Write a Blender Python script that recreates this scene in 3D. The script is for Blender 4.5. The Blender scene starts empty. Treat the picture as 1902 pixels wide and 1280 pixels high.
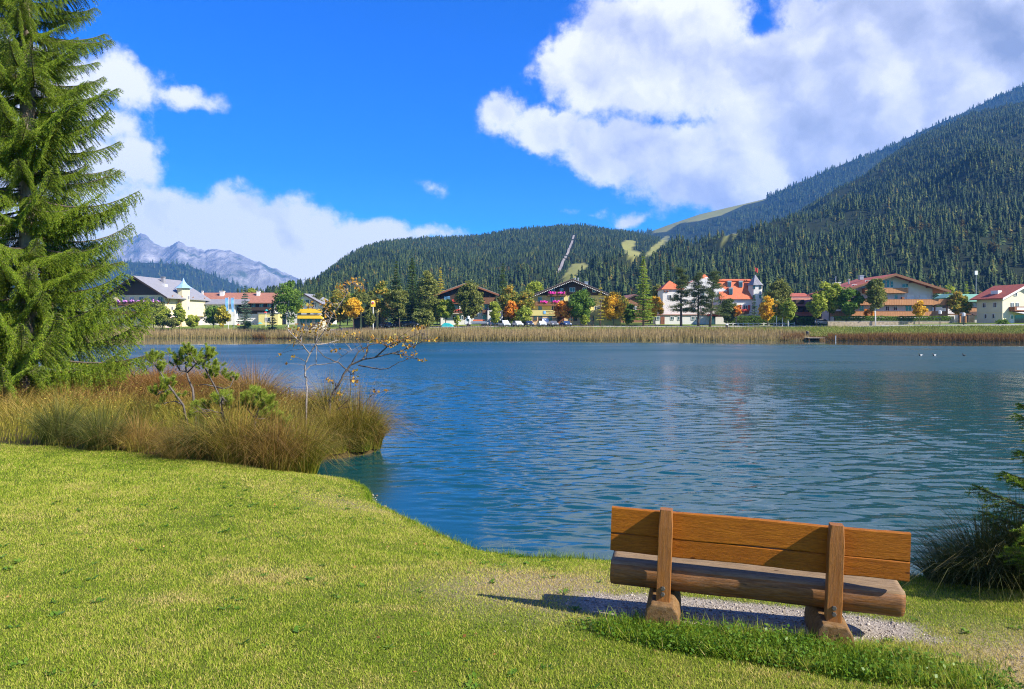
import bpy, bmesh, math, random
import numpy as np
from mathutils import Vector, Matrix, Euler

random.seed(7)
rng = np.random.default_rng(7)
scene = bpy.context.scene
COL = scene.collection
R = math.radians
F = 1400.0            # focal length in photo pixels
HZ = 612.0            # horizon row in the photo
HC = 2.5              # eye height above the water (m)
PXC = 951.0

# ------------------------------------------------------------------ camera
cam_data = bpy.data.cameras.new('camera')
cam = bpy.data.objects.new('camera', cam_data)
COL.objects.link(cam)
cam.location = (0, 0, HC)
cam.rotation_euler = (R(90), 0, 0)
cam_data.sensor_width = 36.0
cam_data.lens = 36.0 * F / 1902.0
cam_data.shift_y = -28.0 / 1902.0
cam_data.clip_start = 0.1
cam_data.clip_end = 30000
scene.camera = cam

def at(px, py, D):
    return Vector(((px - PXC) / F * D, D, HC - (py - HZ) / F * D))

# ------------------------------------------------------------------ light and sky
SUN_EL = R(36)
SUN_AZ = R(-27)       # angle from +X towards -Y
sun_vec = Vector((math.cos(SUN_EL) * math.cos(SUN_AZ), math.cos(SUN_EL) * math.sin(SUN_AZ), math.sin(SUN_EL)))
sd = bpy.data.lights.new('sun', 'SUN')
sd.energy = 5.0
sd.angle = R(0.53)
sd.color = (1.0, 0.93, 0.80)
sun = bpy.data.objects.new('sun', sd)
COL.objects.link(sun)
sun.rotation_euler = sun_vec.to_track_quat('Z', 'Y').to_euler()
sun.location = (30, -20, 40)

scene.view_settings.view_transform = 'Standard'
scene.view_settings.look = 'None'
scene.view_settings.exposure = 1.25
scene.view_settings.gamma = 1.0
scene.view_settings.use_curve_mapping = False
scene.render.engine = 'CYCLES'
cy = scene.cycles
cy.use_denoising = True
try:
    cy.denoiser = 'OPENIMAGEDENOISE'
    cy.denoising_input_passes = 'RGB_ALBEDO_NORMAL'
    cy.denoising_prefilter = 'NONE'
except Exception:
    pass
cy.use_adaptive_sampling = True
cy.adaptive_threshold = 0.01
cy.pixel_filter_type = 'BLACKMAN_HARRIS'
cy.filter_width = 1.1
cy.max_bounces = 6
cy.diffuse_bounces = 3
cy.glossy_bounces = 3
cy.transmission_bounces = 3
cy.volume_bounces = 0
cy.transparent_max_bounces = 8
cy.sample_clamp_indirect = 4.0
cy.sample_clamp_direct = 20.0
cy.caustics_reflective = False
cy.caustics_refractive = False

def N(nt, typ, **kw):
    n = nt.nodes.new(typ)
    for k, v in kw.items():
        if k.startswith('i_'):
            key = k[2:]
            key = int(key) if key.isdigit() else key
            n.inputs[key].default_value = v
        else:
            setattr(n, k, v)
    return n

def build_world():
    w = bpy.data.worlds.new('World')
    scene.world = w
    w.use_nodes = True
    nt = w.node_tree
    nt.nodes.clear()
    L = nt.links.new
    out = N(nt, 'ShaderNodeOutputWorld')
    bg = N(nt, 'ShaderNodeBackground', i_Strength=0.13)
    L(bg.outputs[0], out.inputs[0])
    sky = N(nt, 'ShaderNodeTexSky', sky_type='NISHITA', sun_disc=False)
    sky.sun_elevation = SUN_EL
    sky.sun_rotation = R(90) - SUN_AZ
    sky.altitude = 1200
    sky.air_density = 1.0
    sky.dust_density = 0.15
    sky.ozone_density = 2.2
    hsv = N(nt, 'ShaderNodeHueSaturation', i_Hue=0.513, i_Saturation=1.62, i_Value=0.80)
    L(sky.outputs[0], hsv.inputs['Color'])
    bal = N(nt, 'ShaderNodeVectorMath', operation='MULTIPLY'); bal.inputs[1].default_value = (0.14, 0.71, 1.05)
    L(hsv.outputs[0], bal.inputs[0])
    tc = N(nt, 'ShaderNodeTexCoord')
    nrm = N(nt, 'ShaderNodeVectorMath', operation='NORMALIZE')
    L(tc.outputs['Generated'], nrm.inputs[0])
    sep = N(nt, 'ShaderNodeSeparateXYZ')
    L(nrm.outputs[0], sep.inputs[0])
    az = N(nt, 'ShaderNodeMath', operation='ARCTAN2')
    L(sep.outputs[0], az.inputs[0]); L(sep.outputs[1], az.inputs[1])
    el = N(nt, 'ShaderNodeMath', operation='ARCSINE')
    L(sep.outputs[2], el.inputs[0])
    comb = N(nt, 'ShaderNodeCombineXYZ')
    L(az.outputs[0], comb.inputs[0]); L(el.outputs[0], comb.inputs[1])
    q = N(nt, 'ShaderNodeVectorMath', operation='SCALE', i_Scale=14.0)
    L(comb.outputs[0], q.inputs[0])
    # domain warp
    wn = N(nt, 'ShaderNodeTexNoise', i_Scale=0.9, i_Detail=7.0, i_Roughness=0.62)
    L(q.outputs[0], wn.inputs['Vector'])
    ws = N(nt, 'ShaderNodeVectorMath', operation='SUBTRACT')
    L(wn.outputs['Color'], ws.inputs[0]); ws.inputs[1].default_value = (0.5, 0.5, 0.5)
    wm = N(nt, 'ShaderNodeVectorMath', operation='SCALE', i_Scale=0.85)
    L(ws.outputs[0], wm.inputs[0])
    qa = N(nt, 'ShaderNodeVectorMath', operation='ADD')
    L(q.outputs[0], qa.inputs[0]); L(wm.outputs[0], qa.inputs[1])
    flat = N(nt, 'ShaderNodeVectorMath', operation='MULTIPLY')
    L(qa.outputs[0], flat.inputs[0]); flat.inputs[1].default_value = (1, 1, 0)

    def pc(px, py):
        a = math.atan((px - PXC) / F)
        e = math.atan((HZ - py) / math.hypot(F, px - PXC))
        return a * 14, e * 14
    blobs = []
    def b(px, py, rx, ry):
        x, y = pc(px, py)
        blobs.append((x, y, rx / 100, ry / 100))
    # cloud bank lying against the right mountain, with unseen cloud added above it
    b(930, 214, 62, 34); b(1030, 240, 110, 42); b(1160, 275, 140, 60); b(1290, 300, 150, 85)
    b(1080, 130, 100, 85); b(1200, 100, 180, 130); b(1170, 35, 110, 60); b(1300, 70, 110, 90); b(1420, 150, 170, 95)
    b(1620, 95, 220, 125); b(1850, 70, 240, 150); b(1500, 240, 220, 130)
    b(1750, 170, 240, 110); b(1950, 150, 220, 120); b(1340, 345, 150, 60); b(1480, 20, 50, 40)
    b(1180, 402, 55, 16); b(2150, 60, 260, 180); b(1950, -60, 200, 90); b(1420, 368, 170, 44); b(1560, 318, 160, 70); b(1950, -190, 220, 90); b(1650, -110, 240, 80); b(1800, -300, 220, 70)  # the blobs above the view are added to brighten the right-hand water
    # bank over the left mountains
    b(300, 424, 130, 78); b(420, 428, 150, 84); b(545, 440, 125, 80); b(640, 478, 110, 74)
    b(720, 440, 90, 34); b(790, 436, 80, 18); b(245, 300, 52, 70); b(205, 235, 60, 36); b(225, 150, 80, 48)
    b(325, 172, 80, 24); b(40, 330, 190, 150); b(60, 150, 130, 70); b(-170, 380, 240, 160); b(-450, 250, 260, 120)
    b(560, 520, 90, 80)
    # small wisps
    b(806, 344, 36, 13); b(1098, 392, 44, 10)
    # the rest of the sky, behind and beside the camera
    for k in range(12):
        a = R(58 + k * 20.5 + random.uniform(-3, 3))
        e = R(random.uniform(4, 42))
        s = random.uniform(2.6, 5.2)
        blobs.append((a * 14 if a < math.pi else (a - 2 * math.pi) * 14, e * 14, s * 1.3, s * 0.55))
    acc = None
    for (x, y, rx, ry) in blobs:
        s1 = N(nt, 'ShaderNodeVectorMath', operation='SUBTRACT')
        L(flat.outputs[0], s1.inputs[0]); s1.inputs[1].default_value = (x, y, 0)
        s2 = N(nt, 'ShaderNodeVectorMath', operation='MULTIPLY')
        L(s1.outputs[0], s2.inputs[0]); s2.inputs[1].default_value = (1 / rx, 1 / ry, 0)
        s3 = N(nt, 'ShaderNodeVectorMath', operation='LENGTH')
        L(s2.outputs[0], s3.inputs[0])
        s4 = N(nt, 'ShaderNodeMath', operation='MULTIPLY_ADD')
        L(s3.outputs['Value'], s4.inputs[0])
        m = min(1.0, math.sqrt(rx * ry))
        s4.inputs[1].default_value = -m
        s4.inputs[2].default_value = m
        if acc is None:
            acc = s4.outputs[0]
        else:
            mx = N(nt, 'ShaderNodeMath', operation='SMOOTH_MAX')
            L(acc, mx.inputs[0]); L(s4.outputs[0], mx.inputs[1]); mx.inputs[2].default_value = 0.12
            acc = mx.outputs[0]
    # edge noise
    en = N(nt, 'ShaderNodeTexNoise', i_Scale=1.7, i_Detail=9.0, i_Roughness=0.6)
    L(q.outputs[0], en.inputs['Vector'])
    em = N(nt, 'ShaderNodeMath', operation='MULTIPLY_ADD', i_1=0.9, i_2=-0.47)
    L(en.outputs['Fac'], em.inputs[0])
    dens = N(nt, 'ShaderNodeMath', operation='ADD')
    L(acc, dens.inputs[0]); L(em.outputs[0], dens.inputs[1])
    cov = N(nt, 'ShaderNodeMapRange', interpolation_type='SMOOTHERSTEP')
    cov.inputs['From Min'].default_value = -0.08; cov.inputs['From Max'].default_value = 0.34
    L(dens.outputs[0], cov.inputs['Value'])
    # shading: billows lit from the upper right
    sh = []
    for off in ((0, 0, 0), (0.28, 0.34, 0)):
        o = N(nt, 'ShaderNodeVectorMath', operation='ADD')
        L(qa.outputs[0], o.inputs[0]); o.inputs[1].default_value = off
        n1 = N(nt, 'ShaderNodeTexNoise', i_Scale=0.55, i_Detail=5.0, i_Roughness=0.5)
        L(o.outputs[0], n1.inputs['Vector'])
        sh.append(n1)
    df = N(nt, 'ShaderNodeMath', operation='SUBTRACT')
    L(sh[0].outputs['Fac'], df.inputs[0]); L(sh[1].outputs['Fac'], df.inputs[1])
    thick = N(nt, 'ShaderNodeMapRange')
    thick.inputs['From Min'].default_value = 0.0; thick.inputs['From Max'].default_value = 1.2
    thick.inputs['To Min'].default_value = 0.78; thick.inputs['To Max'].default_value = 0.50
    L(dens.outputs[0], thick.inputs['Value'])
    lit = N(nt, 'ShaderNodeMath', operation='MULTIPLY_ADD', i_1=2.3)
    L(df.outputs[0], lit.inputs[0]); L(thick.outputs[0], lit.inputs[2])
    # clouds away from the sun (the left) are seen front-lit, those towards it in half shade
    side = N(nt, 'ShaderNodeMapRange')
    side.inputs['From Min'].default_value = -3.0; side.inputs['From Max'].default_value = 6.0
    side.inputs['To Min'].default_value = 0.48; side.inputs['To Max'].default_value = -0.13
    sq = N(nt, 'ShaderNodeSeparateXYZ'); L(q.outputs[0], sq.inputs[0]); L(sq.outputs[0], side.inputs['Value'])
    lit2 = N(nt, 'ShaderNodeMath', operation='ADD', use_clamp=True)
    L(lit.outputs[0], lit2.inputs[0]); L(side.outputs[0], lit2.inputs[1])
    ramp = N(nt, 'ShaderNodeValToRGB')
    cr = ramp.color_ramp
    cr.elements[0].position = 0.0; cr.elements[0].color = (0.34, 0.39, 0.58, 1)
    cr.elements[1].position = 1.0; cr.elements[1].color = (1.12, 1.11, 1.12, 1)
    e = cr.elements.new(0.45); e.color = (0.62, 0.66, 0.86, 1)
    L(lit2.outputs[0], ramp.inputs[0])
    cs = N(nt, 'ShaderNodeVectorMath', operation='SCALE', i_Scale=3.5)
    L(ramp.outputs[0], cs.inputs[0])
    mix = N(nt, 'ShaderNodeMix', data_type='RGBA')
    L(cov.outputs[0], mix.inputs[0]); L(bal.outputs[0], mix.inputs[6]); L(cs.outputs[0], mix.inputs[7])
    L(mix.outputs[2], bg.inputs[0])
    w.cycles.sampling_method = 'MANUAL'
    w.cycles.sample_map_resolution = 512
build_world()

# ------------------------------------------------------------------ materials
MATS = {}
def new_mat(name):
    m = bpy.data.materials.new(name)
    m.use_nodes = True
    nt = m.node_tree
    nt.nodes.clear()
    out = N(nt, 'ShaderNodeOutputMaterial')
    MATS[name] = m
    return m, nt, out

def ramp_node(nt, stops):
    r = N(nt, 'ShaderNodeValToRGB')
    el = r.color_ramp.elements
    el[0].position, el[0].color = stops[0][0], (*stops[0][1], 1)
    el[1].position, el[1].color = stops[-1][0], (*stops[-1][1], 1)
    for p, c in stops[1:-1]:
        e = el.new(p); e.color = (*c, 1)
    return r

def mat_plain(name, color, rough=0.7, var=0.18, scale=3.0, metallic=0.0, spec=0.4, bump=0.0, stretch=(1, 1, 1)):
    """plain surface with a little uneven tone"""
    m, nt, out = new_mat(name)
    L = nt.links.new
    p = N(nt, 'ShaderNodeBsdfPrincipled', i_Roughness=rough, i_Metallic=metallic)
    p.inputs['Specular IOR Level'].default_value = spec
    tc = N(nt, 'ShaderNodeTexCoord')
    mp = N(nt, 'ShaderNodeMapping'); mp.inputs['Scale'].default_value = stretch
    L(tc.outputs['Object'], mp.inputs[0])
    nz = N(nt, 'ShaderNodeTexNoise', i_Scale=scale, i_Detail=5.0, i_Roughness=0.6)
    L(mp.outputs[0], nz.inputs['Vector'])
    lo = tuple(c * (1 - var) for c in color); hi = tuple(min(1, c * (1 + var)) for c in color)
    r = ramp_node(nt, [(0.3, lo), (0.7, hi)])
    L(nz.outputs['Fac'], r.inputs[0]); L(r.outputs[0], p.inputs['Base Color'])
    if bump:
        bp = N(nt, 'ShaderNodeBump', i_Strength=bump, i_Distance=0.02)
        L(nz.outputs['Fac'], bp.inputs['Height']); L(bp.outputs[0], p.inputs['Normal'])
    L(p.outputs[0], out.inputs[0])
    return m

def mat_foliage(name, stops, trans=0.3, rough=0.55, tipcol=None, objrand=0.0, spec=.2):
    """leaf or needle stuff: natural colour from the 'tone' attribute of each piece"""
    m, nt, out = new_mat(name)
    L = nt.links.new
    a = N(nt, 'ShaderNodeAttribute', attribute_name='tone')
    r = ramp_node(nt, stops)
    fac = a.outputs['Fac']
    if objrand:
        oi = N(nt, 'ShaderNodeObjectInfo')
        ma = N(nt, 'ShaderNodeMath', operation='MULTIPLY_ADD', i_1=objrand, i_2=-objrand / 2)
        L(oi.outputs['Random'], ma.inputs[0])
        ad = N(nt, 'ShaderNodeMath', operation='ADD', use_clamp=True)
        L(fac, ad.inputs[0]); L(ma.outputs[0], ad.inputs[1])
        fac = ad.outputs[0]
    L(fac, r.inputs[0])
    col = r.outputs[0]
    if tipcol:
        t = N(nt, 'ShaderNodeAttribute', attribute_name='tip')
        mx = N(nt, 'ShaderNodeMix', data_type='RGBA')
        r2 = ramp_node(nt, tipcol)
        L(a.outputs['Fac'], r2.inputs[0])
        L(t.outputs['Fac'], mx.inputs[0]); L(col, mx.inputs[6]); L(r2.outputs[0], mx.inputs[7])
        col = mx.outputs[2]
    p = N(nt, 'ShaderNodeBsdfPrincipled', i_Roughness=rough)
    p.inputs['Specular IOR Level'].default_value = spec
    L(col, p.inputs['Base Color'])
    tr = N(nt, 'ShaderNodeBsdfTranslucent')
    L(col, tr.inputs['Color'])
    ms = N(nt, 'ShaderNodeMixShader', i_Fac=trans)
    L(p.outputs[0], ms.inputs[1]); L(tr.outputs[0], ms.inputs[2])
    L(ms.outputs[0], out.inputs[0])
    return m

# ------------------------------------------------------------------ mesh helpers
def set_attr(me, name, vals, dom='FACE'):
    a = me.attributes.new(name, 'FLOAT', dom)
    a.data.foreach_set('value', np.asarray(vals, dtype=np.float32))

def mesh_np(name, V, Fc, mat=None, parent=None, tone=None, smooth=False, tip=None, link=True):
    """V (n,3), Fc (m,3|4) -> one mesh object"""
    V = np.asarray(V, dtype=np.float32); Fc = np.asarray(Fc, dtype=np.int32)
    me = bpy.data.meshes.new(name)
    m, k = Fc.shape
    me.vertices.add(len(V)); me.vertices.foreach_set('co', V.ravel())
    me.loops.add(m * k); me.loops.foreach_set('vertex_index', Fc.ravel())
    me.polygons.add(m)
    me.polygons.foreach_set('loop_start', np.arange(m, dtype=np.int32) * k)
    me.polygons.foreach_set('loop_total', np.full(m, k, dtype=np.int32))
    if smooth:
        me.polygons.foreach_set('use_smooth', np.ones(m, dtype=bool))
    if mat: me.materials.append(MATS[mat] if isinstance(mat, str) else mat)
    me.update(calc_edges=True)
    if tone is not None: set_attr(me, 'tone', tone)
    if tip is not None: set_attr(me, 'tip', tip, 'POINT')
    return obj_of(name, me, parent) if link else me

def obj_of(name, me, parent=None):
    o = bpy.data.objects.new(name, me)
    COL.objects.link(o)
    if parent: o.parent = parent
    return o

class MB:
    """collects shapes, then links them as one mesh object"""
    def __init__(s): s.v = []; s.f = []
    def quad_faces(s, pts, faces):
        n = len(s.v); s.v += [tuple(p) for p in pts]; s.f += [tuple(i + n for i in f) for f in faces]; return s
    def box(s, x0, x1, y0, y1, z0, z1):
        s.quad_faces([(x0, y0, z0), (x1, y0, z0), (x1, y1, z0), (x0, y1, z0), (x0, y0, z1), (x1, y0, z1), (x1, y1, z1), (x0, y1, z1)],
                     [(0, 3, 2, 1), (4, 5, 6, 7), (0, 1, 5, 4), (1, 2, 6, 5), (2, 3, 7, 6), (3, 0, 4, 7)])
        return s
    def prism(s, poly, axis, a0, a1):
        """poly: 2D outline; axis 'y': (x,z) outline extruded along y; 'z': (x,y) along z; 'x': (y,z) along x"""
        def mk(p, a):
            return {'y': (p[0], a, p[1]), 'z': (p[0], p[1], a), 'x': (a, p[0], p[1])}[axis]
        n = len(poly)
        pts = [mk(p, a0) for p in poly] + [mk(p, a1) for p in poly]
        fs = [tuple(range(n))[::-1], tuple(range(n, 2 * n))] + [(i, (i + 1) % n, n + (i + 1) % n, n + i) for i in range(n)]
        s.quad_faces(pts, fs); return s
    def tube(s, path, radii, k=6, cap=True):
        path = [Vector(p) for p in path]
        n0 = len(s.v); n = len(path)
        for i, p in enumerate(path):
            d = (path[min(i + 1, n - 1)] - path[max(i - 1, 0)])
            d = d.normalized() if d.length > 1e-9 else Vector((0, 0, 1))
            a = d.orthogonal().normalized() if abs(d.z) > 0.95 else d.cross(Vector((0, 0, 1))).normalized()
            b = d.cross(a)
            r = radii[i] if hasattr(radii, '__len__') else radii
            for j in range(k):
                t = 2 * math.pi * j / k
                q = p + a * (r * math.cos(t)) + b * (r * math.sin(t))
                s.v.append(tuple(q))
        for i in range(n - 1):
            for j in range(k):
                s.f.append((n0 + i * k + j, n0 + i * k + (j + 1) % k, n0 + (i + 1) * k + (j + 1) % k, n0 + (i + 1) * k + j))
        if cap:
            s.f.append(tuple(n0 + j for j in range(k))[::-1]); s.f.append(tuple(n0 + (n - 1) * k + j for j in range(k)))
        return s
    def lathe(s, prof, cx=0, cy=0, k=12, rot=0):
        n0 = len(s.v); n = len(prof)
        for r, z in prof:
            for j in range(k):
                t = 2 * math.pi * j / k + rot
                s.v.append((cx + r * math.cos(t), cy + r * math.sin(t), z))
        for i in range(n - 1):
            for j in range(k):
                s.f.append((n0 + i * k + j, n0 + i * k + (j + 1) % k, n0 + (i + 1) * k + (j + 1) % k, n0 + (i + 1) * k + j))
        s.f.append(tuple(n0 + j for j in range(k))[::-1]); s.f.append(tuple(n0 + (n - 1) * k + j for j in range(k)))
        return s
    def blob(s, c, r, seed=0, sz=1.0):
        bm = bmesh.new(); bmesh.ops.create_icosphere(bm, subdivisions=1, radius=1)
        rr = random.Random(seed)
        bm.verts.ensure_lookup_table()
        n0 = len(s.v)
        for v in bm.verts:
            k = r * rr.uniform(0.75, 1.2)
            s.v.append((c[0] + v.co.x * k, c[1] + v.co.y * k, c[2] + v.co.z * k * sz))
        for f in bm.faces: s.f.append(tuple(n0 + v.index for v in f.verts))
        bm.free(); return s
    def build(s, name, mat, parent=None, smooth=False, bevel=0.0, loc=None):
        me = bpy.data.meshes.new(name)
        me.from_pydata(s.v, [], s.f)
        if mat: me.materials.append(MATS[mat] if isinstance(mat, str) else mat)
        if bevel:
            bm = bmesh.new(); bm.from_mesh(me)
            bmesh.ops.remove_doubles(bm, verts=bm.verts, dist=1e-5)
            bmesh.ops.bevel(bm, geom=list(bm.edges), offset=bevel, segments=2, affect='EDGES', profile=0.5)
            bm.to_mesh(me); bm.free()
        if smooth:
            me.polygons.foreach_set('use_smooth', [True] * len(me.polygons))
        me.update()
        o = obj_of(name, me, parent)
        if loc: o.location = loc
        return o

def tag(o, label=None, cat=None, group=None, kind=None):
    if label: o['label'] = label
    if cat: o['category'] = cat
    if group: o['group'] = group
    if kind: o['kind'] = kind
    return o

def thing(name, label, cat, loc=(0, 0, 0), rz=0.0, group=None):
    o = bpy.data.objects.new(name, None)
    o.empty_display_size = 0.3
    COL.objects.link(o); o.location = loc; o.rotation_euler = (0, 0, rz)
    return tag(o, label, cat, group)

def noise2(x, y, seed=0, octaves=4, scale=1.0):
    """cheap value noise on numpy arrays, about -1..1"""
    x = np.asarray(x, float) * scale; y = np.asarray(y, float) * scale
    tot = np.zeros(np.broadcast(x, y).shape); amp = 1.0; norm = 0
    def h(i, j, s):
        n = np.sin(i * 127.1 + j * 311.7 + s * 74.7) * 43758.5453
        return n - np.floor(n)
    for o in range(octaves):
        xi, yi = np.floor(x), np.floor(y); xf, yf = x - xi, y - yi
        u = xf * xf * (3 - 2 * xf); v = yf * yf * (3 - 2 * yf)
        s = seed + o * 13
        n = (h(xi, yi, s) * (1 - u) + h(xi + 1, yi, s) * u) * (1 - v) + (h(xi, yi + 1, s) * (1 - u) + h(xi + 1, yi + 1, s) * u) * v
        tot += amp * (n * 2 - 1); norm += amp
        x = x * 2.03 + 17; y = y * 2.03 + 31; amp *= 0.5
    return tot / norm

def sstep(a, b, x):
    t = np.clip((x - a) / (b - a), 0, 1)
    return t * t * (3 - 2 * t)

# ------------------------------------------------------------------ the lake outline and the ground
def wl(px, py):      # a point of the waterline seen at a pixel
    D = HC * F / (py - HZ)
    return ((px - PXC) / F * D, D)
NEAR = [(-3.15, 12.3), (-2.55, 12.0), (-2.1, 11.35), (-1.93, 10.6), (-1.31, 9.64), (-0.76, 8.79), (-0.30, 8.18), (0.165, 7.95), (0.61, 7.9), (1.05, 7.84),
        (1.9, 7.62), (3.0, 7.45), (3.9, 7.32), (4.77, 7.35), (6.0, 7.7), (7.5, 8.8), (10, 11.8), (15, 18), (24, 29), (45, 60), (80, 108), (108, 140)]
FARL = [(px, D) for px, D in ((1902, 150), (1800, 156), (1700, 161), (1600, 166), (1550, 170), (1500, 171), (1400, 172), (1200, 172), (1000, 174), (850, 177),
        (700, 184), (620, 192), (560, 200), (520, 208), (400, 214), (300, 217), (200, 219), (100, 216))]
FAR = [((px - PXC) / F * D, D) for px, D in FARL]
BACK = [(-150, 195), (-140, 150), (-100, 95), (-62, 58), (-40, 36), (-28, 31), (-18, 30.2), (-12, 28.5), (-8.5, 25.5), (-6.3, 22.5), (-4.9, 20), (-3.7, 18), (-2.95, 16.9), (-2.75, 15.9), (-2.85, 15.1), (-3.3, 14.6), (-3.95, 14.3), (-4.05, 13.5), (-3.6, 12.75)]
LAKE = np.array(NEAR + FAR + BACK)

def lake_sd(x, y):
    """signed distance to the shore: positive on land"""
    x = np.asarray(x, float); y = np.asarray(y, float)
    best = np.full(x.shape, 1e9); inside = np.zeros(x.shape, bool)
    n = len(LAKE)
    for i in range(n):
        ax, ay = LAKE[i]; bx, by = LAKE[(i + 1) % n]
        dx, dy = bx - ax, by - ay
        t = np.clip(((x - ax) * dx + (y - ay) * dy) / (dx * dx + dy * dy), 0, 1)
        best = np.minimum(best, np.hypot(x - ax - t * dx, y - ay - t * dy))
        c = ((ay > y) != (by > y)) & (x < (bx - ax) * (y - ay) / (by - ay + 1e-12) + ax)
        inside ^= c
    return np.where(inside, -best, best)

def ground_z(x, y):
    x = np.asarray(x, float); y = np.asarray(y, float)
    d = lake_sd(x, y)
    bed = np.maximum(-2.5, -0.06 + 0.22 * d)
    near = 0.09 * sstep(0, 0.07 + .05 * (noise2(x, y, 6, 2, 3.0) + 1), d) + 0.46 * (1 - np.exp(-np.maximum(d, 0) / 1.5)) + 0.010 * noise2(x, y, 3, 3, 1.3) * sstep(0, .6, d)
    near = near - 0.012 * np.clip(x, -2, 6) * sstep(0, 1.5, d) + 0.004 * np.clip(d - 4, 0, 100)
    far = np.interp(d, [0, 0.6, 5, 16, 22, 33, 60, 160, 420, 3000], [0, 0.35, 0.75, 3.0, 3.36, 4.0, 4.4, 7.0, 26.0, 120.0])
    k = sstep(40, 130, y)
    land = near * (1 - k) + far * k
    return np.where(d > 0, land, bed)

def gz(x, y): return float(ground_z(np.array([x]), np.array([y]))[0])

# bench frame (used by the worn ground round it)
BM = np.array([1.606, 5.07]); BE = np.array([0.9712, -0.2387]); BF = np.array([0.2387, 0.9712])
def bench_st(x, y):
    rx, ry = x - BM[0], y - BM[1]
    return rx * BE[0] + ry * BE[1], rx * BF[0] + ry * BF[1]
def gravel_mask(x, y):
    s, t = bench_st(np.asarray(x, float), np.asarray(y, float))
    w = 0.06 * noise2(x, y, 5, 3, 6.0)
    e = ((np.abs(s + 0.05) / 1.34) ** 2.6 + (np.abs(t - 0.40) / 0.40) ** 2.2)
    return 1 - sstep(0.55, 1.15, e + w * 4)
def worn_mask(x, y):
    s, t = bench_st(np.asarray(x, float), np.asarray(y, float))
    n = 0.5 * noise2(x, y, 9, 3, 2.2)
    a = np.exp(-(((s + 1.6) / 0.9) ** 2 + ((t - 0.75) / 0.8) ** 2))
    b = np.exp(-(((s - 1.9) / 0.8) ** 2 + ((t + 0.15) / 0.75) ** 2))
    c = 0.55 * np.exp(-(((np.asarray(x) + 2.1) / 0.8) ** 2 + ((np.asarray(y) - 9.6) / 0.7) ** 2))
    return np.clip(np.maximum(np.maximum(a, b * 1.15), c) * 1.2 + 0.35 * n - 0.05, 0, 1)

LAWN_END = ([-400, 60, 200, 330, 450, 590, 640, 800], [13.4, 12.7, 12.3, 12.1, 12.0, 12.25, 13.4, 13.6])
def marsh_mask(x, y):
    return sstep(-.15, .25, y - np.interp(np.asarray(x) / np.maximum(np.asarray(y), .5) * F + PXC, *LAWN_END) + .2 * noise2(x, y, 71, 2, 2.0))
def axis(parts):
    out = []
    for a, b, st in parts:
        out += list(np.arange(a, b - 1e-9, st))
    return np.array(out)

def make_ground():
    g = [40 * 1.28 ** i for i in range(1, 22)]
    xs = np.concatenate([-np.array(g)[::-1][:-0 or None], axis([(-40, -9, 0.6), (-9, 6.6, 0.12), (6.6, 40.01, 0.6)]), np.array(g)])
    extra = axis([(-170, -45, 4.0), (45, 130, 4.0)])
    xs = np.unique(np.round(np.concatenate([xs, extra]), 3)); xs = xs[np.abs(xs) < 7000]
    ys = np.concatenate([-np.array([400, 200, 100, 50, 25, 12, 6, 3, 1.0]), axis([(0, 2.5, 0.5), (2.5, 16, 0.12), (16, 36, 0.5), (36, 144, 4), (144, 232, 1.1)]),
                         np.array([234 * 1.06 ** i for i in range(0, 58)])])
    ys = np.unique(np.round(ys, 3))
    X, Y = np.meshgrid(xs, ys)
    Z = ground_z(X, Y)
    V = np.stack([X, Y, Z], -1).reshape(-1, 3)
    ny, nx = X.shape
    I = np.arange(ny * nx).reshape(ny, nx)
    Fc = np.stack([I[:-1, :-1], I[:-1, 1:], I[1:, 1:], I[1:, :-1]], -1).reshape(-1, 4)
    yc = V[Fc[:, 0], 1]
    for name, sel in (('lawn', yc < 35.9), ('ground', yc >= 35.9)):
        f = Fc[sel]
        used, inv = np.unique(f, return_inverse=True)
        vv = V[used]
        o = mesh_np(name, vv, inv.reshape(f.shape), 'm_' + name, smooth=True)
        if name == 'lawn':
            set_attr(o.data, 'gravel', gravel_mask(vv[:, 0], vv[:, 1]), 'POINT')
            set_attr(o.data, 'marsh', marsh_mask(vv[:, 0], vv[:, 1]), 'POINT')
            set_attr(o.data, 'worn', worn_mask(vv[:, 0], vv[:, 1]), 'POINT')
        else:
            dd = lake_sd(vv[:, 0], vv[:, 1])
            set_attr(o.data, 'shore', sstep(9, 13, dd), 'POINT')
        tag(o, kind='structure')

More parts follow.
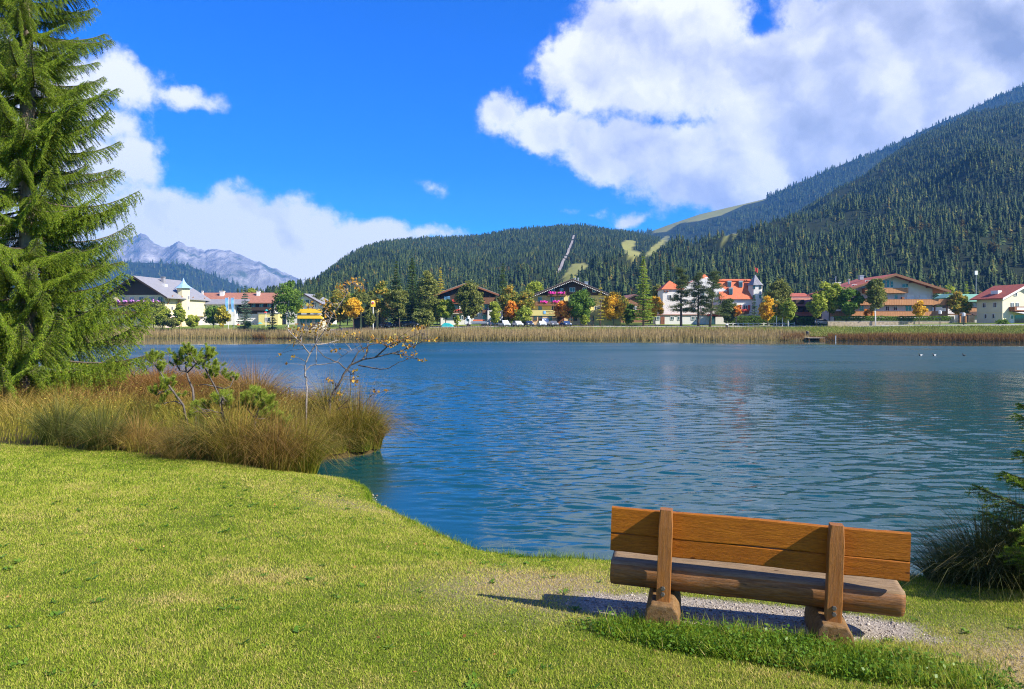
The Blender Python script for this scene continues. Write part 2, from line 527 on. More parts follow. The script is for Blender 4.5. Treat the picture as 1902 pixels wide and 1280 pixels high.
def ground_mats():
    m, nt, out = new_mat('m_lawn'); L = nt.links.new
    p = N(nt, 'ShaderNodeBsdfPrincipled', i_Roughness=0.9); p.inputs['Specular IOR Level'].default_value = 0.15
    tc = N(nt, 'ShaderNodeTexCoord')
    n1 = N(nt, 'ShaderNodeTexNoise', i_Scale=1.6, i_Detail=6.0); L(tc.outputs['Object'], n1.inputs['Vector'])
    n2 = N(nt, 'ShaderNodeTexNoise', i_Scale=60.0, i_Detail=4.0); L(tc.outputs['Object'], n2.inputs['Vector'])
    r1 = ramp_node(nt, [(0.3, (0.08, 0.11, 0.012)), (0.55, (0.13, 0.16, 0.02)), (0.75, (0.19, 0.17, 0.04))]); L(n1.outputs['Fac'], r1.inputs[0])
    r2 = ramp_node(nt, [(0.25, (0.35, 0.35, 0.35)), (0.75, (1.25, 1.25, 1.2))]); L(n2.outputs['Fac'], r2.inputs[0])
    mu = N(nt, 'ShaderNodeMix', data_type='RGBA', blend_type='MULTIPLY', i_0=1.0); L(r1.outputs[0], mu.inputs[6]); L(r2.outputs[0], mu.inputs[7])
    aw = N(nt, 'ShaderNodeAttribute', attribute_name='worn'); ag = N(nt, 'ShaderNodeAttribute', attribute_name='gravel')
    rs = ramp_node(nt, [(0.3, (0.15, 0.11, 0.06)), (0.7, (0.33, 0.27, 0.16))]); L(n2.outputs['Fac'], rs.inputs[0])
    m1 = N(nt, 'ShaderNodeMix', data_type='RGBA'); L(aw.outputs['Fac'], m1.inputs[0]); L(mu.outputs[2], m1.inputs[6]); L(rs.outputs[0], m1.inputs[7])
    am = N(nt, 'ShaderNodeAttribute', attribute_name='marsh')
    mm = N(nt, 'ShaderNodeMix', data_type='RGBA'); mm.inputs[7].default_value = (0.075, 0.055, 0.022, 1); L(am.outputs['Fac'], mm.inputs[0]); L(m1.outputs[2], mm.inputs[6])
    vo = N(nt, 'ShaderNodeTexVoronoi', i_Scale=90.0); L(tc.outputs['Object'], vo.inputs['Vector'])
    rg = ramp_node(nt, [(0.0, (0.14, 0.115, 0.09)), (0.5, (0.28, 0.24, 0.195)), (1.0, (0.42, 0.37, 0.31))]); L(vo.outputs['Color'], rg.inputs[0])
    m2 = N(nt, 'ShaderNodeMix', data_type='RGBA'); L(ag.outputs['Fac'], m2.inputs[0]); L(mm.outputs[2], m2.inputs[6]); L(rg.outputs[0], m2.inputs[7])
    L(m2.outputs[2], p.inputs['Base Color'])
    bp = N(nt, 'ShaderNodeBump', i_Strength=0.6, i_Distance=0.02); L(n2.outputs['Fac'], bp.inputs['Height']); L(bp.outputs[0], p.inputs['Normal'])
    L(p.outputs[0], out.inputs[0])
    m, nt, out = new_mat('m_ground'); L = nt.links.new
    p = N(nt, 'ShaderNodeBsdfPrincipled', i_Roughness=0.9); p.inputs['Specular IOR Level'].default_value = 0.1
    tc = N(nt, 'ShaderNodeTexCoord')
    n1 = N(nt, 'ShaderNodeTexNoise', i_Scale=0.25, i_Detail=8.0, i_Roughness=0.7); L(tc.outputs['Object'], n1.inputs['Vector'])
    r1 = ramp_node(nt, [(0.25, (0.07, 0.12, 0.02)), (0.5, (0.13, 0.19, 0.03)), (0.75, (0.24, 0.23, 0.08))]); L(n1.outputs['Fac'], r1.inputs[0])
    r2 = ramp_node(nt, [(0.3, (0.10, 0.07, 0.03)), (0.7, (0.20, 0.15, 0.06))]); L(n1.outputs['Fac'], r2.inputs[0])
    a = N(nt, 'ShaderNodeAttribute', attribute_name='shore')
    mx = N(nt, 'ShaderNodeMix', data_type='RGBA'); L(a.outputs['Fac'], mx.inputs[0]); L(r2.outputs[0], mx.inputs[6]); L(r1.outputs[0], mx.inputs[7])
    L(mx.outputs[2], p.inputs['Base Color']); L(p.outputs[0], out.inputs[0])
ground_mats()
make_ground()

# ------------------------------------------------------------------ water
def make_water():
    m, nt, out = new_mat('m_water'); L = nt.links.new
    p = N(nt, 'ShaderNodeBsdfPrincipled', i_Roughness=0.03, i_IOR=1.333)
    p.inputs['Base Color'].default_value = (0.006, 0.050, 0.055, 1)
    p.inputs['Specular IOR Level'].default_value = 0.5
    geo = N(nt, 'ShaderNodeNewGeometry')
    sep = N(nt, 'ShaderNodeSeparateXYZ'); L(geo.outputs['Position'], sep.inputs[0])
    def noise(scale, sx, sy, detail, rough, off, rot=0.0):
        mp = N(nt, 'ShaderNodeMapping'); mp.inputs['Scale'].default_value = (sx, sy, 1); mp.inputs['Location'].default_value = off
        mp.inputs['Rotation'].default_value = (0, 0, rot)
        L(geo.outputs['Position'], mp.inputs[0])
        n = N(nt, 'ShaderNodeTexNoise', i_Scale=scale, i_Detail=detail, i_Roughness=rough); L(mp.outputs[0], n.inputs['Vector'])
        n.inputs['Distortion'].default_value = 0.5
        return n.outputs['Fac']
    a = noise(1.7, 0.42, 1.15, 2.0, 0.45, (3, 7, 0), 0.12)
    b = noise(5.0, 0.6, 1.2, 3.0, 0.5, (13, 2, 0), -0.18)
    c = noise(14.0, 0.7, 1.1, 2.0, 0.5, (1, 22, 0))
    def mad(x, k, y=None):
        n = N(nt, 'ShaderNodeMath', operation='MULTIPLY_ADD', i_1=k, i_2=0.0); L(x, n.inputs[0])
        if y is not None: L(y, n.inputs[2])
        return n.outputs[0]
    h = mad(c, 0.05, mad(b, 0.28, mad(a, 1.0)))
    # sheltered water: calm along the far shore, in the left inlet and close to the near bank
    ax = N(nt, 'ShaderNodeMath', operation='ABSOLUTE'); L(sep.outputs[0], ax.inputs[0])
    lim = N(nt, 'ShaderNodeMapRange'); L(ax.outputs[0], lim.inputs['Value'])
    lim.inputs['From Min'].default_value = 10; lim.inputs['From Max'].default_value = 60
    lim.inputs['To Min'].default_value = 148; lim.inputs['To Max'].default_value = 112
    wob = noise(0.03, 1, 1, 3, 0.6, (0, 0, 0))
    limw = N(nt, 'ShaderNodeMath', operation='MULTIPLY_ADD', i_1=40.0, i_2=-20.0); L(wob, limw.inputs[0])
    lim2 = N(nt, 'ShaderNodeMath', operation='ADD'); L(lim.outputs[0], lim2.inputs[0]); L(limw.outputs[0], lim2.inputs[1])
    dy = N(nt, 'ShaderNodeMath', operation='SUBTRACT'); L(sep.outputs[1], dy.inputs[0]); L(lim2.outputs[0], dy.inputs[1])
    amp = N(nt, 'ShaderNodeMapRange', interpolation_type='SMOOTHSTEP'); L(dy.outputs[0], amp.inputs['Value'])
    amp.inputs['From Min'].default_value = -6; amp.inputs['From Max'].default_value = 12
    amp.inputs['To Min'].default_value = 1.0; amp.inputs['To Max'].default_value = 0.05
    # gusts
    gu = noise(0.06, 0.5, 1.0, 3, 0.6, (5, 5, 0))
    gr = N(nt, 'ShaderNodeMapRange'); L(gu, gr.inputs['Value'])
    gr.inputs['From Min'].default_value = 0.3; gr.inputs['From Max'].default_value = 0.7; gr.inputs['To Min'].default_value = 0.55; gr.inputs['To Max'].default_value = 1.3
    am = N(nt, 'ShaderNodeMath', operation='MULTIPLY'); L(amp.outputs[0], am.inputs[0]); L(gr.outputs[0], am.inputs[1])
    nb = N(nt, 'ShaderNodeMapRange'); L(sep.outputs[1], nb.inputs['Value'])
    nb.inputs['From Min'].default_value = 8; nb.inputs['From Max'].default_value = 26; nb.inputs['To Min'].default_value = 0.62; nb.inputs['To Max'].default_value = 1.15
    am2 = N(nt, 'ShaderNodeMath', operation='MULTIPLY'); L(am.outputs[0], am2.inputs[0]); L(nb.outputs[0], am2.inputs[1])
    hh = N(nt, 'ShaderNodeMath', operation='MULTIPLY'); L(h, hh.inputs[0]); L(am2.outputs[0], hh.inputs[1])
    bp = N(nt, 'ShaderNodeBump', i_Strength=1.0, i_Distance=0.02); L(hh.outputs[0], bp.inputs['Height'])
    L(bp.outputs[0], p.inputs['Normal'])
    ro = N(nt, 'ShaderNodeMapRange', interpolation_type='SMOOTHSTEP'); L(sep.outputs[1], ro.inputs['Value'])
    ro.inputs['From Min'].default_value = 12; ro.inputs['From Max'].default_value = 75; ro.inputs['To Min'].default_value = 0.05; ro.inputs['To Max'].default_value = 0.36
    rm = N(nt, 'ShaderNodeMath', operation='MULTIPLY_ADD', i_2=0.03); L(ro.outputs[0], rm.inputs[0]); L(am.outputs[0], rm.inputs[1])
    L(rm.outputs[0], p.inputs['Roughness'])
    L(p.outputs[0], out.inputs[0])
    # ripple sheet: fine near the bank, coarser with distance; waves are a sum of wind ripples
    def radial(a, b, k): return a * np.exp(np.arange(0, math.log(b / a), k))
    rad = np.concatenate([radial(6.3, 110, .0044), radial(110, 330, .03), [330.]])
    th = np.concatenate([np.arange(-53, -36, 1.0), np.degrees(np.arange(R(-36), R(36), .0047)), np.arange(36, 53.5, 1.0)])
    RR, TH = np.meshgrid(rad, np.radians(th), indexing='ij')
    X = RR * np.sin(TH); Y = RR * np.cos(TH)
    r = np.random.default_rng(41)
    Z = np.zeros_like(X)
    cell = RR * .0044
    for i in range(95):
        lam = .12 * (.8 / .12) ** r.random(); kk = 2 * math.pi / lam
        d = R(90 + 8) + r.normal(0, .42); ph = r.uniform(0, 6.283)
        sl = .0265 * (1.0 if lam < .5 else .8)
        Z += sl / kk * np.sin(kk * (X * math.cos(d) + Y * math.sin(d)) + ph) * sstep(1.8, 3.6, lam / cell)
    Z += .0
    sd_ = -lake_sd(X, Y)
    grp = .75 + .45 * noise2(X, Y, 81, 3, .22)
    Z *= grp * sstep(0, 1.5, sd_) * sstep(0, 25, 118 - RR + 0 * X) * np.interp(Y, [7, 14, 30], [.75, 1.0, 1.15])
    V = np.stack([X, Y, Z], -1).reshape(-1, 3); a_, b_ = X.shape
    I = np.arange(a_ * b_).reshape(a_, b_)
    Fc = np.stack([I[:-1, :-1], I[:-1, 1:], I[1:, 1:], I[1:, :-1]], -1).reshape(-1, 4)[:, ::-1]
    o = mesh_np('lake_water', V, Fc, 'm_water', smooth=True)
    tag(o, kind='structure')
make_water()

# ------------------------------------------------------------------ hills and forests
def poly_in(px, py, poly):
    inside = np.zeros(px.shape, bool); n = len(poly)
    for i in range(n):
        ax, ay = poly[i]; bx, by = poly[(i + 1) % n]
        inside ^= ((ay > py) != (by > py)) & (px < (bx - ax) * (py - ay) / (by - ay + 1e-12) + ax)
    return inside
MEADOWS = [
    [(1152, 450), (1163, 446), (1178, 447), (1183, 452), (1174, 460), (1180, 468), (1198, 470), (1188, 476), (1172, 482), (1160, 468)],
    [(1062, 492), (1085, 488), (1096, 494), (1080, 506), (1066, 520), (1046, 532), (1030, 534), (1046, 515), (1056, 500)],
    [(1207, 428), (1232, 413), (1258, 408), (1290, 396), (1330, 383), (1372, 374), (1420, 364), (1426, 370), (1380, 382), (1345, 398), (1300, 410), (1262, 415), (1240, 430), (1218, 433)],
    [(1196, 474), (1212, 458), (1240, 436), (1246, 440), (1222, 464), (1204, 480)],
    [(1330, 452), (1350, 438), (1372, 432), (1362, 442), (1344, 452)],
]
TRACK = [(1066, 438), (1062, 452), (1055, 470), (1047, 486), (1039, 503), (1030, 516), (1018, 530)]

class Hill:
    def __init__(s, name, ridge, D0, D1, base_py, rough, seed, nu=150, nt=70, mat='m_forest_floor', prof=1.15, jag=0.0):
        s.name = name
        px = np.linspace(ridge[0][0], ridge[-1][0], nu)
        rp = np.interp(px, [r[0] for r in ridge], [r[1] for r in ridge]) + jag * (noise2(px, px * 0, seed + 5, 5, .045) + .5 * np.abs(noise2(px, px * 0, seed + 9, 4, .11)))
        d0 = np.interp(px, *zip(*D0)) if hasattr(D0, '__len__') else np.full(nu, D0)
        d1 = np.interp(px, *zip(*D1)) if hasattr(D1, '__len__') else np.full(nu, D1)
        t = np.concatenate([np.linspace(0, 1, nt), np.linspace(1.03, 1.6, 14)])
        T, PX = np.meshgrid(t, px, indexing='ij')
        RP = np.broadcast_to(rp, T.shape); D0g = np.broadcast_to(d0, T.shape); D1g = np.broadcast_to(d1, T.shape)
        D = D0g + (D1g - D0g) * T
        zr = HC + (HZ - RP) / F * D1g
        zb = HC + (HZ - base_py) / F * D0g
        tt = np.clip(T, 0, 1)
        Z = zb + (zr - zb) * tt ** prof
        X = (PX - PXC) / F * D
        sc = 1.0 / (0.16 * (np.mean(d1)))
        rl = 1 - np.abs(noise2(X, D, seed, 5, sc)) * 2
        nz = noise2(X, D, seed + 50, 5, sc * 2.2)
        Z = Z + rough * (rl * 0.6 + nz * 0.6) * np.sin(np.pi * np.clip(tt, 0, 1) ** 0.9)
        back = np.clip(T - 1, 0, 1)
        Z = np.where(T > 1, zr - (zr - zb) * 1.5 * back ** 1.2 , Z)
        s.X, s.D, s.Z, s.PX = X, D, Z, PX
        s.PY = HZ - (Z - HC) * F / D
        s.nt = nt
        V = np.stack([X, D, Z], -1).reshape(-1, 3)
        a, b = X.shape
        I = np.arange(a * b).reshape(a, b)
        Fc = np.stack([I[:-1, :-1], I[:-1, 1:], I[1:, 1:], I[1:, :-1]], -1).reshape(-1, 4)
        o = mesh_np(name, V, Fc, mat, smooth=True)
        mead = np.zeros(s.PX.shape, bool)
        for mpoly in MEADOWS: mead |= poly_in(s.PX, s.PY, mpoly)
        set_attr(o.data, 'meadow', mead.astype(float).ravel(), 'POINT')
        tag(o, kind='structure')
        s.obj = o
        s.V, s.F = V, Fc
    def drape(s, px, py):
        """world point on the hill seen at a pixel"""
        j = int(np.argmin(np.abs(s.PX[0] - px)))
        pyc = s.PY[:s.nt, j]
        i = int(np.argmin(np.abs(pyc - py)))
        D = s.D[i, j]
        return Vector(((px - PXC) / F * D, D, s.Z[i, j]))
    def points(s, spacing, margin=90, skip=None, seed=1):
        r = np.random.default_rng(seed)
        v = s.V; f = s.F[: (s.nt) * (s.PX.shape[1] - 1)]
        A, B, C, Dd = v[f[:, 0]], v[f[:, 1]], v[f[:, 2]], v[f[:, 3]]
        area = 0.5 * np.linalg.norm(np.cross(C - A, Dd - B), axis=1)
        cen = (A + B + C + Dd) / 4
        px = cen[:, 0] / cen[:, 1] * F + PXC
        area = np.where((px > -margin) & (px < 1902 + margin), area, 0)
        n = int(area.sum() / spacing ** 2)
        idx = r.choice(len(f), n, p=area / area.sum())
        u, w = r.random(n)[:, None], r.random(n)[:, None]
        P = (A[idx] * (1 - u) + B[idx] * u) * (1 - w) + (Dd[idx] * (1 - u) + C[idx] * u) * w
        px = P[:, 0] / P[:, 1] * F + PXC; py = HZ - (P[:, 2] - HC) * F / P[:, 1]
        ok = np.ones(n, bool)
        for mpoly in MEADOWS: ok &= ~poly_in(px, py, mpoly) & ~poly_in(px, py - 5, mpoly) & ~poly_in(px, py - 9, mpoly)
        if skip is not None: ok &= ~skip(px, py)
        return P[ok], px[ok], py[ok]

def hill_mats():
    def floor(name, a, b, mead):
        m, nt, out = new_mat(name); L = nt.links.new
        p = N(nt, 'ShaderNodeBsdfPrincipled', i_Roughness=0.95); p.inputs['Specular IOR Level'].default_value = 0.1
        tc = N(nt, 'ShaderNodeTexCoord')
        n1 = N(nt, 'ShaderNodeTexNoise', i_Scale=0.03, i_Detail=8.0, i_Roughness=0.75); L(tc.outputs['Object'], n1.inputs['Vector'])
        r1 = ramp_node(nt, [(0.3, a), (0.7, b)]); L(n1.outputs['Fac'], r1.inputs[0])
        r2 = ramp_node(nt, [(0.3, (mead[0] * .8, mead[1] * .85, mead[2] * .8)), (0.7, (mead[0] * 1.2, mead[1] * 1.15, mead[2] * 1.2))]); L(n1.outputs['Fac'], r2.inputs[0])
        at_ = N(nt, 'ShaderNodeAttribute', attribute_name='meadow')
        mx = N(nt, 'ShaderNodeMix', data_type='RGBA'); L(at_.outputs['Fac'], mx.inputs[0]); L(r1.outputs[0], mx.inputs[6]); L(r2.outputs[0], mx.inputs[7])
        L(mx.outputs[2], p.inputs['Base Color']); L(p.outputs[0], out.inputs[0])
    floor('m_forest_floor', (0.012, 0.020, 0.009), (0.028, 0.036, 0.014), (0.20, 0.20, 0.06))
    # limestone with scree chutes and low scrub
    m, nt, out = new_mat('m_limestone'); L = nt.links.new
    p = N(nt, 'ShaderNodeBsdfPrincipled', i_Roughness=0.9); p.inputs['Specular IOR Level'].default_value = 0.15
    tc = N(nt, 'ShaderNodeTexCoord')
    mp = N(nt, 'ShaderNodeMapping'); mp.inputs['Scale'].default_value = (1.0, 0.25, 0.3); L(tc.outputs['Object'], mp.inputs[0])
    n1 = N(nt, 'ShaderNodeTexNoise', i_Scale=0.012, i_Detail=9.0, i_Roughness=0.7); L(mp.outputs[0], n1.inputs['Vector'])
    n2 = N(nt, 'ShaderNodeTexNoise', i_Scale=0.0035, i_Detail=7.0, i_Roughness=0.65); L(tc.outputs['Object'], n2.inputs['Vector'])
    r1 = ramp_node(nt, [(0.30, (0.10, 0.10, 0.11)), (0.50, (0.20, 0.195, 0.20)), (0.66, (0.40, 0.38, 0.37))]); L(n1.outputs['Fac'], r1.inputs[0])
    r2 = ramp_node(nt, [(0.56, (0.0, 0.0, 0.0)), (0.66, (1, 1, 1))]); L(n2.outputs['Fac'], r2.inputs[0])
    mx = N(nt, 'ShaderNodeMix', data_type='RGBA'); mx.inputs[7].default_value = (0.06, 0.08, 0.05, 1)
    L(r2.outputs[0], mx.inputs[0]); L(r1.outputs[0], mx.inputs[6]); L(mx.outputs[2], p.inputs['Base Color'])
    bp = N(nt, 'ShaderNodeBump', i_Strength=1.0, i_Distance=40.0); L(n1.outputs['Fac'], bp.inputs['Height']); L(bp.outputs[0], p.inputs['Normal'])
    L(p.outputs[0], out.inputs[0])
hill_mats()
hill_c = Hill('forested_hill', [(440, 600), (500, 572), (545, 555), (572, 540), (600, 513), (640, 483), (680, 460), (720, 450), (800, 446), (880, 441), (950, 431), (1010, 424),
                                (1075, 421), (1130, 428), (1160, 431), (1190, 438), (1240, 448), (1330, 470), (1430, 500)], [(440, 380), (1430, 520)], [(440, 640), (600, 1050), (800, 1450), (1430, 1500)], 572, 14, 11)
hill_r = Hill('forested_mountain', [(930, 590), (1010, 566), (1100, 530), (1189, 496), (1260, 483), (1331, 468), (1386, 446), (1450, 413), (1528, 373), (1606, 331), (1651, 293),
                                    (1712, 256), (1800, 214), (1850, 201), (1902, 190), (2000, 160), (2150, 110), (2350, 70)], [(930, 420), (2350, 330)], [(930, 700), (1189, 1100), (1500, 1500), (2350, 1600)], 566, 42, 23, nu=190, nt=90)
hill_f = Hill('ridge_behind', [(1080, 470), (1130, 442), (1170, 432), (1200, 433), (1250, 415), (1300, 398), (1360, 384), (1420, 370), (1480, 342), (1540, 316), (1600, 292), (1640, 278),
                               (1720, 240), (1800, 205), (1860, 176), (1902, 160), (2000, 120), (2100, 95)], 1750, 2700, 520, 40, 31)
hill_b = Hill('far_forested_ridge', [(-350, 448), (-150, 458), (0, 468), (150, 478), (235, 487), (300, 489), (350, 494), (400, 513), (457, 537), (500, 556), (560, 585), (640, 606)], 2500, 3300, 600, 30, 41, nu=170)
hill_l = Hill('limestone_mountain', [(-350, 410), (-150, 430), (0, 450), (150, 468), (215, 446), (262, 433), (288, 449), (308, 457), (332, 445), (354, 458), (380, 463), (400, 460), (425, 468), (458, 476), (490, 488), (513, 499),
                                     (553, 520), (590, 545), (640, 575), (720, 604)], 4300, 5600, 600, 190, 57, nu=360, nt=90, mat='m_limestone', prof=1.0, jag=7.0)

# one low cone of ragged drooping boughs, instanced as the far-off woods
def bough_cone(name, H, Rb, layers, pts, seed, base=0.08, rag=0.35, ex=0.85):
    r = np.random.default_rng(seed)
    V = []; Fc = []; T = []
    for k in range(layers):
        t = k / layers
        z0 = H * (base + (1 - base) * t); z1 = min(H, z0 + H * 1.55 * (1 - base) / layers)
        rad = Rb * (1 - t) ** ex + 0.04 * Rb
        n0 = len(V); ph = r.random() * 6.28
        V.append((0, 0, z1))
        for j in range(pts * 2):
            a = ph + math.pi * j / pts
            rr = rad * (1.0 if j % 2 == 0 else 0.5) * (1 + r.uniform(-rag, rag))
            V.append((rr * math.cos(a), rr * math.sin(a), z0 - (0.06 * H if j % 2 == 0 else 0) * r.uniform(.3, 1.2)))
        for j in range(pts * 2):
            Fc.append((n0, n0 + 1 + j, n0 + 1 + (j + 1) % (pts * 2))); T.append(0.5 + r.uniform(-0.25, 0.25))
    V += [(0.12, 0, 0), (-0.06, 0.1, 0), (-0.06, -0.1, 0), (0, 0, H)]
    n = len(V)
    Fc += [(n - 4, n - 3, n - 1), (n - 3, n - 2, n - 1), (n - 2, n - 4, n - 1)]; T += [0.0] * 3
    return np.array(V), np.array(Fc), np.array(T)

def round_crown(H, Rb, seed, n=150):
    r = np.random.default_rng(seed)
    d = r.normal(size=(n, 3)); d /= np.linalg.norm(d, axis=1)[:, None]
    rad = r.random(n) ** 0.4
    c = d * rad[:, None] * np.array([Rb, Rb, H * 0.38]) * (1 + 0.2 * r.normal(size=(n, 1))) + np.array([0, 0, H * 0.6])
    return leaf_quads(c, np.full(n, Rb * 0.34), r, flat=0.2)

def leaf_quads(C, size, r, flat=0.0, aspect=0.7):
    """rhombic leaves at centres C with random attitude"""
    n = len(C)
    a = r.normal(size=(n, 3)); a[:, 2] *= (1 - flat); a /= np.linalg.norm(a, axis=1)[:, None]
    b = np.cross(a, r.normal(size=(n, 3))); b /= np.linalg.norm(b, axis=1)[:, None]
    size = np.asarray(size)[:, None]
    V = np.stack([C - a * size, C + b * size * aspect * .6, C + a * size, C - b * size * aspect * .6], 1).reshape(-1, 3)
    Fc = np.arange(n * 4).reshape(n, 4)
    return V, Fc

def scatter(name, pts, scale, rot, idx, coll, label, cat):
    me = bpy.data.meshes.new(name)
    me.vertices.add(len(pts)); me.vertices.foreach_set('co', np.asarray(pts, np.float32).ravel())
    for nm, ty, vals in (('sc', 'FLOAT', scale), ('rz', 'FLOAT', rot)):
        a = me.attributes.new(nm, ty, 'POINT'); a.data.foreach_set('value', np.asarray(vals, np.float32))
    a = me.attributes.new('pick', 'INT', 'POINT'); a.data.foreach_set('value', np.asarray(idx, np.int32))
    o = obj_of(name, me)
    ng = bpy.data.node_groups.new(name + '_nodes', 'GeometryNodeTree')
    ng.interface.new_socket('Geometry', in_out='INPUT', socket_type='NodeSocketGeometry')
    ng.interface.new_socket('Geometry', in_out='OUTPUT', socket_type='NodeSocketGeometry')
    gi = ng.nodes.new('NodeGroupInput'); go = ng.nodes.new('NodeGroupOutput')
    ip = ng.nodes.new('GeometryNodeInstanceOnPoints'); ci = ng.nodes.new('GeometryNodeCollectionInfo')
    ci.inputs['Collection'].default_value = coll; ci.inputs['Separate Children'].default_value = True; ci.inputs['Reset Children'].default_value = True
    def na(nm, ty):
        n = ng.nodes.new('GeometryNodeInputNamedAttribute'); n.data_type = ty; n.inputs[0].default_value = nm
        return n.outputs[0]
    cx = ng.nodes.new('ShaderNodeCombineXYZ')
    L = ng.links.new
    L(gi.outputs[0], ip.inputs['Points']); L(ci.outputs[0], ip.inputs['Instance']); ip.inputs['Pick Instance'].default_value = True
    L(na('pick', 'INT'), ip.inputs['Instance Index']); L(na('rz', 'FLOAT'), cx.inputs[2]); L(cx.outputs[0], ip.inputs['Rotation'])
    L(na('sc', 'FLOAT'), ip.inputs['Scale']); L(ip.outputs[0], go.inputs[0])
    md = o.modifiers.new('scatter', 'NODES'); md.node_group = ng
    return tag(o, label, cat, kind='stuff')

def forests():
    mat_foliage('m_wood', [(0.0, (0.012, 0.027, 0.012)), (0.4, (0.023, 0.047, 0.017)), (0.65, (0.042, 0.072, 0.020)), (0.88, (0.095, 0.12, 0.026)), (1.0, (0.15, 0.11, 0.025))], trans=0.15, rough=0.8, objrand=0.75)
    coll = bpy.data.collections.new('wood_kinds')
    protos = []
    for k in range(6):
        H = 16.0; V, Fc, T = bough_cone('c', H, [3.6, 3.0, 4.1, 3.3, 2.8, 3.8][k], [7, 9, 6, 8, 7, 6][k], 5, 100 + k, ex=[.85, .95, .6, .8, .55, .7][k], rag=.45)
        protos.append(('spruce_kind', V, Fc, T - 0.06))
    for k in range(2):
        V, Fc = round_crown(13.0, 3.6, 200 + k)
        protos.append(('broadleaf_kind', V, Fc, 0.72 + 0.2 * rng.random(len(Fc))))
    for i, (nm, V, Fc, T) in enumerate(protos):
        me = mesh_np('%02d_%s' % (i, nm), V, Fc, 'm_wood', tone=np.clip(T, 0, 1), link=False)
        coll.objects.link(bpy.data.objects.new('%02d_%s' % (i, nm), me))
    tx = np.array([p[0] for p in TRACK]); ty = np.array([p[1] for p in TRACK])
    def skip_track(px, py):
        return (py > 436) & (py < 532) & (np.abs(px - np.interp(py - 4, ty, tx)) < 6) | (px < 560) & (py > 560)
    tot = 0
    for hill, sp, nm, lab, sk, hs in ((hill_c, 3.9, 'woods', 'dense dark spruce forest covering the middle hill', skip_track, 0.38),
                                  (hill_r, 4.6, 'woods', 'sunlit spruce and larch forest on the steep mountainside', None, 0.44),
                                  (hill_f, 9.0, 'woods', 'dark blue forest on the ridge under the clouds', None, .75),
                                  (hill_b, 17.0, 'woods', 'hazy blue forest below the pale rock mountain', None, 1.1)):
        P, px, py = hill.points(sp, seed=len(nm) + int(sp * 10), skip=sk)
        n = len(P); tot += n
        P[:, 2] -= 0.6
        sc = hs * (0.45 + 1.15 * rng.random(n) ** 1.6) * (1 + 0.35 * noise2(P[:, 0], P[:, 1], 5, 3, 0.015))
        gap = noise2(P[:, 0], P[:, 1], 15, 4, 0.02) + .25 * rng.normal(size=n) > -.42
        P, sc = P[gap], sc[gap]; n = len(P)
        br = noise2(P[:, 0], P[:, 1], 77, 3, 0.012) + rng.normal(size=n) * 0.35
        near = sstep(900, 450, P[:, 1])
        idx = np.where(br > 0.95 - 0.25 * near, rng.integers(6, 8, n), rng.integers(0, 6, n))
        scatter(nm, P, sc, rng.uniform(0, 6.28, n), idx, coll, lab, 'forest')
    # the wooded foot of the hills, behind the village
    n = 1500
    D = rng.uniform(300, 560, n); px = rng.uniform(-60, 1960, n)
    X = (px - PXC) / F * D; Zg = ground_z(X, D)
    keep = rng.random(n) < np.where(px < 560, 0.25, 0.9)
    keep &= ~((px > 1140) & (px < 1240) & (D < 430)) & ~((px > 1005) & (px < 1040))
    X, D, Zg, px = X[keep], D[keep], Zg[keep], px[keep]
    n = len(X)
    idx = np.where(rng.random(n) < 0.25, rng.integers(6, 8, n), rng.integers(0, 6, n))
    scatter('woods', np.stack([X, D, Zg - 0.3], 1), rng.uniform(0.35, 0.85, n), rng.uniform(0, 6.28, n), idx, coll, 'mixed trees at the foot of the hill behind the village', 'forest')
    print('forest instances', tot + n)
forests()

def hill_track():
    mat_plain('m_gravel_track', (0.24, 0.215, 0.20), 0.9, 0.2, 0.2)
    pts = []
    for (a, b) in zip(TRACK[:-1], TRACK[1:]):
        for k in range(6):
            t = k / 6; pts.append(hill_c.drape(a[0] + (b[0] - a[0]) * t, a[1] + (b[1] - a[1]) * t))
    V = []; Fc = []
    for i, p in enumerate(pts):
        w = 1.5
        z = p.z + 1.2
        V += [(p.x - w, p.y, z), (p.x + w, p.y, z)]
        if i: Fc.append((2 * i - 2, 2 * i - 1, 2 * i + 1, 2 * i))
    o = mesh_np('hillside_track', V, Fc, 'm_gravel_track'); tag(o, kind='structure')
hill_track()

# ------------------------------------------------------------------ village materials
mat_plain('m_white_wall', (0.62, 0.61, 0.59), 0.85, 0.06, 0.6)
mat_plain('m_cream_wall', (0.66, 0.57, 0.34), 0.85, 0.06, 0.6)
mat_plain('m_pale_cream_wall', (0.58, 0.54, 0.40), 0.85, 0.06, 0.6)
mat_plain('m_yellow_wall', (0.60, 0.52, 0.20), 0.85, 0.06, 0.6)
mat_plain('m_peach_wall', (0.66, 0.46, 0.26), 0.85, 0.06, 0.6)
mat_plain('m_pink_wall', (0.66, 0.50, 0.50), 0.85, 0.06, 0.6)
mat_plain('m_dark_wood', (0.045, 0.028, 0.018), 0.7, 0.3, 2.0, stretch=(6, 6, 0.4))
mat_plain('m_brown_wood', (0.16, 0.075, 0.035), 0.7, 0.3, 2.0, stretch=(6, 6, 0.4))
mat_plain('m_red_wood', (0.20, 0.075, 0.035), 0.7, 0.3, 2.0, stretch=(6, 6, 0.4))
mat_plain('m_larch_wood', (0.42, 0.20, 0.085), 0.7, 0.35, 1.6, stretch=(9, 9, 0.3))
mat_plain('m_grey_roof', (0.23, 0.23, 0.25), 0.55, 0.12, 1.2)
mat_plain('m_green_roof', (0.16, 0.34, 0.24), 0.5, 0.12, 1.2)
mat_plain('m_greygreen_roof', (0.30, 0.36, 0.35), 0.45, 0.12, 1.2)
mat_plain('m_brown_roof', (0.30, 0.13, 0.085), 0.75, 0.2, 1.5)
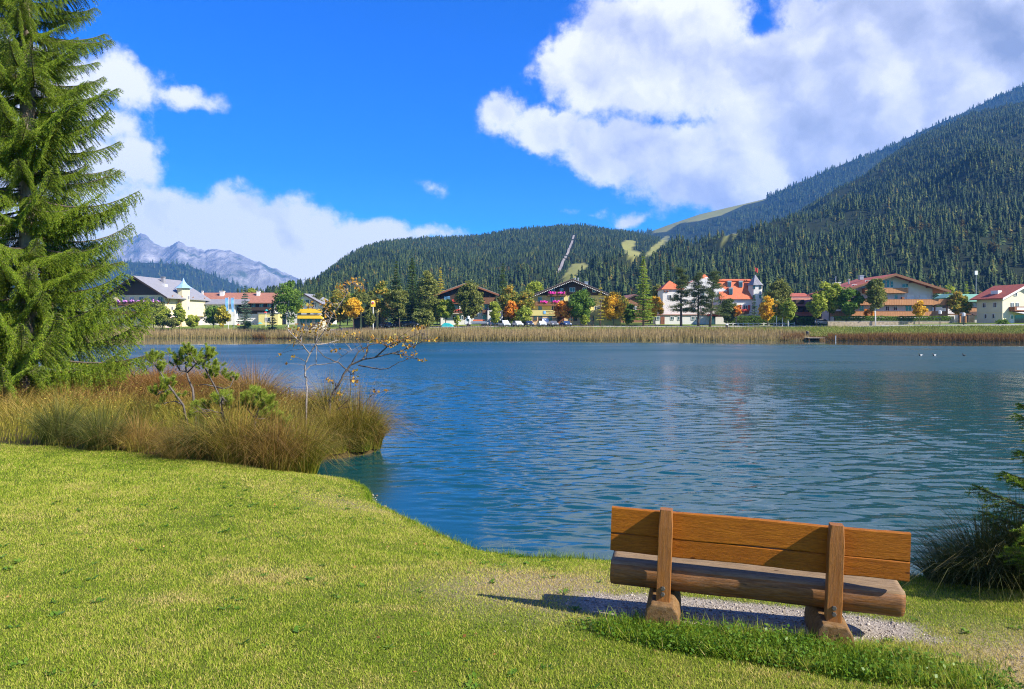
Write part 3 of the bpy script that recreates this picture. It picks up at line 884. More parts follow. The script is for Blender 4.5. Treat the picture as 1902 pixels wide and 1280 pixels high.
mat_plain('m_redbrown_roof', (0.33, 0.085, 0.05), 0.75, 0.25, 1.5)
mat_plain('m_orange_roof', (0.56, 0.135, 0.055), 0.75, 0.15, 1.5)
mat_plain('m_slate_roof', (0.20, 0.20, 0.23), 0.6, 0.4, 3.0)
mat_plain('m_copper_roof', (0.24, 0.40, 0.60), 0.5, 0.15, 1.5)
mat_plain('m_white_paint', (0.66, 0.66, 0.65), 0.5, 0.05, 2.0)
mat_plain('m_red_paint', (0.50, 0.04, 0.03), 0.5, 0.1, 2.0)
mat_plain('m_yellow_paint', (0.80, 0.52, 0.03), 0.5, 0.1, 2.0)
mat_plain('m_blue_cloth', (0.20, 0.45, 0.80), 0.7, 0.15, 2.0)
mat_plain('m_teal_cloth', (0.02, 0.38, 0.40), 0.6, 0.15, 2.0)
mat_plain('m_metal', (0.35, 0.36, 0.37), 0.4, 0.1, 2.0, metallic=0.6)
mat_plain('m_dark_metal', (0.03, 0.03, 0.032), 0.5, 0.1, 2.0)
mat_plain('m_glass', (0.03, 0.045, 0.06), 0.06, 0.4, 0.8, spec=0.6)
mat_plain('m_curtain', (0.30, 0.32, 0.34), 0.3, 0.2, 0.8)
mat_plain('m_pink_flower', (0.62, 0.04, 0.36), 0.7, 0.5, 6.0)
mat_plain('m_lilac_flower', (0.50, 0.20, 0.55), 0.7, 0.5, 6.0)
mat_plain('m_red_flower', (0.50, 0.06, 0.04), 0.7, 0.5, 6.0)
mat_plain('m_asphalt', (0.30, 0.29, 0.28), 0.9, 0.12, 1.0)
mat_plain('m_concrete', (0.42, 0.40, 0.36), 0.85, 0.15, 1.0)
mat_plain('m_stone_wall', (0.32, 0.26, 0.18), 0.9, 0.4, 2.0)
mat_plain('m_tyre', (0.015, 0.015, 0.015), 0.8, 0.1, 2.0)

def window(par, u, v, w, h, plane='front', y=0.0, nx=2, ny=1, frame='m_white_paint', glass='m_glass', shutters=None, fw=0.09):
    """plane 'front': wall at local y looking -y; 'right'/'left': wall at local x=y looking +x/-x (u is then local y)"""
    def put(mb, a0, a1, d0, d1, z0, z1):
        if plane == 'front': mb.box(a0, a1, y - d1, y - d0, z0, z1)
        elif plane == 'right': mb.box(y + d0, y + d1, a0, a1, z0, z1)
        else: mb.box(y - d1, y - d0, a0, a1, z0, z1)
    f = MB(); a, b = u - w / 2, u + w / 2; z0, z1 = v - h / 2, v + h / 2
    put(f, a - fw, a, 0.01, 0.10, z0 - fw, z1 + fw); put(f, b, b + fw, 0.01, 0.10, z0 - fw, z1 + fw)
    put(f, a, b, 0.01, 0.10, z1, z1 + fw); put(f, a, b, 0.01, 0.13, z0 - fw, z0)
    for i in range(1, nx): x = a + w * i / nx; put(f, x - 0.035, x + 0.035, 0.01, 0.08, z0, z1)
    for i in range(1, ny): z = z0 + h * i / ny; put(f, a, b, 0.012, 0.075, z - 0.03, z + 0.03)
    o = f.build('window', frame, par)
    g = MB(); put(g, a, b, 0.005, 0.04, z0, z1); g.build('pane', glass, o)
    if shutters:
        for sgn in (-1, 1):
            s = MB(); c = u + sgn * (w / 2 + fw + w * 0.25 + 0.02)
            put(s, c - w * 0.25, c + w * 0.25, 0.01, 0.06, z0 - fw, z1 + fw); s.build('shutter', shutters, o)
    return o

def flower_row(par, u0, u1, z, y, mat, seed=0, r=0.32):
    mb = MB(); n = max(2, int((u1 - u0) / (r * 0.9)))
    rr = random.Random(seed)
    for i in range(n + 1):
        for k in range(3):
            mb.blob((u0 + (u1 - u0) * i / n + rr.uniform(-.1, .1), y + rr.uniform(-.12, .12), z + rr.uniform(-.25, .2)), r * rr.uniform(0.45, 0.8), rr.random())
    return mb.build('flower_box', mat, par)

def balcony(par, u0, u1, z, depth=1.3, h=1.0, mat='m_brown_wood', y=0.0, right=None, plank=0.0):
    """slab, rail posts and boarding of a balcony on the front wall"""
    s = MB().box(u0, u1, y - depth, y - 0.004, z - 0.18, z)
    o = s.build('balcony', mat, par)
    r = MB()
    n = max(3, int((u1 - u0) / 0.42)); w = (u1 - u0) / n
    for i in range(n):
        r.box(u0 + i * w + 0.012, u0 + (i + 1) * w - 0.012, y - depth - 0.05, y - depth - 0.005 - 0.01 * (i % 2), z - 0.12, z + h - 0.07)
    for uu in (u0 - 0.005, u1 - 0.045):
        r.box(uu, uu + 0.05, y - depth + 0.01, y - 0.02, z + 0.005, z + h - 0.07)
    r.build('railing', mat, o)
    t = MB().box(u0 - 0.06, u1 + 0.06, y - depth - 0.09, y - depth + 0.05, z + h - 0.066, z + h); t.build('handrail', mat, o)
    return o

def gable_roof(par, W, L, He, Hr, over, thick, mat, ridge=0.0, y0=None, fascia='m_dark_wood'):
    """two slabs meeting at a ridge along local y, wide eaves, barge boards and purlin ends"""
    y0 = -over if y0 is None else y0; y1 = L + over
    hw = W / 2
    sl = (Hr - He) / (hw - 0)
    roof = MB()
    for sgn in (-1, 1):
        xe = sgn * (hw + over); ze = Hr - (hw + over - sgn * 0) * sl
        roof.prism([(ridge, Hr + 0.02), (xe, ze), (xe, ze + thick), (ridge, Hr + thick + 0.02)][::sgn], 'y', y0, y1)
    o = roof.build('roof', mat, par)
    f = MB()
    for sgn in (-1, 1):
        xe = sgn * (hw + over + 0.03); ze = Hr - (hw + over + 0.03) * sl
        f.prism([(ridge, Hr - 0.28), (xe, ze - 0.28), (xe, ze + thick * .8), (ridge, Hr + thick * .8)][::sgn], 'y', y0 - 0.07, y0 - 0.004)
    f.build('barge_board', fascia, o)
    for k in (-0.85, -0.45, 0.0, 0.45, 0.85):
        x = k * hw; z = Hr - abs(x) * sl
        MB().box(x - 0.11, x + 0.11, y0 + 0.1, 0.02, z - 0.34, z - 0.06).build('purlin', fascia, o)
    return o

def chimney(roof, x, y, z0, z1, w=0.8, mat='m_white_wall'):
    c = MB().box(x - w / 2, x + w / 2, y - w / 2, y + w / 2, z0, z1).box(x - w * .62, x + w * .62, y - w * .62, y + w * .62, z1 - 0.14, z1 + 0.06)
    return c.build('chimney', mat, roof)

def vent(roof, x, y, z0, z1, r=0.18):
    c = MB().lathe([(r, z0), (r, z1 - 0.3), (r * 1.7, z1 - 0.28), (r * 1.7, z1 - 0.05), (0.02, z1)], x, y, 8)
    return c.build('vent_pipe', 'm_metal', roof)

def gable_wall(par, name, W, L, z0, He, Hr, mat, inset=0.0, ztop=None):
    """walls with the gable triangle at front and back; ztop cuts the prism flat"""
    hw = W / 2 - inset; sl = (Hr - He) / (W / 2)
    zc = lambda x: Hr - abs(x) * sl
    if ztop is None:
        poly = [(-hw, z0), (hw, z0), (hw, zc(hw)), (0, Hr), (-hw, zc(hw))]
    else:
        poly = [(-hw, z0), (hw, z0), (hw, ztop), (-hw, ztop)]
    return MB().prism(poly, 'y', inset, L - inset).build(name, mat, par)

def frame_of(pxc, base_py, D):
    s = D / F
    x = (pxc - PXC) * s
    z = HC + (HZ - base_py) * s
    return (x, D, z), (lambda px: (px - pxc) * s), (lambda py: (base_py - py) * s)

# ------------------------------------------------------------------ village buildings
def yellow_hotel():
    loc, U, Vv = frame_of(1062, 605, 206)
    t = thing('hotel', 'yellow hotel with dark timber gable and pink balcony flowers', 'hotel', loc)
    W = U(1133) - U(990); He, Hr = Vv(549), Vv(520)
    gable_wall(t, 'wall', W, 15, -1.5, He, Hr, 'm_yellow_wall', ztop=Vv(549))
    gable_wall(t, 'timber_gable', W + .3, 15.3, Vv(549), He, Hr, 'm_dark_wood')
    rf = gable_roof(t, W + .3, 15, He, Hr, 1.7, 0.25, 'm_grey_roof')
    sc = MB()
    for sgn in (-1, 1):
        for i in range(26):
            x = sgn * (i + 0.5) / 26 * (W / 2 + 1.6); z = Hr - abs(x) * (Hr - He) / ((W + .3) / 2) - 0.3
            sc.lathe([(0.16, z - 0.14), (0.16, z + 0.02)], x, -1.82, 6)
    sc.build('scalloped_trim', 'm_white_paint', rf)
    for px in (1070, 1076): vent(rf, U(px), 4, Vv(524), Vv(514))
    chimney(rf, U(1093), 6, Vv(532), Vv(521), 0.9, 'm_metal')
    for px in (1027, 1043): window(t, U(px), Vv(539), 0.75, 0.9, y=-.0 )
    window(t, U(1063), Vv(538.5), 1.35, 1.05); window(t, U(1086), Vv(538), 1.0, 1.0); window(t, U(1104), Vv(539.5), 0.9, 0.9)
    b1 = balcony(t, U(1017), U(1051), Vv(549), mat='m_brown_wood', h=1.0)
    flower_row(b1, U(1019), U(1030), Vv(544.2), -1.45, 'm_pink_flower', 1); flower_row(b1, U(1036), U(1047), Vv(544.2), -1.45, 'm_pink_flower', 2)
    b2 = balcony(t, U(993), U(1053), Vv(567.5), mat='m_brown_wood', h=1.0)
    flower_row(b2, U(1004), U(1015), Vv(561), -1.45, 'm_pink_flower', 3); flower_row(b2, U(1027), U(1037), Vv(560.5), -1.45, 'm_pink_flower', 4)
    for px in (1003, 1026, 1044, 1060): window(t, U(px), Vv(557), 0.95, 1.35, nx=2)
    for px in (1003, 1028, 1047): window(t, U(px), Vv(573), 0.95, 1.2, nx=2)
    for px in (1080, 1098, 1117): window(t, U(px), Vv(558), 1.0, 1.0)
    for px in (1078, 1108): window(t, U(px), Vv(573), 1.0, 1.0)
    # low restaurant wing in front
    ex = MB().box(U(972), U(1138), -4.5, -0.004, -1.5, Vv(587)).build('wing_wall', 'm_peach_wall', t)
    MB().box(U(971), U(1139), -4.75, -0.003, Vv(587) + .004, Vv(577)).build('sign_band', 'm_yellow_wall', t)
    for px in (993, 1003, 1020, 1057, 1066, 1101, 1111, 1130):
        window(t, U(px), Vv(591.5), 0.85, 1.25, y=-4.5, nx=2, ny=2, frame='m_red_wood')
    d = MB().box(U(1033), U(1046), -4.6, -4.505, -1.4, Vv(589)).build('door', 'm_red_wood', t)
    MB().lathe([(0.03, Vv(600)), (0.03, Vv(596))], U(1043), -4.66, 6).build('handle', 'm_metal', d)
    MB().box(U(1025), U(1048), -6.2, -4.76, Vv(588.5), Vv(587.2)).build('porch_roof', 'm_dark_wood', t)
    # yellow stair gable on the right
    s0, s1 = U(1100), U(1148)
    MB().prism([(s0, -1.5), (s1, -1.5), (s1, Vv(584)), ((s0 + s1) / 2 + 1.2, Vv(556)), (s0, Vv(578))], 'y', -5.2, -4.76).build('side_gable', 'm_yellow_wall', t)
    window(t, U(1110), Vv(573), 0.9, 0.95, y=-5.2)
    for i in range(4): window(t, U(1124 + i * 4.6), Vv(594), 0.22, 0.45, y=-5.2, nx=1, fw=.03)
    # sign
    sg = MB().box(U(1008), U(1048), -4.83, -4.76, Vv(584), Vv(578)).build('sign', 'm_yellow_wall', t)
    MB().box(U(1008.2), U(1012.2), -4.87, -4.835, Vv(583.4), Vv(578.4)).build('emblem', 'm_blue_cloth', sg)
    cu = bpy.data.curves.new('lettering', 'FONT'); cu.body = 'KRISTALL HOTEL'; cu.size = 0.52; cu.extrude = 0.01
    cu.materials.append(MATS['m_dark_metal'])
    tmp = bpy.data.objects.new('lettering_curve', cu); COL.objects.link(tmp)
    me = bpy.data.meshes.new_from_object(tmp.evaluated_get(bpy.context.evaluated_depsgraph_get()))
    bpy.data.objects.remove(tmp)
    lt = obj_of('lettering', me, sg)
    lt.location = (U(1013), -4.84, Vv(580.8)); lt.rotation_euler = (R(90), 0, 0)
    st = MB()
    for i in range(5): st.prism([(math.cos(R(90 + k * 36)) * (.14 if k % 2 == 0 else .06) + U(1019 + i * 2.6), math.sin(R(90 + k * 36)) * (.14 if k % 2 == 0 else .06) + Vv(582.6)) for k in range(10)], 'y', -4.85, -4.835)
    st.build('stars', 'm_red_paint', sg)['kind'] = 'stuff'; lt['kind'] = 'stuff'
yellow_hotel()

def dark_chalet():
    loc, U, Vv = frame_of(868, 604, 209)
    t = thing('chalet', 'dark timber chalet with white ground floors and grey-green roof', 'chalet', loc, R(4))
    W = U(922) - U(818); He, Hr = Vv(546), Vv(527)
    gable_wall(t, 'wall', W - .4, 17, -1.5, He, Hr, 'm_white_wall', ztop=Vv(563), inset=.2)
    gable_wall(t, 'timber_gable', W, 17, Vv(563), He, Hr, 'm_dark_wood')
    rf = gable_roof(t, W, 17, He, Hr, 1.6, 0.28, 'm_greygreen_roof', fascia='m_red_wood')
    chimney(rf, U(889), 6, Vv(538), Vv(526), 0.7, 'm_dark_metal')
    for px in (828, 833): window(t, U(px), Vv(554), 0.7, 0.9, frame='m_blue_cloth')
    window(t, U(852), Vv(554.5), 0.8, 1.0)
    b1 = balcony(t, U(832), U(858), Vv(564), depth=1.2, h=.95, mat='m_red_wood'); flower_row(b1, U(840), U(850), Vv(559), -1.35, 'm_red_flower', 5)
    b2 = balcony(t, U(894), U(921), Vv(564), depth=1.2, h=1.7, mat='m_brown_wood'); flower_row(b2, U(893), U(899), Vv(559.5), -1.35, 'm_red_flower', 6)
    b3 = balcony(t, U(842), U(862), Vv(581), depth=1.2, h=.95, mat='m_red_wood'); flower_row(b3, U(849), U(856), Vv(576.5), -1.35, 'm_red_flower', 7)
    b4 = balcony(t, U(896), U(921), Vv(582), depth=1.2, h=.95, mat='m_brown_wood')
    for px in (844, 850, 903, 911): window(t, U(px), Vv(571), 0.85, 1.6, y=.2)
    for px in (848, 857): window(t, U(px), Vv(590), 0.9, 1.0, y=.2, shutters='m_dark_wood', nx=2)
    for px in (828, 900, 910): window(t, U(px), Vv(589), 0.9, 1.1, y=.2)
    MB().box(U(905), U(933), -2.6, 0.19, -1.5, Vv(577)).build('side_wing', 'm_white_wall', t)
    window(t, U(919), Vv(588), 1.2, 1.2, y=-2.6)
    for px in (909, 917): MB().box(U(px), U(px) + .14, -1.24, -1.1, Vv(555), Vv(546) - .2).build('balcony_post', 'm_dark_wood', t)
dark_chalet()

def apartment():
    loc, U, Vv = frame_of(1653, 600, 193)
    t = thing('apartment_house', 'wide white apartment house with three tiers of orange larch balconies', 'house', loc)
    W = U(1732) - U(1574); He, Hr = Vv(536.5), Vv(512)
    gable_wall(t, 'wall', W, 16, -1.2, He, Hr, 'm_white_wall')
    rf = gable_roof(t, W, 16, He, Hr, 3.0, 0.3, 'm_redbrown_roof', fascia='m_brown_wood')
    chimney(rf, U(1570), 5, Vv(535), Vv(523), 1.3); vent(rf, U(1574), 7, Vv(535), Vv(510), .1)
    chimney(rf, U(1626), 8, Vv(516), Vv(507.5), 1.0, 'm_metal'); vent(rf, U(1596), 6, Vv(525), Vv(515))
    vent(rf, U(1556), 9, Vv(538), Vv(517), .07)
    bt = balcony(t, U(1601), U(1681), Vv(544), depth=1.6, h=1.2, mat='m_larch_wood')
    bm = balcony(t, U(1560), U(1754), Vv(566), depth=1.7, h=1.35, mat='m_larch_wood')
    bl = balcony(t, U(1540), U(1753), Vv(587), depth=1.7, h=1.2, mat='m_larch_wood')
    MB().box(U(1538), U(1755), -1.9, -.004, -1.2, Vv(588.3)).build('base_wall', 'm_white_wall', t)
    # glazed gable
    for (px0, px1, py0, py1) in ((1607, 1614.5, 521, 534), (1616, 1623, 521, 534), (1638, 1645, 521, 534), (1646.5, 1652, 521, 534), (1653.5, 1659, 523, 534), (1623.5, 1630, 519, 534)):
        window(t, U((px0 + px1) / 2), Vv((py0 + py1) / 2), U(px1) - U(px0) - .15, Vv(py0) - Vv(py1), nx=1, ny=2, fw=.07)
    window(t, U(1681), Vv(530.5), 1.5, .7, nx=2); window(t, U(1587), Vv(532), 1.2, .8)
    for px, w in ((1664, .75), (1620, .9), (1600, .9)): window(t, U(px), Vv(552), w, 0.95)
    for px in (1691, 1715): window(t, U(px), Vv(552.5), 1.9, 1.25, nx=1, glass='m_white_paint', fw=.05)
    for px, w in ((1648, .75), (1663, .8), (1687, 1.4), (1600, 1.0), (1576, 1.0), (1625, .9)): window(t, U(px), Vv(573), w, 1.0 if w < 1 else 1.25)
    MB().box(U(1671), U(1675), -1.3, -.7, Vv(566), Vv(552)).build('patio_chair', 'm_red_wood', t)
    for px in (1729.5, 1752): MB().box(U(px), U(px) + .3, -1.5, -1.2, Vv(587), Vv(566)-.2).build('balcony_post', 'm_brown_wood', t)
    MB().lathe([(.06, -1), (.06, Vv(545))], U(1730.5), -.1, 6).build('drainpipe', 'm_metal', t)
apartment()

def white_hotel():
    loc, U, Vv = frame_of(1320, 603, 206)
    t = thing('castle_hotel', 'white castle-like hotel with orange tiled roofs and slate-capped corner tower', 'hotel', loc)
    # left block with hipped roof
    x0, x1 = U(1231), U(1268)
    MB().box(x0, x1, 0, 9, -1.4, Vv(537)).build('wall', 'm_white_wall', t)
    cx = (x0 + x1) / 2
    o = .45
    zE, zT = Vv(537.5), Vv(520)
    hip = MB(); a, b = x0 - o, x1 + o
    hip.quad_faces([(a, -o, zE), (b, -o, zE), (b, 9 + o, zE), (a, 9 + o, zE), (U(1248), 3, zT), (U(1250), 6, zT), ((a + cx) / 2 - .2, -o + 2.2, zE + 1.2), ((b + cx) / 2 + .2, -o + 2.2, zE + 1.2)],
                   [(3, 2, 1, 0), (0, 1, 7, 6), (6, 7, 4), (1, 2, 5, 4, 7), (2, 3, 5), (3, 0, 6, 4, 5)])
    hip.build('roof', 'm_orange_roof', t)
    window(t, U(1244), Vv(551.5), 0.8, .9); window(t, U(1257), Vv(551.5), 0.8, .9)
    for px in (1234.5, 1240): MB().lathe([(.02, Vv(543.5)), (.3, Vv(541)), (.3, Vv(540))], U(px), -.1, 8).build('painted_shield', 'm_brown_roof', t)
    # low front with door
    MB().box(U(1213), U(1352), -3.2, -.004, -1.4, Vv(586)).build('front_wing', 'm_white_wall', t)
    MB().box(U(1211), U(1354), -3.5, -.003, Vv(586) + .004, Vv(584.5)).build('wing_roof', 'm_brown_roof', t)
    d = MB().box(U(1222.5), U(1230), -3.3, -3.205, -1.2, Vv(588.5)).build('door', 'm_red_wood', t)
    MB().lathe([(0.03, Vv(597)), (0.03, Vv(595))], U(1228.5), -3.36, 6).build('handle', 'm_metal', d)
    for px in (1218, 1244, 1257, 1282, 1290): window(t, U(px), Vv(591.5), .8, .8, y=-3.2)
    # middle block with high gables
    mx0, mx1 = U(1266), U(1352)
    W = mx1 - mx0; mid = (mx0 + mx1) / 2
    mpoly = [(mx0, -1.4), (mx1, -1.4), (mx1, Vv(540)), (mid + 1.2, Vv(517)), (mid - 1.2, Vv(517)), (mx0, Vv(532))]
    MB().prism(mpoly, 'y', .4, 12).build('gable_block', 'm_white_wall', t)
    rf = MB()
    rf.prism([(mx0 - .4, Vv(534)), (mid, Vv(516)), (mid, Vv(514)), (mx0 - .4, Vv(532))], 'y', 1.2, 12.4)
    rf.prism([(mid, Vv(516)), (mx1 + .4, Vv(541)), (mx1 + .4, Vv(539)), (mid, Vv(514))], 'y', 1.2, 12.4)
    rf.build('main_roof', 'm_orange_roof', t)
    tx = U(1313)
    MB().box(tx - .75, tx + .75, 2, 4, Vv(530), Vv(514)).build('bell_turret', 'm_white_wall', t)
    MB().lathe([(1.35, Vv(514.5)), (.7, Vv(511)), (.02, Vv(507))], tx, 3, 4, R(45)).build('turret_roof', 'm_orange_roof', t)
    for py in (545, 560, 575):
        for px in (1275, 1289, 1306, 1322, 1338): window(t, U(px), Vv(py), .85, 1.05, y=.4)
    MB().box(U(1308), U(1326), -4.6, -3.21, Vv(587.5), Vv(584)).build('awning', 'm_red_paint', t)
    MB().box(U(1311), U(1323), -3.25, -3.205, -1.2, Vv(587.5)).build('entrance', 'm_glass', t)
    # right block with great mansard
    rx0, rx1 = U(1340), U(1401)
    MB().box(rx0, rx1, -.4, 10, -1.4, Vv(555)).build('right_wall', 'm_white_wall', t)
    zt, zm, zb = Vv(517), Vv(519.5), Vv(556)
    MB().prism([(-1.0, zb), (2.4, zm), (3.2, zt), (7.5, zt), (10.6, zb)], 'x', rx0 - .6, rx1 - .2).build('mansard_roof', 'm_orange_roof', t)
    MB().prism([(1.9, zm - .3), (2.9, zm - .1), (2.9, zm + .25), (1.9, zm + .1)], 'x', rx0 - .5, rx1 - .15).build('roof_ledge', 'm_orange_roof', t)
    for px, py0, py1 in ((1357, 521, 532), (1378, 521, 533), (1357, 534, 547)):
        zz0, zz1 = Vv(py1), Vv(py0)
        yb = -1.0 + 3.4 * (zz0 - zb) / (zm - zb)
        dm = MB().box(U(px) - .5, U(px) + .5, yb - .25, yb + 2.0, zz0, zz1).build('dormer', 'm_metal', t)
        MB().box(U(px) - .4, U(px) + .4, yb - .32, yb - .255, zz0 + .12, zz1 - .55).build('pane', 'm_glass', dm)
        MB().prism([(yb - .4, zz1 - .35), (yb + 2.2, zz1 + .05), (yb + 2.2, zz1 + .15), (yb - .4, zz1 - .25)], 'x', U(px) - .6, U(px) + .6).build('dormer_roof', 'm_greygreen_roof', dm)
    for px in (1366, 1383): window(t, U(px), Vv(572), 1.3, 1.3, y=-.4, shutters='m_red_paint')
    b = balcony(t, U(1372), U(1388), Vv(582), depth=1.3, h=.9, mat='m_brown_wood', y=-.4); flower_row(b, U(1375), U(1385), Vv(576.5), -1.85, 'm_red_flower', 12)
    window(t, U(1380), Vv(572), 1.2, 1.6, y=-.41)
    # six-sided tower
    cxt, cyt, r = U(1404), 0.6, (U(1417) - U(1391)) / 2
    MB().lathe([(r, -1.4), (r, Vv(529.6))], cxt, cyt, 6, R(0)).build('tower', 'm_white_wall', t)
    tr = MB().lathe([(r * 1.2, Vv(530)), (r * .55, Vv(520)), (.05, Vv(510))], cxt, cyt, 6, R(0)).build('tower_roof', 'm_slate_roof', t)
    MB().lathe([(.06, Vv(511)), (.05, Vv(496))], cxt, cyt, 6).build('flagpole', 'm_dark_metal', tr)
    fl = MB()
    for i in range(5): fl.quad_faces([(cxt + i * .14, cyt + .06 * math.sin(i * 1.3), Vv(503) - i * .12), (cxt + (i + 1) * .14, cyt + .06 * math.sin((i + 1) * 1.3), Vv(503) - (i + 1) * .12), (cxt + (i + 1) * .14, cyt + .06 * math.sin((i + 1) * 1.3), Vv(496.5) - (i + 1) * .05), (cxt + i * .14, cyt + .06 * math.sin(i * 1.3), Vv(496.5) - i * .05)], [(0, 1, 2, 3)])
    fl.build('flag', 'm_red_paint', tr)
    yy = cyt - r * math.cos(R(30))
    for py in (534, 551.5, 569):
        window(t, cxt - .9, Vv(py), .55, .8, y=yy, nx=1, frame='m_dark_wood', fw=.06); window(t, cxt + .9, Vv(py), .55, .8, y=yy, nx=1, frame='m_dark_wood', fw=.06)
white_hotel()

def left_hotel():
    D = 234; s = D / F
    x = (307 - PXC) * s
    zb = HC + (HZ - 603) * s
    W, L = 19.0, 20.0
    rz = R(-10)
    # local origin: centre of the gable front; the near right corner stands at (W/2, 0)
    c, sn = math.cos(rz), math.sin(rz)
    loc = (x - W / 2 * c, D - W / 2 * sn, zb)
    t = thing('lakeside_hotel', 'cream hotel with grey roof and small blue-capped stair turret', 'hotel', loc, rz)
    V_ = lambda py: (603 - py) * s
    He, Hr = V_(547), V_(514)
    gable_wall(t, 'wall', W, L, -1.5, He, Hr, 'm_cream_wall', ztop=He - .1)
    gable_wall(t, 'timber_gable', W + .2, L, He - .1, He, Hr, 'm_dark_wood')
    rf = gable_roof(t, W, L, He, Hr, 2.2, .3, 'm_grey_roof')
    chimney(rf, 2.5, 9, Hr - 2, Hr + .6, 1.0, 'm_grey_roof')
    MB().box(3.6, 5.2, 6, 7.4, Hr - 3.2, Hr - 2.0).build('skylight', 'm_white_paint', rf)
    # front balconies with lilac flowers
    for z, n in ((V_(560), 5), (V_(577), 4)):
        b = balcony(t, -W / 2 + .5, W / 2 - .3, z - 1.0, depth=1.5, h=1.0, mat='m_brown_wood')
        for i in range(n + 2):
            u = W / 2 - 1.2 - i * 2.3
            if z > V_(570): flower_row(b, u - .5, u + .5, z + .15, -1.6, 'm_lilac_flower', 20 + i, .38)
        for i in range(5): window(t, W / 2 - 1.6 - i * 3.3, z + .6, 1.5, 1.5, glass='m_curtain' if i % 2 else 'm_glass')
    for i in range(4): window(t, W / 2 - 2 - i * 3.4, V_(592), 1.2, 1.3)
    # right-hand side: pink plinth, turret, braces, painted emblem
    MB().box(W / 2 + .01, W / 2 + .12, .3, L - .2, -1.5, V_(586)).build('plinth', 'm_pink_wall', t)
    MB().box(W / 2 + .01, W / 2 + .25, .2, L - .1, V_(586) + .004, V_(584.6)).build('plinth_ledge', 'm_grey_roof', t)
    ty = 8.6
    MB().lathe([(1.9, -1.5), (1.9, V_(532))], W / 2 + .5, ty, 8, R(22.5)).build('turret', 'm_cream_wall', t)
    tr = MB().lathe([(2.7, V_(533)), (2.2, V_(530.5)), (1.1, V_(525)), (.4, V_(519)), (.05, V_(513))], W / 2 + .5, ty, 8, R(22.5)).build('turret_roof', 'm_copper_roof', t)
    for py in (551, 571, 594): window(t, ty, V_(py), .8, 1.1, plane='right', y=W / 2 + .5 + 1.9 * math.cos(R(22.5)))
    for yy in (1.2, 6.0, 12.0, 18.6):
        MB().tube([(W / 2 + .1, yy, V_(565)), (W / 2 + .7, yy, V_(556)), (W / 2 + 1.9, yy, V_(548.5))], .17, 4).build('roof_brace', 'm_larch_wood', t)
    for yy, py in ((3.4, 572), (3.4, 594), (15, 594), (12.6, 572)): window(t, yy, V_(py), .9, 1.1, plane='right', y=W / 2 + (.12 if py > 590 else 0), shutters=None)
    em = MB().box(W / 2 + .01, W / 2 + .05, 14.6, 17.0, V_(568), V_(557)).build('painted_emblem', 'm_blue_cloth', t)
    MB().box(W / 2 + .055, W / 2 + .07, 15.4, 15.6, V_(565), V_(560)).box(W / 2 + .055, W / 2 + .07, 16.0, 16.2, V_(565), V_(560)).box(W / 2 + .055, W / 2 + .07, 15.6, 16.0, V_(563), V_(562)).build('emblem_mark', 'm_white_paint', em)
    # right section under its own eave
    MB().box(W / 2 + .004, W / 2 + 1.4, 10.4, L - .4, V_(586), V_(553)).build('bay', 'm_cream_wall', t)
left_hotel()

def redroof_inn():
    # ridge along x, gable looking right
    loc, U, Vv = frame_of(494, 603, 256)
    t = thing('inn', 'long inn with reddish brown roof and dark balcony behind trees', 'inn', loc, R(90))
    W, Lh = 13.0, U(494) - U(372)
    He, Hr = Vv(560), Vv(543.5)
    # local frame: x -> world y, front gable at world right; centre of the gable set back by W/2
    t.location.y += W / 2
    t.location.x = loc[0] + 3.0
    gable_wall(t, 'wall', W, Lh + 3, -1.5, He, Hr, 'm_white_wall')
    rf = gable_roof(t, W, Lh + 3, He, Hr, 1.5, .25, 'm_brown_roof', fascia='m_cream_wall')
    for yy, w in ((7, 1.0), (19.5, 1.3), (26, .5)): chimney(rf, -2.2 if yy < 20 else -3, yy, Hr - 2.5, Hr + .7, w)
    # the long side towards the lake is local -x
    x = -W / 2
    MB().box(x - .1, x - .004, .3, Lh + 2.6, Vv(583), Vv(559)).build('timber_storey', 'm_dark_wood', t)
    for i in range(9):
        window(t, 1.8 + i * 2.7, Vv(568), 1.0, 1.2, plane='left', y=x - .1)
    b = MB().box(x - 1.5, x - .11, .2, Lh + 2.6, Vv(577), Vv(576)).build('balcony', 'm_dark_wood', t)
    MB().box(x - 1.56, x - 1.5, .2, Lh + 2.6, Vv(577), Vv(571)).build('railing', 'm_dark_wood', b)
    MB().box(x - 4.5, x - .004, -2.5, 4.0, -1.5, Vv(583)).build('yellow_annex', 'm_yellow_wall', t)
    window(t, 1.0, Vv(594), 1.6, 1.3, plane='left', y=x - 4.5)
    MB().box(x - 4.7, x - .003, -2.8, 4.3, Vv(583) + .004, Vv(581.5)).build('annex_roof', 'm_grey_roof', t)
    for zz in (550.5, 556, 568): window(t, 0.0, Vv(zz), 1.1, 1.0, y=0)
    for xx in (-3, 3): window(t, xx, Vv(568), 1.1, 1.1)
    bb = balcony(t, -W / 2 + .5, W / 2 - .5, Vv(573), depth=1.2, h=.9, mat='m_brown_wood')
    # lower grey lean-to on the left
    MB().box(x - 3, x - .11, Lh - 10, Lh + 2, -1.5, Vv(565)).build('side_wing', 'm_white_wall', t)
    MB().prism([(x - 4, Vv(566.5)), (x - .12, Vv(557)), (x - .12, Vv(556)), (x - 4, Vv(565))], 'y', Lh - 14, Lh + 2.4).build('wing_roof', 'm_grey_roof', t)
    window(t, Lh - 3, Vv(578), 1.0, 1.0, plane='left', y=x - 3)
redroof_inn()

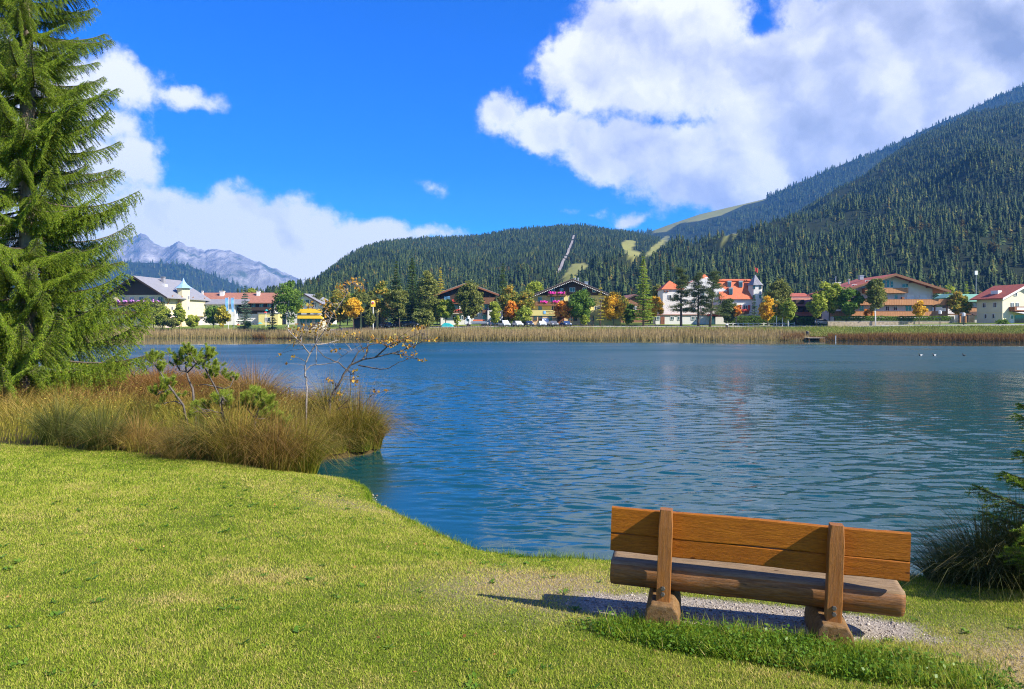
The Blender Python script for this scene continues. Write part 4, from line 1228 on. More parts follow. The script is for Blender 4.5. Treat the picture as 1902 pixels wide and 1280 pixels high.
def small_houses():
    loc, U, Vv = frame_of(566, 604, 258)
    t = thing('white_house', 'small white house with grey roof behind the kiosk', 'house', loc, R(-8))
    W = 13.5; He, Hr = Vv(566), Vv(546.5)
    gable_wall(t, 'wall', W, 12, -1.5, He, Hr, 'm_white_wall'); rf = gable_roof(t, W, 12, He, Hr, 1.2, .25, 'm_grey_roof')
    chimney(rf, 2.5, 6, Hr - 1.6, Hr + .4, .6, 'm_dark_metal')
    for px, py in ((571, 561), (580, 562), (584, 567), (560, 561), (574, 580), (556, 580)): window(t, U(px), Vv(py), .9, 1.2, frame='m_dark_wood', nx=1)
    # kiosk
    loc, U, Vv = frame_of(577, 605, 214)
    t = thing('kiosk', 'kiosk with bright yellow fascia boards behind the bare sapling', 'kiosk', loc)
    MB().box(U(552), U(600), 0, 5, -1.5, Vv(584)).build('wall', 'm_pale_cream_wall', t)
    MB().box(U(550), U(599), -1.6, 4.5, Vv(581.4), Vv(574)).build('fascia', 'm_yellow_paint', t)
    MB().box(U(556), U(600), -1.9, -.004, Vv(592), Vv(586.5)).build('awning', 'm_yellow_paint', t)
    for px in (562, 575, 590): window(t, U(px), Vv(596), 1.4, 1.1)
    # shop with pale columns
    loc, U, Vv = frame_of(680, 604, 206)
    t = thing('shop', 'low shop with dark front and pale yellow columns', 'shop', loc)
    MB().box(U(655), U(706), .5, 7, -1.2, Vv(582)).build('wall', 'm_dark_metal', t)
    MB().box(U(652), U(708), -.4, 7.2, Vv(582) + .004, Vv(577)).build('fascia', 'm_yellow_wall', t)
    for px in (669.5, 686.5, 700): MB().box(U(px), U(px) + .5, -.6, -.1, -1.2, Vv(571)).build('column', 'm_yellow_wall', t)
    MB().box(U(655), U(669), -.2, .3, Vv(590.5), Vv(589.8)).build('rail', 'm_white_paint', t)
    # house behind the larch
    loc, U, Vv = frame_of(1178, 603, 245)
    t = thing('cottage', 'small cottage with brown roof behind the tall larch', 'house', loc, R(12))
    gable_wall(t, 'wall', 10, 9, -1.5, Vv(561), Vv(548), 'm_brown_wood'); gable_roof(t, 10, 9, Vv(561), Vv(548), 1.0, .25, 'm_brown_roof')
    for px in (1170, 1180): window(t, U(px), Vv(572), .9, 1.0)
    # brown stepped building between the willow and the maples
    loc, U, Vv = frame_of(1496, 603, 212)
    t = thing('terraced_house', 'brown terraced house half hidden behind the yellow-green maple', 'house', loc)
    MB().box(U(1474), U(1530), 0, 9, -1.4, Vv(585)).build('ground_floor', 'm_dark_wood', t)
    MB().prism([(-1.6, Vv(569)), (3, Vv(552)), (9, Vv(552)), (9, Vv(569))], 'x', U(1472), U(1534)).build('upper_roof', 'm_brown_roof', t)
    MB().box(U(1474), U(1530), .6, 8.8, Vv(585) + .002, Vv(569) - .002).build('upper_floor', 'm_dark_wood', t)
    MB().box(U(1476), U(1492), -.9, 2, Vv(564), Vv(557)).build('dormer', 'm_dark_wood', t)
    MB().prism([(-1.8, Vv(587)), (1, Vv(579)), (1, Vv(578)), (-1.8, Vv(586))], 'x', U(1472), U(1532)).build('lower_roof', 'm_brown_roof', t)
    MB().prism([(9.2, Vv(548)), (14, Vv(540)), (19, Vv(548))], 'x', U(1488), U(1530)).build('rear_roof', 'm_redbrown_roof', t)
    MB().box(U(1490), U(1528), 9.5, 18, -1.4, Vv(548)).build('rear_wall', 'm_white_wall', t)
    for px in (1480, 1488, 1500): window(t, U(px), Vv(576), 1.2, 1.0, y=.6, frame='m_dark_wood')
    # green-roofed chalet
    loc, U, Vv = frame_of(1785, 601, 208)
    t = thing('green_roofed_chalet', 'chalet with green metal roof beside the cream house', 'chalet', loc)
    MB().box(U(1752), U(1840), 0, 9, -1.3, Vv(570)).build('wall', 'm_white_wall', t)
    MB().box(U(1782), U(1840), -.12, -.004, Vv(578), Vv(559)).build('timber_storey', 'm_brown_wood', t)
    MB().prism([(-1.6, Vv(561)), (4.5, Vv(546)), (4.5, Vv(545)), (-1.6, Vv(559.6))], 'x', U(1758), U(1842)).build('roof', 'm_green_roof', t)
    MB().prism([(4.5, Vv(546)), (10.5, Vv(561)), (10.5, Vv(559.6)), (4.5, Vv(545))], 'x', U(1758), U(1842)).build('rear_roof', 'm_green_roof', t)
    g0, g1, gm = U(1746), U(1782), U(1760)
    MB().prism([(g0 + .8, Vv(572)), (g1 - 1.5, Vv(572)), (g1 - 1.5, Vv(553)), (gm, Vv(548)), (g0 + .8, Vv(554))], 'y', -2.0, 0.3).build('timber_gable', 'm_dark_wood', t)
    MB().prism([(gm, Vv(547.6)), (g1, Vv(556)), (g1, Vv(554.6)), (gm, Vv(546))], 'y', -3.0, 3).build('gable_roof', 'm_green_roof', t)
    MB().prism([(g0, Vv(554.8)), (gm, Vv(547.6)), (gm, Vv(546)), (g0, Vv(553.4))], 'y', -3.0, 3).build('gable_roof', 'm_green_roof', t)
    MB().box(g0 + 1.0, g1 - 2.5, -1.8, -.01, -1.3, Vv(572)).build('gable_wall', 'm_white_wall', t)
    b = balcony(t, U(1790), U(1834), Vv(579), depth=1.2, h=1.0, mat='m_larch_wood')
    window(t, U(1810), Vv(566), 1.0, 1.1, y=-.12, glass='m_curtain')
    MB().box(U(1744), U(1784), -5, -2.2, Vv(585.5), Vv(583.5)).build('carport_roof', 'm_brown_wood', t)
    for px in (1764, 1774): MB().box(U(px), U(px) + .3, -4.8, -4.4, -1.3, Vv(585.5)).build('carport_post', 'm_larch_wood', t)
    MB().box(U(1793), U(1842), -4.2, -1.3, -1.3, Vv(586)).build('garage', 'm_concrete', t)
    MB().prism([(-4.9, Vv(587)), (-1.3, Vv(580)), (-1.3, Vv(579)), (-4.9, Vv(586))], 'x', U(1790), U(1842)).build('garage_roof', 'm_dark_wood', t)
    # cream house on the right
    D = 180; s = D / F; V_ = lambda py: (602 - py) * s
    rz = R(15); W, Lh = 13.0, 7.2
    c, sn = math.cos(rz), math.sin(rz)
    cor = ((1862 - PXC) * s, D)
    loc = (cor[0] + W / 2 * c, cor[1] + W / 2 * sn, HC + (HZ - 602) * s)
    t = thing('cream_house', 'cream house with red tiled roof at the lawn edge', 'house', loc, rz)
    He, Hr = V_(552), V_(529)
    gable_wall(t, 'wall', W, Lh, -1.2, He, Hr, 'm_pale_cream_wall')
    rf = gable_roof(t, W, Lh, He, Hr, 1.1, .28, 'm_redbrown_roof', fascia='m_white_paint')
    MB().box(-5.2, -4.0, 2.4, 4.4, He + .7, He + 1.75).build('skylight', 'm_white_paint', rf)
    for yy, py in ((2.0, 566), (5.0, 566)): window(t, yy, V_(py), .85, 1.05, plane='left', y=-W / 2)
    for yy, py in ((2.4, 587), (4.6, 587)): window(t, yy, V_(py), .6, .95, plane='left', y=-W / 2, nx=1)
    MB().box(-W / 2 - .05, -W / 2 - .004, .1, Lh - .1, V_(580.5), V_(579.6)).build('string_course', 'm_cream_wall', t)
    for uu, py in ((-3.6, 567), (-2.1, 567), (-2.6, 545), (2, 567)): window(t, uu, V_(py), .8, 1.1, shutters=None, nx=2)
    b = balcony(t, -4.6, 5, V_(577), depth=1.5, h=.95, mat='m_red_wood')
    MB().box(-4.0, -1.2, -1.62, -1.57, V_(576), V_(571.6)).build('banner', 'm_white_paint', b)
    MB().prism([(-3.4, V_(583.5)), (-.01, V_(579)), (-.01, V_(578.4)), (-3.4, V_(583))], 'x', -3.9, 4).build('awning', 'm_white_paint', t)
    dd = MB().box(-4.2, -3.2, -.1, -.004, -1, V_(584)).build('door', 'm_white_paint', t)
    MB().box(-4.0, -3.4, -.14, -.105, V_(592), V_(586)).build('pane', 'm_glass', dd)
    MB().box(-2.8, 3, -.08, -.004, -1, V_(585)).build('terrace_window', 'm_glass', t)
small_houses()

# ------------------------------------------------------------------ road along the far shore
def road():
    V = []; Fc = []
    pts = []
    for px in np.arange(560, 2000, 6.0):
        D = np.interp(px, [p[0] for p in FARL[::-1]], [p[1] for p in FARL[::-1]]) if px < 1902 else 150 - (px - 1902) * .06
        pts.append((px, D))
    for i, (px, D) in enumerate(pts):
        for d in (17.0, 22.5):
            dd = D + d; x = (px - PXC) / F * dd
            V.append((x, dd, gz(x, dd) + 0.05))
        if i: Fc.append((2 * i - 2, 2 * i, 2 * i + 1, 2 * i - 1))
    o = mesh_np('road', V, Fc, 'm_asphalt'); tag(o, kind='structure')
road()

# ------------------------------------------------------------------ vehicles
def paint(name, c):
    return mat_plain(name, c, 0.25, 0.03, 1.0, spec=0.6)
for nm, c in (('p_silver', (0.50, 0.52, 0.55)), ('p_white', (0.55, 0.55, 0.55)), ('p_black', (0.02, 0.022, 0.03)), ('p_blue', (0.03, 0.06, 0.16)), ('p_grey', (0.10, 0.11, 0.13)), ('p_navy', (0.02, 0.03, 0.07))):
    paint(nm, c)
mat_plain('m_headlight', (0.75, 0.75, 0.75), 0.15, 0.05, 1.0)

def car(px, base_py, D, rz, pm, label, kind='hatch', cat='car'):
    loc = at(px, base_py, D); loc.z = gz(loc.x, loc.y) + 0.06
    t = thing('parked_car', label, cat, loc, rz, 'cars parked along the lakeside road')
    Lc, Wc, Hc_ = {'hatch': (4.2, 1.76, 1.48), 'suv': (4.5, 1.85, 1.68), 'van': (4.9, 1.9, 1.95), 'sedan': (4.5, 1.78, 1.44)}[kind]
    # side profile along local y (front at -y)
    a, b = -Lc / 2, Lc / 2
    if kind == 'van': prof = [(a, .35), (a, .85), (a + .7, 1.05), (a + 1.5, Hc_), (b - .15, Hc_), (b, 1.0), (b, .35)]; cab = [(a + .78, 1.06), (a + 1.5, Hc_ - .08), (b - .3, Hc_ - .08), (b - .2, 1.06)]
    elif kind == 'sedan': prof = [(a, .35), (a, .72), (a + 1.1, .95), (a + 1.85, Hc_), (b - 1.5, Hc_), (b - .75, 1.0), (b, .93), (b, .35)]; cab = [(a + 1.2, .96), (a + 1.85, Hc_ - .07), (b - 1.5, Hc_ - .07), (b - .85, .98)]
    else: prof = [(a, .35), (a, .75), (a + 1.0, .98), (a + 1.75, Hc_), (b - .5, Hc_ - .03), (b, 1.0), (b, .35)]; cab = [(a + 1.08, .99), (a + 1.76, Hc_ - .08), (b - .55, Hc_ - .1), (b - .12, 1.02)]
    mb = MB(); n = len(prof)
    # body narrows upwards
    def wid(z): return Wc / 2 * (1.0 if z < 1.0 else 1.0 - 0.16 * (z - 1.0) / (Hc_ - 1.0))
    pts = [(-wid(z), y, z) for y, z in prof] + [(wid(z), y, z) for y, z in prof]
    mb.quad_faces(pts, [tuple(range(n)), tuple(range(2 * n - 1, n - 1, -1))] + [(i, n + i, n + (i + 1) % n, (i + 1) % n) for i in range(n)])
    body = mb.build('body', pm, t, bevel=0.06)
    g = MB(); m = len(cab)
    for sgn in (-1, 1):
        g.quad_faces([(sgn * (wid(z) + .006), y, z) for y, z in cab], [tuple(range(m))])
    y0, z0 = cab[0]; y1, z1 = cab[1]
    nrm = Vector((0, -(z1 - z0), (y1 - y0))).normalized() * .012
    g.quad_faces([(-wid(z0) * .92, y0 + nrm.y, z0 + nrm.z), (wid(z0) * .92, y0 + nrm.y, z0 + nrm.z), (wid(z1) * .9, y1 + nrm.y, z1 + nrm.z), (-wid(z1) * .9, y1 + nrm.y, z1 + nrm.z)], [(0, 1, 2, 3)])
    y0, z0 = cab[-1]; y1, z1 = cab[-2]; y0 += .1; y1 += .09
    g.quad_faces([(-wid(z0) * .9, y0, z0), (wid(z0) * .9, y0, z0), (wid(z1) * .88, y1, z1), (-wid(z1) * .88, y1, z1)], [(0, 3, 2, 1)])
    g.build('window', 'm_glass', t)
    for sx in (-1, 1):
        for yy in (a + .85, b - .8):
            w = MB(); k = 14; r = .33
            ring = [(yy + r * math.cos(2 * math.pi * j / k), r + r * math.sin(2 * math.pi * j / k)) for j in range(k)]
            w.prism(ring, 'x', sx * (Wc / 2 - .2), sx * (Wc / 2 + .015))
            wo = w.build('wheel', 'm_tyre', t)
            w2 = MB(); w2.prism([(yy + .2 * math.cos(2 * math.pi * j / k), r + .2 * math.sin(2 * math.pi * j / k)) for j in range(k)], 'x', sx * (Wc / 2 + .016), sx * (Wc / 2 + .03)); w2.build('rim', 'm_metal', wo)
        MB().box(sx * Wc * .33 - .2, sx * Wc * .33 + .2, a - .02, a + .06, .62, .76).build('headlight', 'm_headlight', t)
        MB().box(sx * Wc * .38 - .14, sx * Wc * .38 + .14, b - .06, b + .02, .72, .9).build('tail_light', 'm_red_paint', t)
    MB().box(-Wc * .3, Wc * .3, a - .025, a + .05, .42, .56).build('grille', 'm_dark_metal', t)
    return t
car(720, 606, 203, R(60), 'p_navy', 'dark blue car under the maple nearest the shop', 'hatch')
car(746, 606, 203, R(55), 'p_black', 'black car in the middle of three under the spruces', 'hatch')
car(765, 606, 202, R(65), 'p_black', 'black station wagon under the big spruce pair', 'suv')
car(937, 608, 193.5, R(20), 'p_silver', 'silver grey sport utility car at the left end of the parking row', 'suv')
car(961.5, 608, 193.5, R(18), 'p_white', 'white car parked between the silver one and the dark one', 'hatch')
car(982, 608, 193.5, R(14), 'p_navy', 'dark navy hatchback parked beside the birch', 'hatch')
car(1006, 608, 192.5, R(10), 'p_silver', 'pale silver car parked in front of the white van', 'hatch')
car(1011, 605, 197.5, R(10), 'p_white', 'white van parked close to the yellow hotel', 'van', 'van')
car(1027.5, 608, 192.5, R(12), 'p_grey', 'dark grey hatchback parked before the hotel door', 'hatch')
car(1051, 608, 192.5, R(14), 'p_blue', 'dark blue saloon at the right end of the parking row', 'sedan')
car(1529, 601.5, 196, R(75), 'p_white', 'white car beside the hedge of the apartment house', 'hatch')

def truck():
    loc = at(884, 607, 197); loc.z = gz(loc.x, loc.y) + .06
    t = thing('small_truck', 'small white flatbed truck with orange load by the dark chalet', 'truck', loc, R(-88))
    MB().prism([(-2.9, .5), (-2.95, 1.2), (-2.6, 2.1), (-1.35, 2.15), (-1.3, .5)], 'x', -.95, .95).build('cab', 'p_white', t, bevel=.07)
    MB().box(-.97, .97, -2.35, -1.75, 1.3, 1.9).build('side_window', 'm_glass', t)
    MB().quad_faces([(-.8, -2.97, 1.28), (.8, -2.97, 1.28), (.75, -2.68, 2.0), (-.75, -2.68, 2.0)], [(0, 1, 2, 3)]).build('windscreen', 'm_glass', t)
    MB().box(-1.0, 1.0, -1.2, 2.8, .75, .95).build('flatbed', 'm_metal', t)
    for sx in (-1, 1): MB().box(sx * 1.0 - .03, sx * 1.0 + .03, -1.2, 2.8, .96, 1.35).build('side_board', 'm_metal', t)
    MB().box(-.8, .8, -.8, 2.4, .97, 1.75).build('load', 'm_orange_roof', t, bevel=.08)
    for sx in (-1, 1):
        for yy in (-2.1, 1.8):
            MB().prism([(yy + .38 * math.cos(j * .4488), .38 + .38 * math.sin(j * .4488)) for j in range(14)], 'x', sx * .75, sx * .98).build('wheel', 'm_tyre', t)
    MB().box(-.7, .7, -2.98, -2.9, .7, .9).build('bumper', 'm_dark_metal', t)
truck()

def motorbike():
    loc = at(904, 607.5, 192); loc.z = gz(loc.x, loc.y) + .02
    t = thing('motorcycle', 'black motorcycle parked on the road before the truck', 'motorcycle', loc, R(30))
    for yy in (-.7, .7):
        w = MB(); k = 16
        for j in range(k):
            a0, a1 = 2 * math.pi * j / k, 2 * math.pi * (j + 1) / k
            w.tube([(0, yy + .3 * math.cos(a0), .32 + .3 * math.sin(a0)), (0, yy + .3 * math.cos(a1), .32 + .3 * math.sin(a1))], .06, 5)
        w.build('wheel', 'm_tyre', t)
    MB().prism([(-.5, .45), (-.55, .95), (-.1, 1.05), (.15, .85), (.8, .95), (.75, .8), (.3, .4)], 'x', -.16, .16).build('body', 'p_black', t, bevel=.04)
    MB().tube([(0, -.7, .32), (0, -.5, 1.0)], .04, 6).tube([(-.35, -.42, 1.1), (0, -.5, 1.05), (.35, -.42, 1.1)], .025, 6).build('fork', 'm_metal', t)
    MB().prism([(-.62, 1.0), (-.5, 1.35), (-.45, 1.35), (-.5, 1.0)], 'x', -.2, .2).build('windshield', 'm_glass', t)
    MB().box(-.14, .14, .1, .8, .95, 1.05).build('seat', 'm_dark_metal', t)
motorbike()

def person():
    loc = at(911, 608, 191.5); loc.z = gz(loc.x, loc.y) + .06
    mat_plain('m_dark_clothes', (0.03, 0.04, 0.09), .8, .2, 3); mat_plain('m_skin', (0.5, 0.32, 0.23), .6, .05, 3); mat_plain('m_hair', (0.05, 0.03, 0.02), .7, .1, 9)
    joints = [((0, 0, .95), .155), ((0, 0, 1.2), .15), ((0, 0, 1.42), .17), ((0, -.01, 1.53), .06), ((0, -.02, 1.62), .095), ((0, -.02, 1.72), .09),
              ((.1, 0, .9), .1), ((.12, -.02, .5), .07), ((.13, .02, .08), .05), ((.13, -.14, .04), .045),
              ((-.1, 0, .9), .1), ((-.13, .03, .5), .07), ((-.14, .08, .08), .05), ((-.14, -.08, .04), .045),
              ((.2, 0, 1.4), .07), ((.27, .0, 1.12), .05), ((.26, -.1, .88), .038), ((.26, -.14, .8), .04),
              ((-.2, 0, 1.4), .07), ((-.27, .0, 1.12), .05), ((-.25, -.12, .9), .038), ((-.25, -.16, .83), .04)]
    edges = [(0, 1), (1, 2), (2, 3), (3, 4), (4, 5), (0, 6), (6, 7), (7, 8), (8, 9), (0, 10), (10, 11), (11, 12), (12, 13), (2, 14), (14, 15), (15, 16), (16, 17), (2, 18), (18, 19), (19, 20), (20, 21)]
    me = bpy.data.meshes.new('person'); me.from_pydata([j[0] for j in joints], edges, [])
    o = obj_of('person', me); o.location = loc; o.rotation_euler = (0, 0, R(70))
    sk = o.modifiers.new('skin', 'SKIN'); o.modifiers.new('sub', 'SUBSURF').levels = 1
    o.modifiers['sub'].render_levels = 1
    for i, j in enumerate(joints): me.skin_vertices[0].data[i].radius = (j[1], j[1])
    me.skin_vertices[0].data[0].use_root = True
    dg = bpy.context.evaluated_depsgraph_get(); ev = o.evaluated_get(dg); m2 = bpy.data.meshes.new_from_object(ev)
    o.modifiers.clear(); o.data = m2
    m2.materials.clear(); m2.materials.append(MATS['m_dark_clothes']); m2.materials.append(MATS['m_skin'])
    for p in m2.polygons:
        z = p.center.z; p.material_index = 1 if (z > 1.5 or (abs(p.center.x) > .22 and z < .92)) else 0; p.use_smooth = True
    MB().lathe([(.02, 1.63), (.1, 1.66), (.105, 1.72), (.08, 1.80), (.02, 1.83)], 0, 0.0, 10).build('hair', 'm_hair', o, smooth=True)
    tag(o, 'person in dark clothes standing beside the motorcycle', 'person')
person()

# ------------------------------------------------------------------ street furniture
def lamp(px, top_py, base_py, D, label):
    p = at(px, base_py, D); zt = HC + (HZ - top_py) / F * D; zb = gz(p.x, D)
    t = thing('street_lamp', label, 'street lamp', (p.x, D, zb), 0, 'lamps by the apartment house')
    h = zt - zb
    MB().tube([(0, 0, -.2), (0, 0, h - .8)], [.09, .06], 8).build('pole', 'm_dark_metal', t)
    MB().lathe([(.12, h - .8), (.34, h - .75), (.36, h - .1), (.2, h), (.02, h + .03)], 0, 0, 8).build('lantern', 'm_white_paint', t)
lamp(1746, 577, 601, 178, 'white-headed street lamp by the end of the hedge')
lamp(1790, 581, 602, 177, 'white-headed street lamp in front of the garage')
lamp(870, 587, 607, 196, 'white-headed street lamp left of the white truck')

def mast(px, top, base, D, name, label, cat, r=.12):
    p = at(px, base, D); zt = HC + (HZ - top) / F * D; zb = gz(p.x, D)
    t = thing(name, label, cat, (p.x, D, zb))
    MB().tube([(0, 0, -.3), (0, 0, zt - zb)], [r, r * .6], 8).build('pole', 'm_metal', t)
    return t, zt - zb
t, h = mast(1813, 502, 548, 260, 'antenna_mast', 'tall pale antenna mast behind the green roof', 'mast', .16)
MB().box(-.45, .45, -.2, .2, h - 1.6, h - .2).build('antenna', 'm_white_paint', t)
t, h = mast(1367, 552, 600, 199, 'flagpole', 'bare white flagpole before the orange mansard roof', 'flagpole', .07)
MB().lathe([(.12, h), (.12, h + .12), (.02, h + .2)], 0, 0, 8).build('finial', 'm_metal', t)
t, h = mast(1108, 560, 606, 240, 'utility_pole', 'thin utility pole seen beside the yellow maple', 'pole', .1)
MB().box(-.9, .9, -.08, .08, h - .7, h - .55).build('crossarm', 'm_metal', t)

def shop_sign():
    D = 199; p = at(693, 605, D); zb = gz(p.x, D); zz = lambda py: HC + (HZ - py) / F * D - zb
    t = thing('sign_pylon', 'tall white post with yellow emblem sign beside the maple', 'sign', (p.x, D, zb))
    MB().tube([(0, 0, -.3), (0, 0, zz(570))], .12, 8).build('post', 'm_white_paint', t)
    MB().box(-.6, .6, -.12, .12, zz(570), zz(562)).build('panel', 'm_yellow_paint', t)
    k = MB().lathe([(.02, 0), (.55, .0), (.55, .24), (.02, .24)], 0, 0, 20).build('round_panel', 'm_yellow_paint', t); k.rotation_euler = (R(90), 0, 0); k.location = (-.05, .12, zz(561))
    e = MB().lathe([(.02, 0), (.4, .0), (.4, .05), (.02, .05)], 0, 0, 20).build('emblem', 'm_white_paint', t); e.rotation_euler = (R(90), 0, 0); e.location = (-.05, -.125, zz(562))
    e2 = MB().lathe([(.02, 0), (.28, .0), (.28, .04), (.02, .04)], 0, 0, 20).build('emblem_mark', 'm_red_paint', t); e2.rotation_euler = (R(90), 0, 0); e2.location = (-.05, -.18, zz(563))
shop_sign()

def flag_banner(px, top, bot, pole_top, base, D, label):
    p = at(px, base, D); zb = gz(p.x, D); zz = lambda py: HC + (HZ - py) / F * D - zb
    t = thing('banner_flag', label, 'flag', (p.x, D, zb), 0, 'blue banner flags before the inn')
    MB().tube([(0, 0, -.3), (0, 0, zz(pole_top))], [.08, .05], 8).build('pole', 'm_white_paint', t)
    V = []; Fc = []
    n = 14
    for i in range(n + 1):
        z = zz(top) + (zz(bot) - zz(top)) * i / n
        w = .9 * (1 - .35 * i / n)
        V += [(-.06 - w, .12 * math.sin(i * .8), z), (-.06 - w * .5, .12 * math.sin(i * .8 + 1.2), z - .05), (-.06, 0, z)]
        if i:
            for k in range(2): Fc.append((3 * i - 3 + k, 3 * i - 2 + k, 3 * i + 1 + k, 3 * i + k))
    mesh_np('cloth', V, Fc, 'm_blue_cloth', t, smooth=True)
flag_banner(424, 553, 581, 552, 606, 222, 'blue and white banner flag on the left of the pair')
flag_banner(434.5, 553, 579, 552, 606, 222, 'blue and white banner flag closer to the blue spruce')

def parasol(px, py, D, mat, label, wpx=9):
    p = at(px, py, D); zb = gz(p.x, D)
    h = p.z - zb; r = wpx / 2 / F * D
    t = thing('parasol', label, 'parasol', (p.x, D, zb), 0, 'parasols on the terrace of the inn')
    MB().tube([(0, 0, 0), (0, 0, h)], .04, 6).build('pole', 'm_white_paint', t)
    MB().lathe([(r, h - .35), (r * .5, h - .1), (.03, h + .05)], 0, 0, 8).build('canopy', mat, t)
parasol(495, 575, 236, 'm_teal_cloth', 'teal parasol above the white terrace wall', 7)
parasol(502.5, 573.5, 236, 'm_yellow_paint', 'yellow parasol above the white terrace wall', 7)
parasol(493, 579, 234, 'm_red_paint', 'red parasol in front of the teal one', 7)
parasol(442, 602, 226, 'm_orange_roof', 'low orange parasol in the garden by the reeds', 8)
parasol(483, 599, 228, 'm_teal_cloth', 'green parasol before the yellow annex', 10)
parasol(433, 604, 225, 'm_yellow_paint', 'low yellow parasol near the banner flags', 6)

def canopy_tent():
    p = at(831, 606, 197)
    t = thing('tarpaulin', 'teal tarpaulin heap behind the reeds by the chalet', 'tarpaulin', (p.x, 197, gz(p.x, 197)))
    MB().prism([(-1.6, -.1), (1.6, -.1), (1.5, .5), (.6, 1.0), (-.7, 1.15), (-1.4, .6)], 'y', -.9, .9).build('cover', 'm_teal_cloth', t, bevel=.12)
    MB().tube([(-1.7, -.95, .02), (1.7, -.95, .05)], .04, 5).build('hem_rope', 'm_white_paint', t)
canopy_tent()

def fence():
    t = thing('low_fence', 'low white rail fence along the road under the hedge', 'fence', (0, 0, 0))
    pts = []
    for px in np.arange(1352, 1484, 9.5):
        D = 196.5; x = (px - PXC) / F * D; pts.append((x, D, gz(x, D)))
    for (x, y, z) in pts: MB().box(x - .16, x + .16, y - .12, y + .12, z - .2, z + .72).build('post', 'm_concrete', t)
    for a, b in zip(pts[:-1], pts[1:]):
        MB().tube([(a[0] + .16, a[1], a[2] + .5), (b[0] - .16, b[1], b[2] + .5)], .07, 6).build('rail', 'm_white_paint', t)
fence()

def wall_strip():
    t = thing('garden_wall', 'low tan stone wall below the clipped hedge', 'wall', (0, 0, 0))
    mb = MB(); D = 186.5
    for px in np.arange(1538, 1764, 5.0):
        a, b = (px - PXC) / F * D, (px + 5 - PXC) / F * D
        mb.box(a, b - .01, D, D + .5, gz(a, D) - .3, HC + (HZ - 597.2) / F * D)
    mb.build('stonework', 'm_stone_wall', t)
    cp = MB().box((1537 - PXC) / F * D, (1764 - PXC) / F * D, D - .06, D + .56, HC + (HZ - 597.1) / F * D, HC + (HZ - 596.3) / F * D); cp.build('coping', 'm_concrete', t)
wall_strip()

def shore_bits():
    D = 171.0; p = at(1510, 626, D)
    t = thing('jetty', 'small pale plank jetty at the edge of the lawn', 'jetty', (p.x, 0, 0))
    for i in range(9): MB().box(-1.9 + i * .42, -1.9 + i * .42 + .39, D - 2.2, D + 1.5, .55, .62).build('plank', 'm_concrete', t)
    for sx in (-1.7, 1.7): MB().tube([(sx, D - 2.0, -1), (sx, D - 2.0, .54)], .09, 7).build('pile', 'm_brown_wood', t)
    D = 166.0; p = at(1552, 634, D)
    t = thing('water_stake', 'thin white stake standing in the water by the reeds', 'stake', (p.x, D, 0))
    MB().tube([(0, 0, -1.2), (.03, 0, 1.1)], .09, 8).build('post', 'm_white_paint', t); MB().lathe([(.1, 1.1), (.1, 1.2), (.02, 1.24)], .03, 0, 8).build('cap', 'm_metal', t)
    for px, py, Dd, lab in ((1499.5, 622, 176, 'dark green litter bin standing on the lawn'), (1350, 611, 186, 'small dark litter bin with pale lid by the road')):
        p = at(px, py, Dd); zb = gz(p.x, Dd)
        t = thing('litter_bin', lab, 'bin', (p.x, Dd, zb), 0, 'litter bins on the far shore')
        MB().lathe([(.28, 0), (.32, 1.0)], 0, 0, 12).build('body', 'm_dark_metal', t)
        MB().lathe([(.34, 1.0), (.34, 1.08), (.2, 1.3), (.02, 1.34)], 0, 0, 12).build('lid', 'm_dark_metal' if px > 1400 else 'm_white_paint', t)
shore_bits()

def pylon(px, top, base, D, label):
    p = at(px, base, D); zt = HC + (HZ - top) / F * D; zb = p.z - 6
    h = zt - zb
    t = thing('power_pylon', label, 'pylon', (p.x, D, zb), 0, 'power pylons before the cloud bank')
    w = 2.6
    mb = MB()
    legs = []
    for sx in (-1, 1):
        for sy in (-1, 1): mb.tube([(sx * w, sy * w, -2), (sx * w * .35, sy * w * .35, h * .6), (sx * .2, sy * .2, h)], .22, 4)
    for k in range(7):
        z0, z1 = h * k / 7, h * (k + 1) / 7
        f = lambda z: w * (1 - .65 * z / (h * .6)) if z < h * .6 else w * .35 * (1 - (z - h * .6) / (h * .4)) + .2
        a, b = f(z0), f(z1)
        mb.tube([(-a, -a, z0), (b, -b, z1)], .14, 4); mb.tube([(a, -a, z0), (-b, -b, z1)], .14, 4)
    mb.build('lattice', 'm_metal', t)
    for z, l in ((h * .72, 6.5), (h * .86, 5.0)):
        MB().tube([(-l, 0, z), (0, 0, z + .8), (l, 0, z)], .2, 4).tube([(-l, 0, z), (l, 0, z)], .2, 4).build('crossarm', 'm_metal', t)
pylon(567, 515, 545, 900, 'lattice power pylon before the clouds, taller one on the left')
pylon(582, 521, 548, 1000, 'smaller lattice power pylon next to the wooded hill edge')

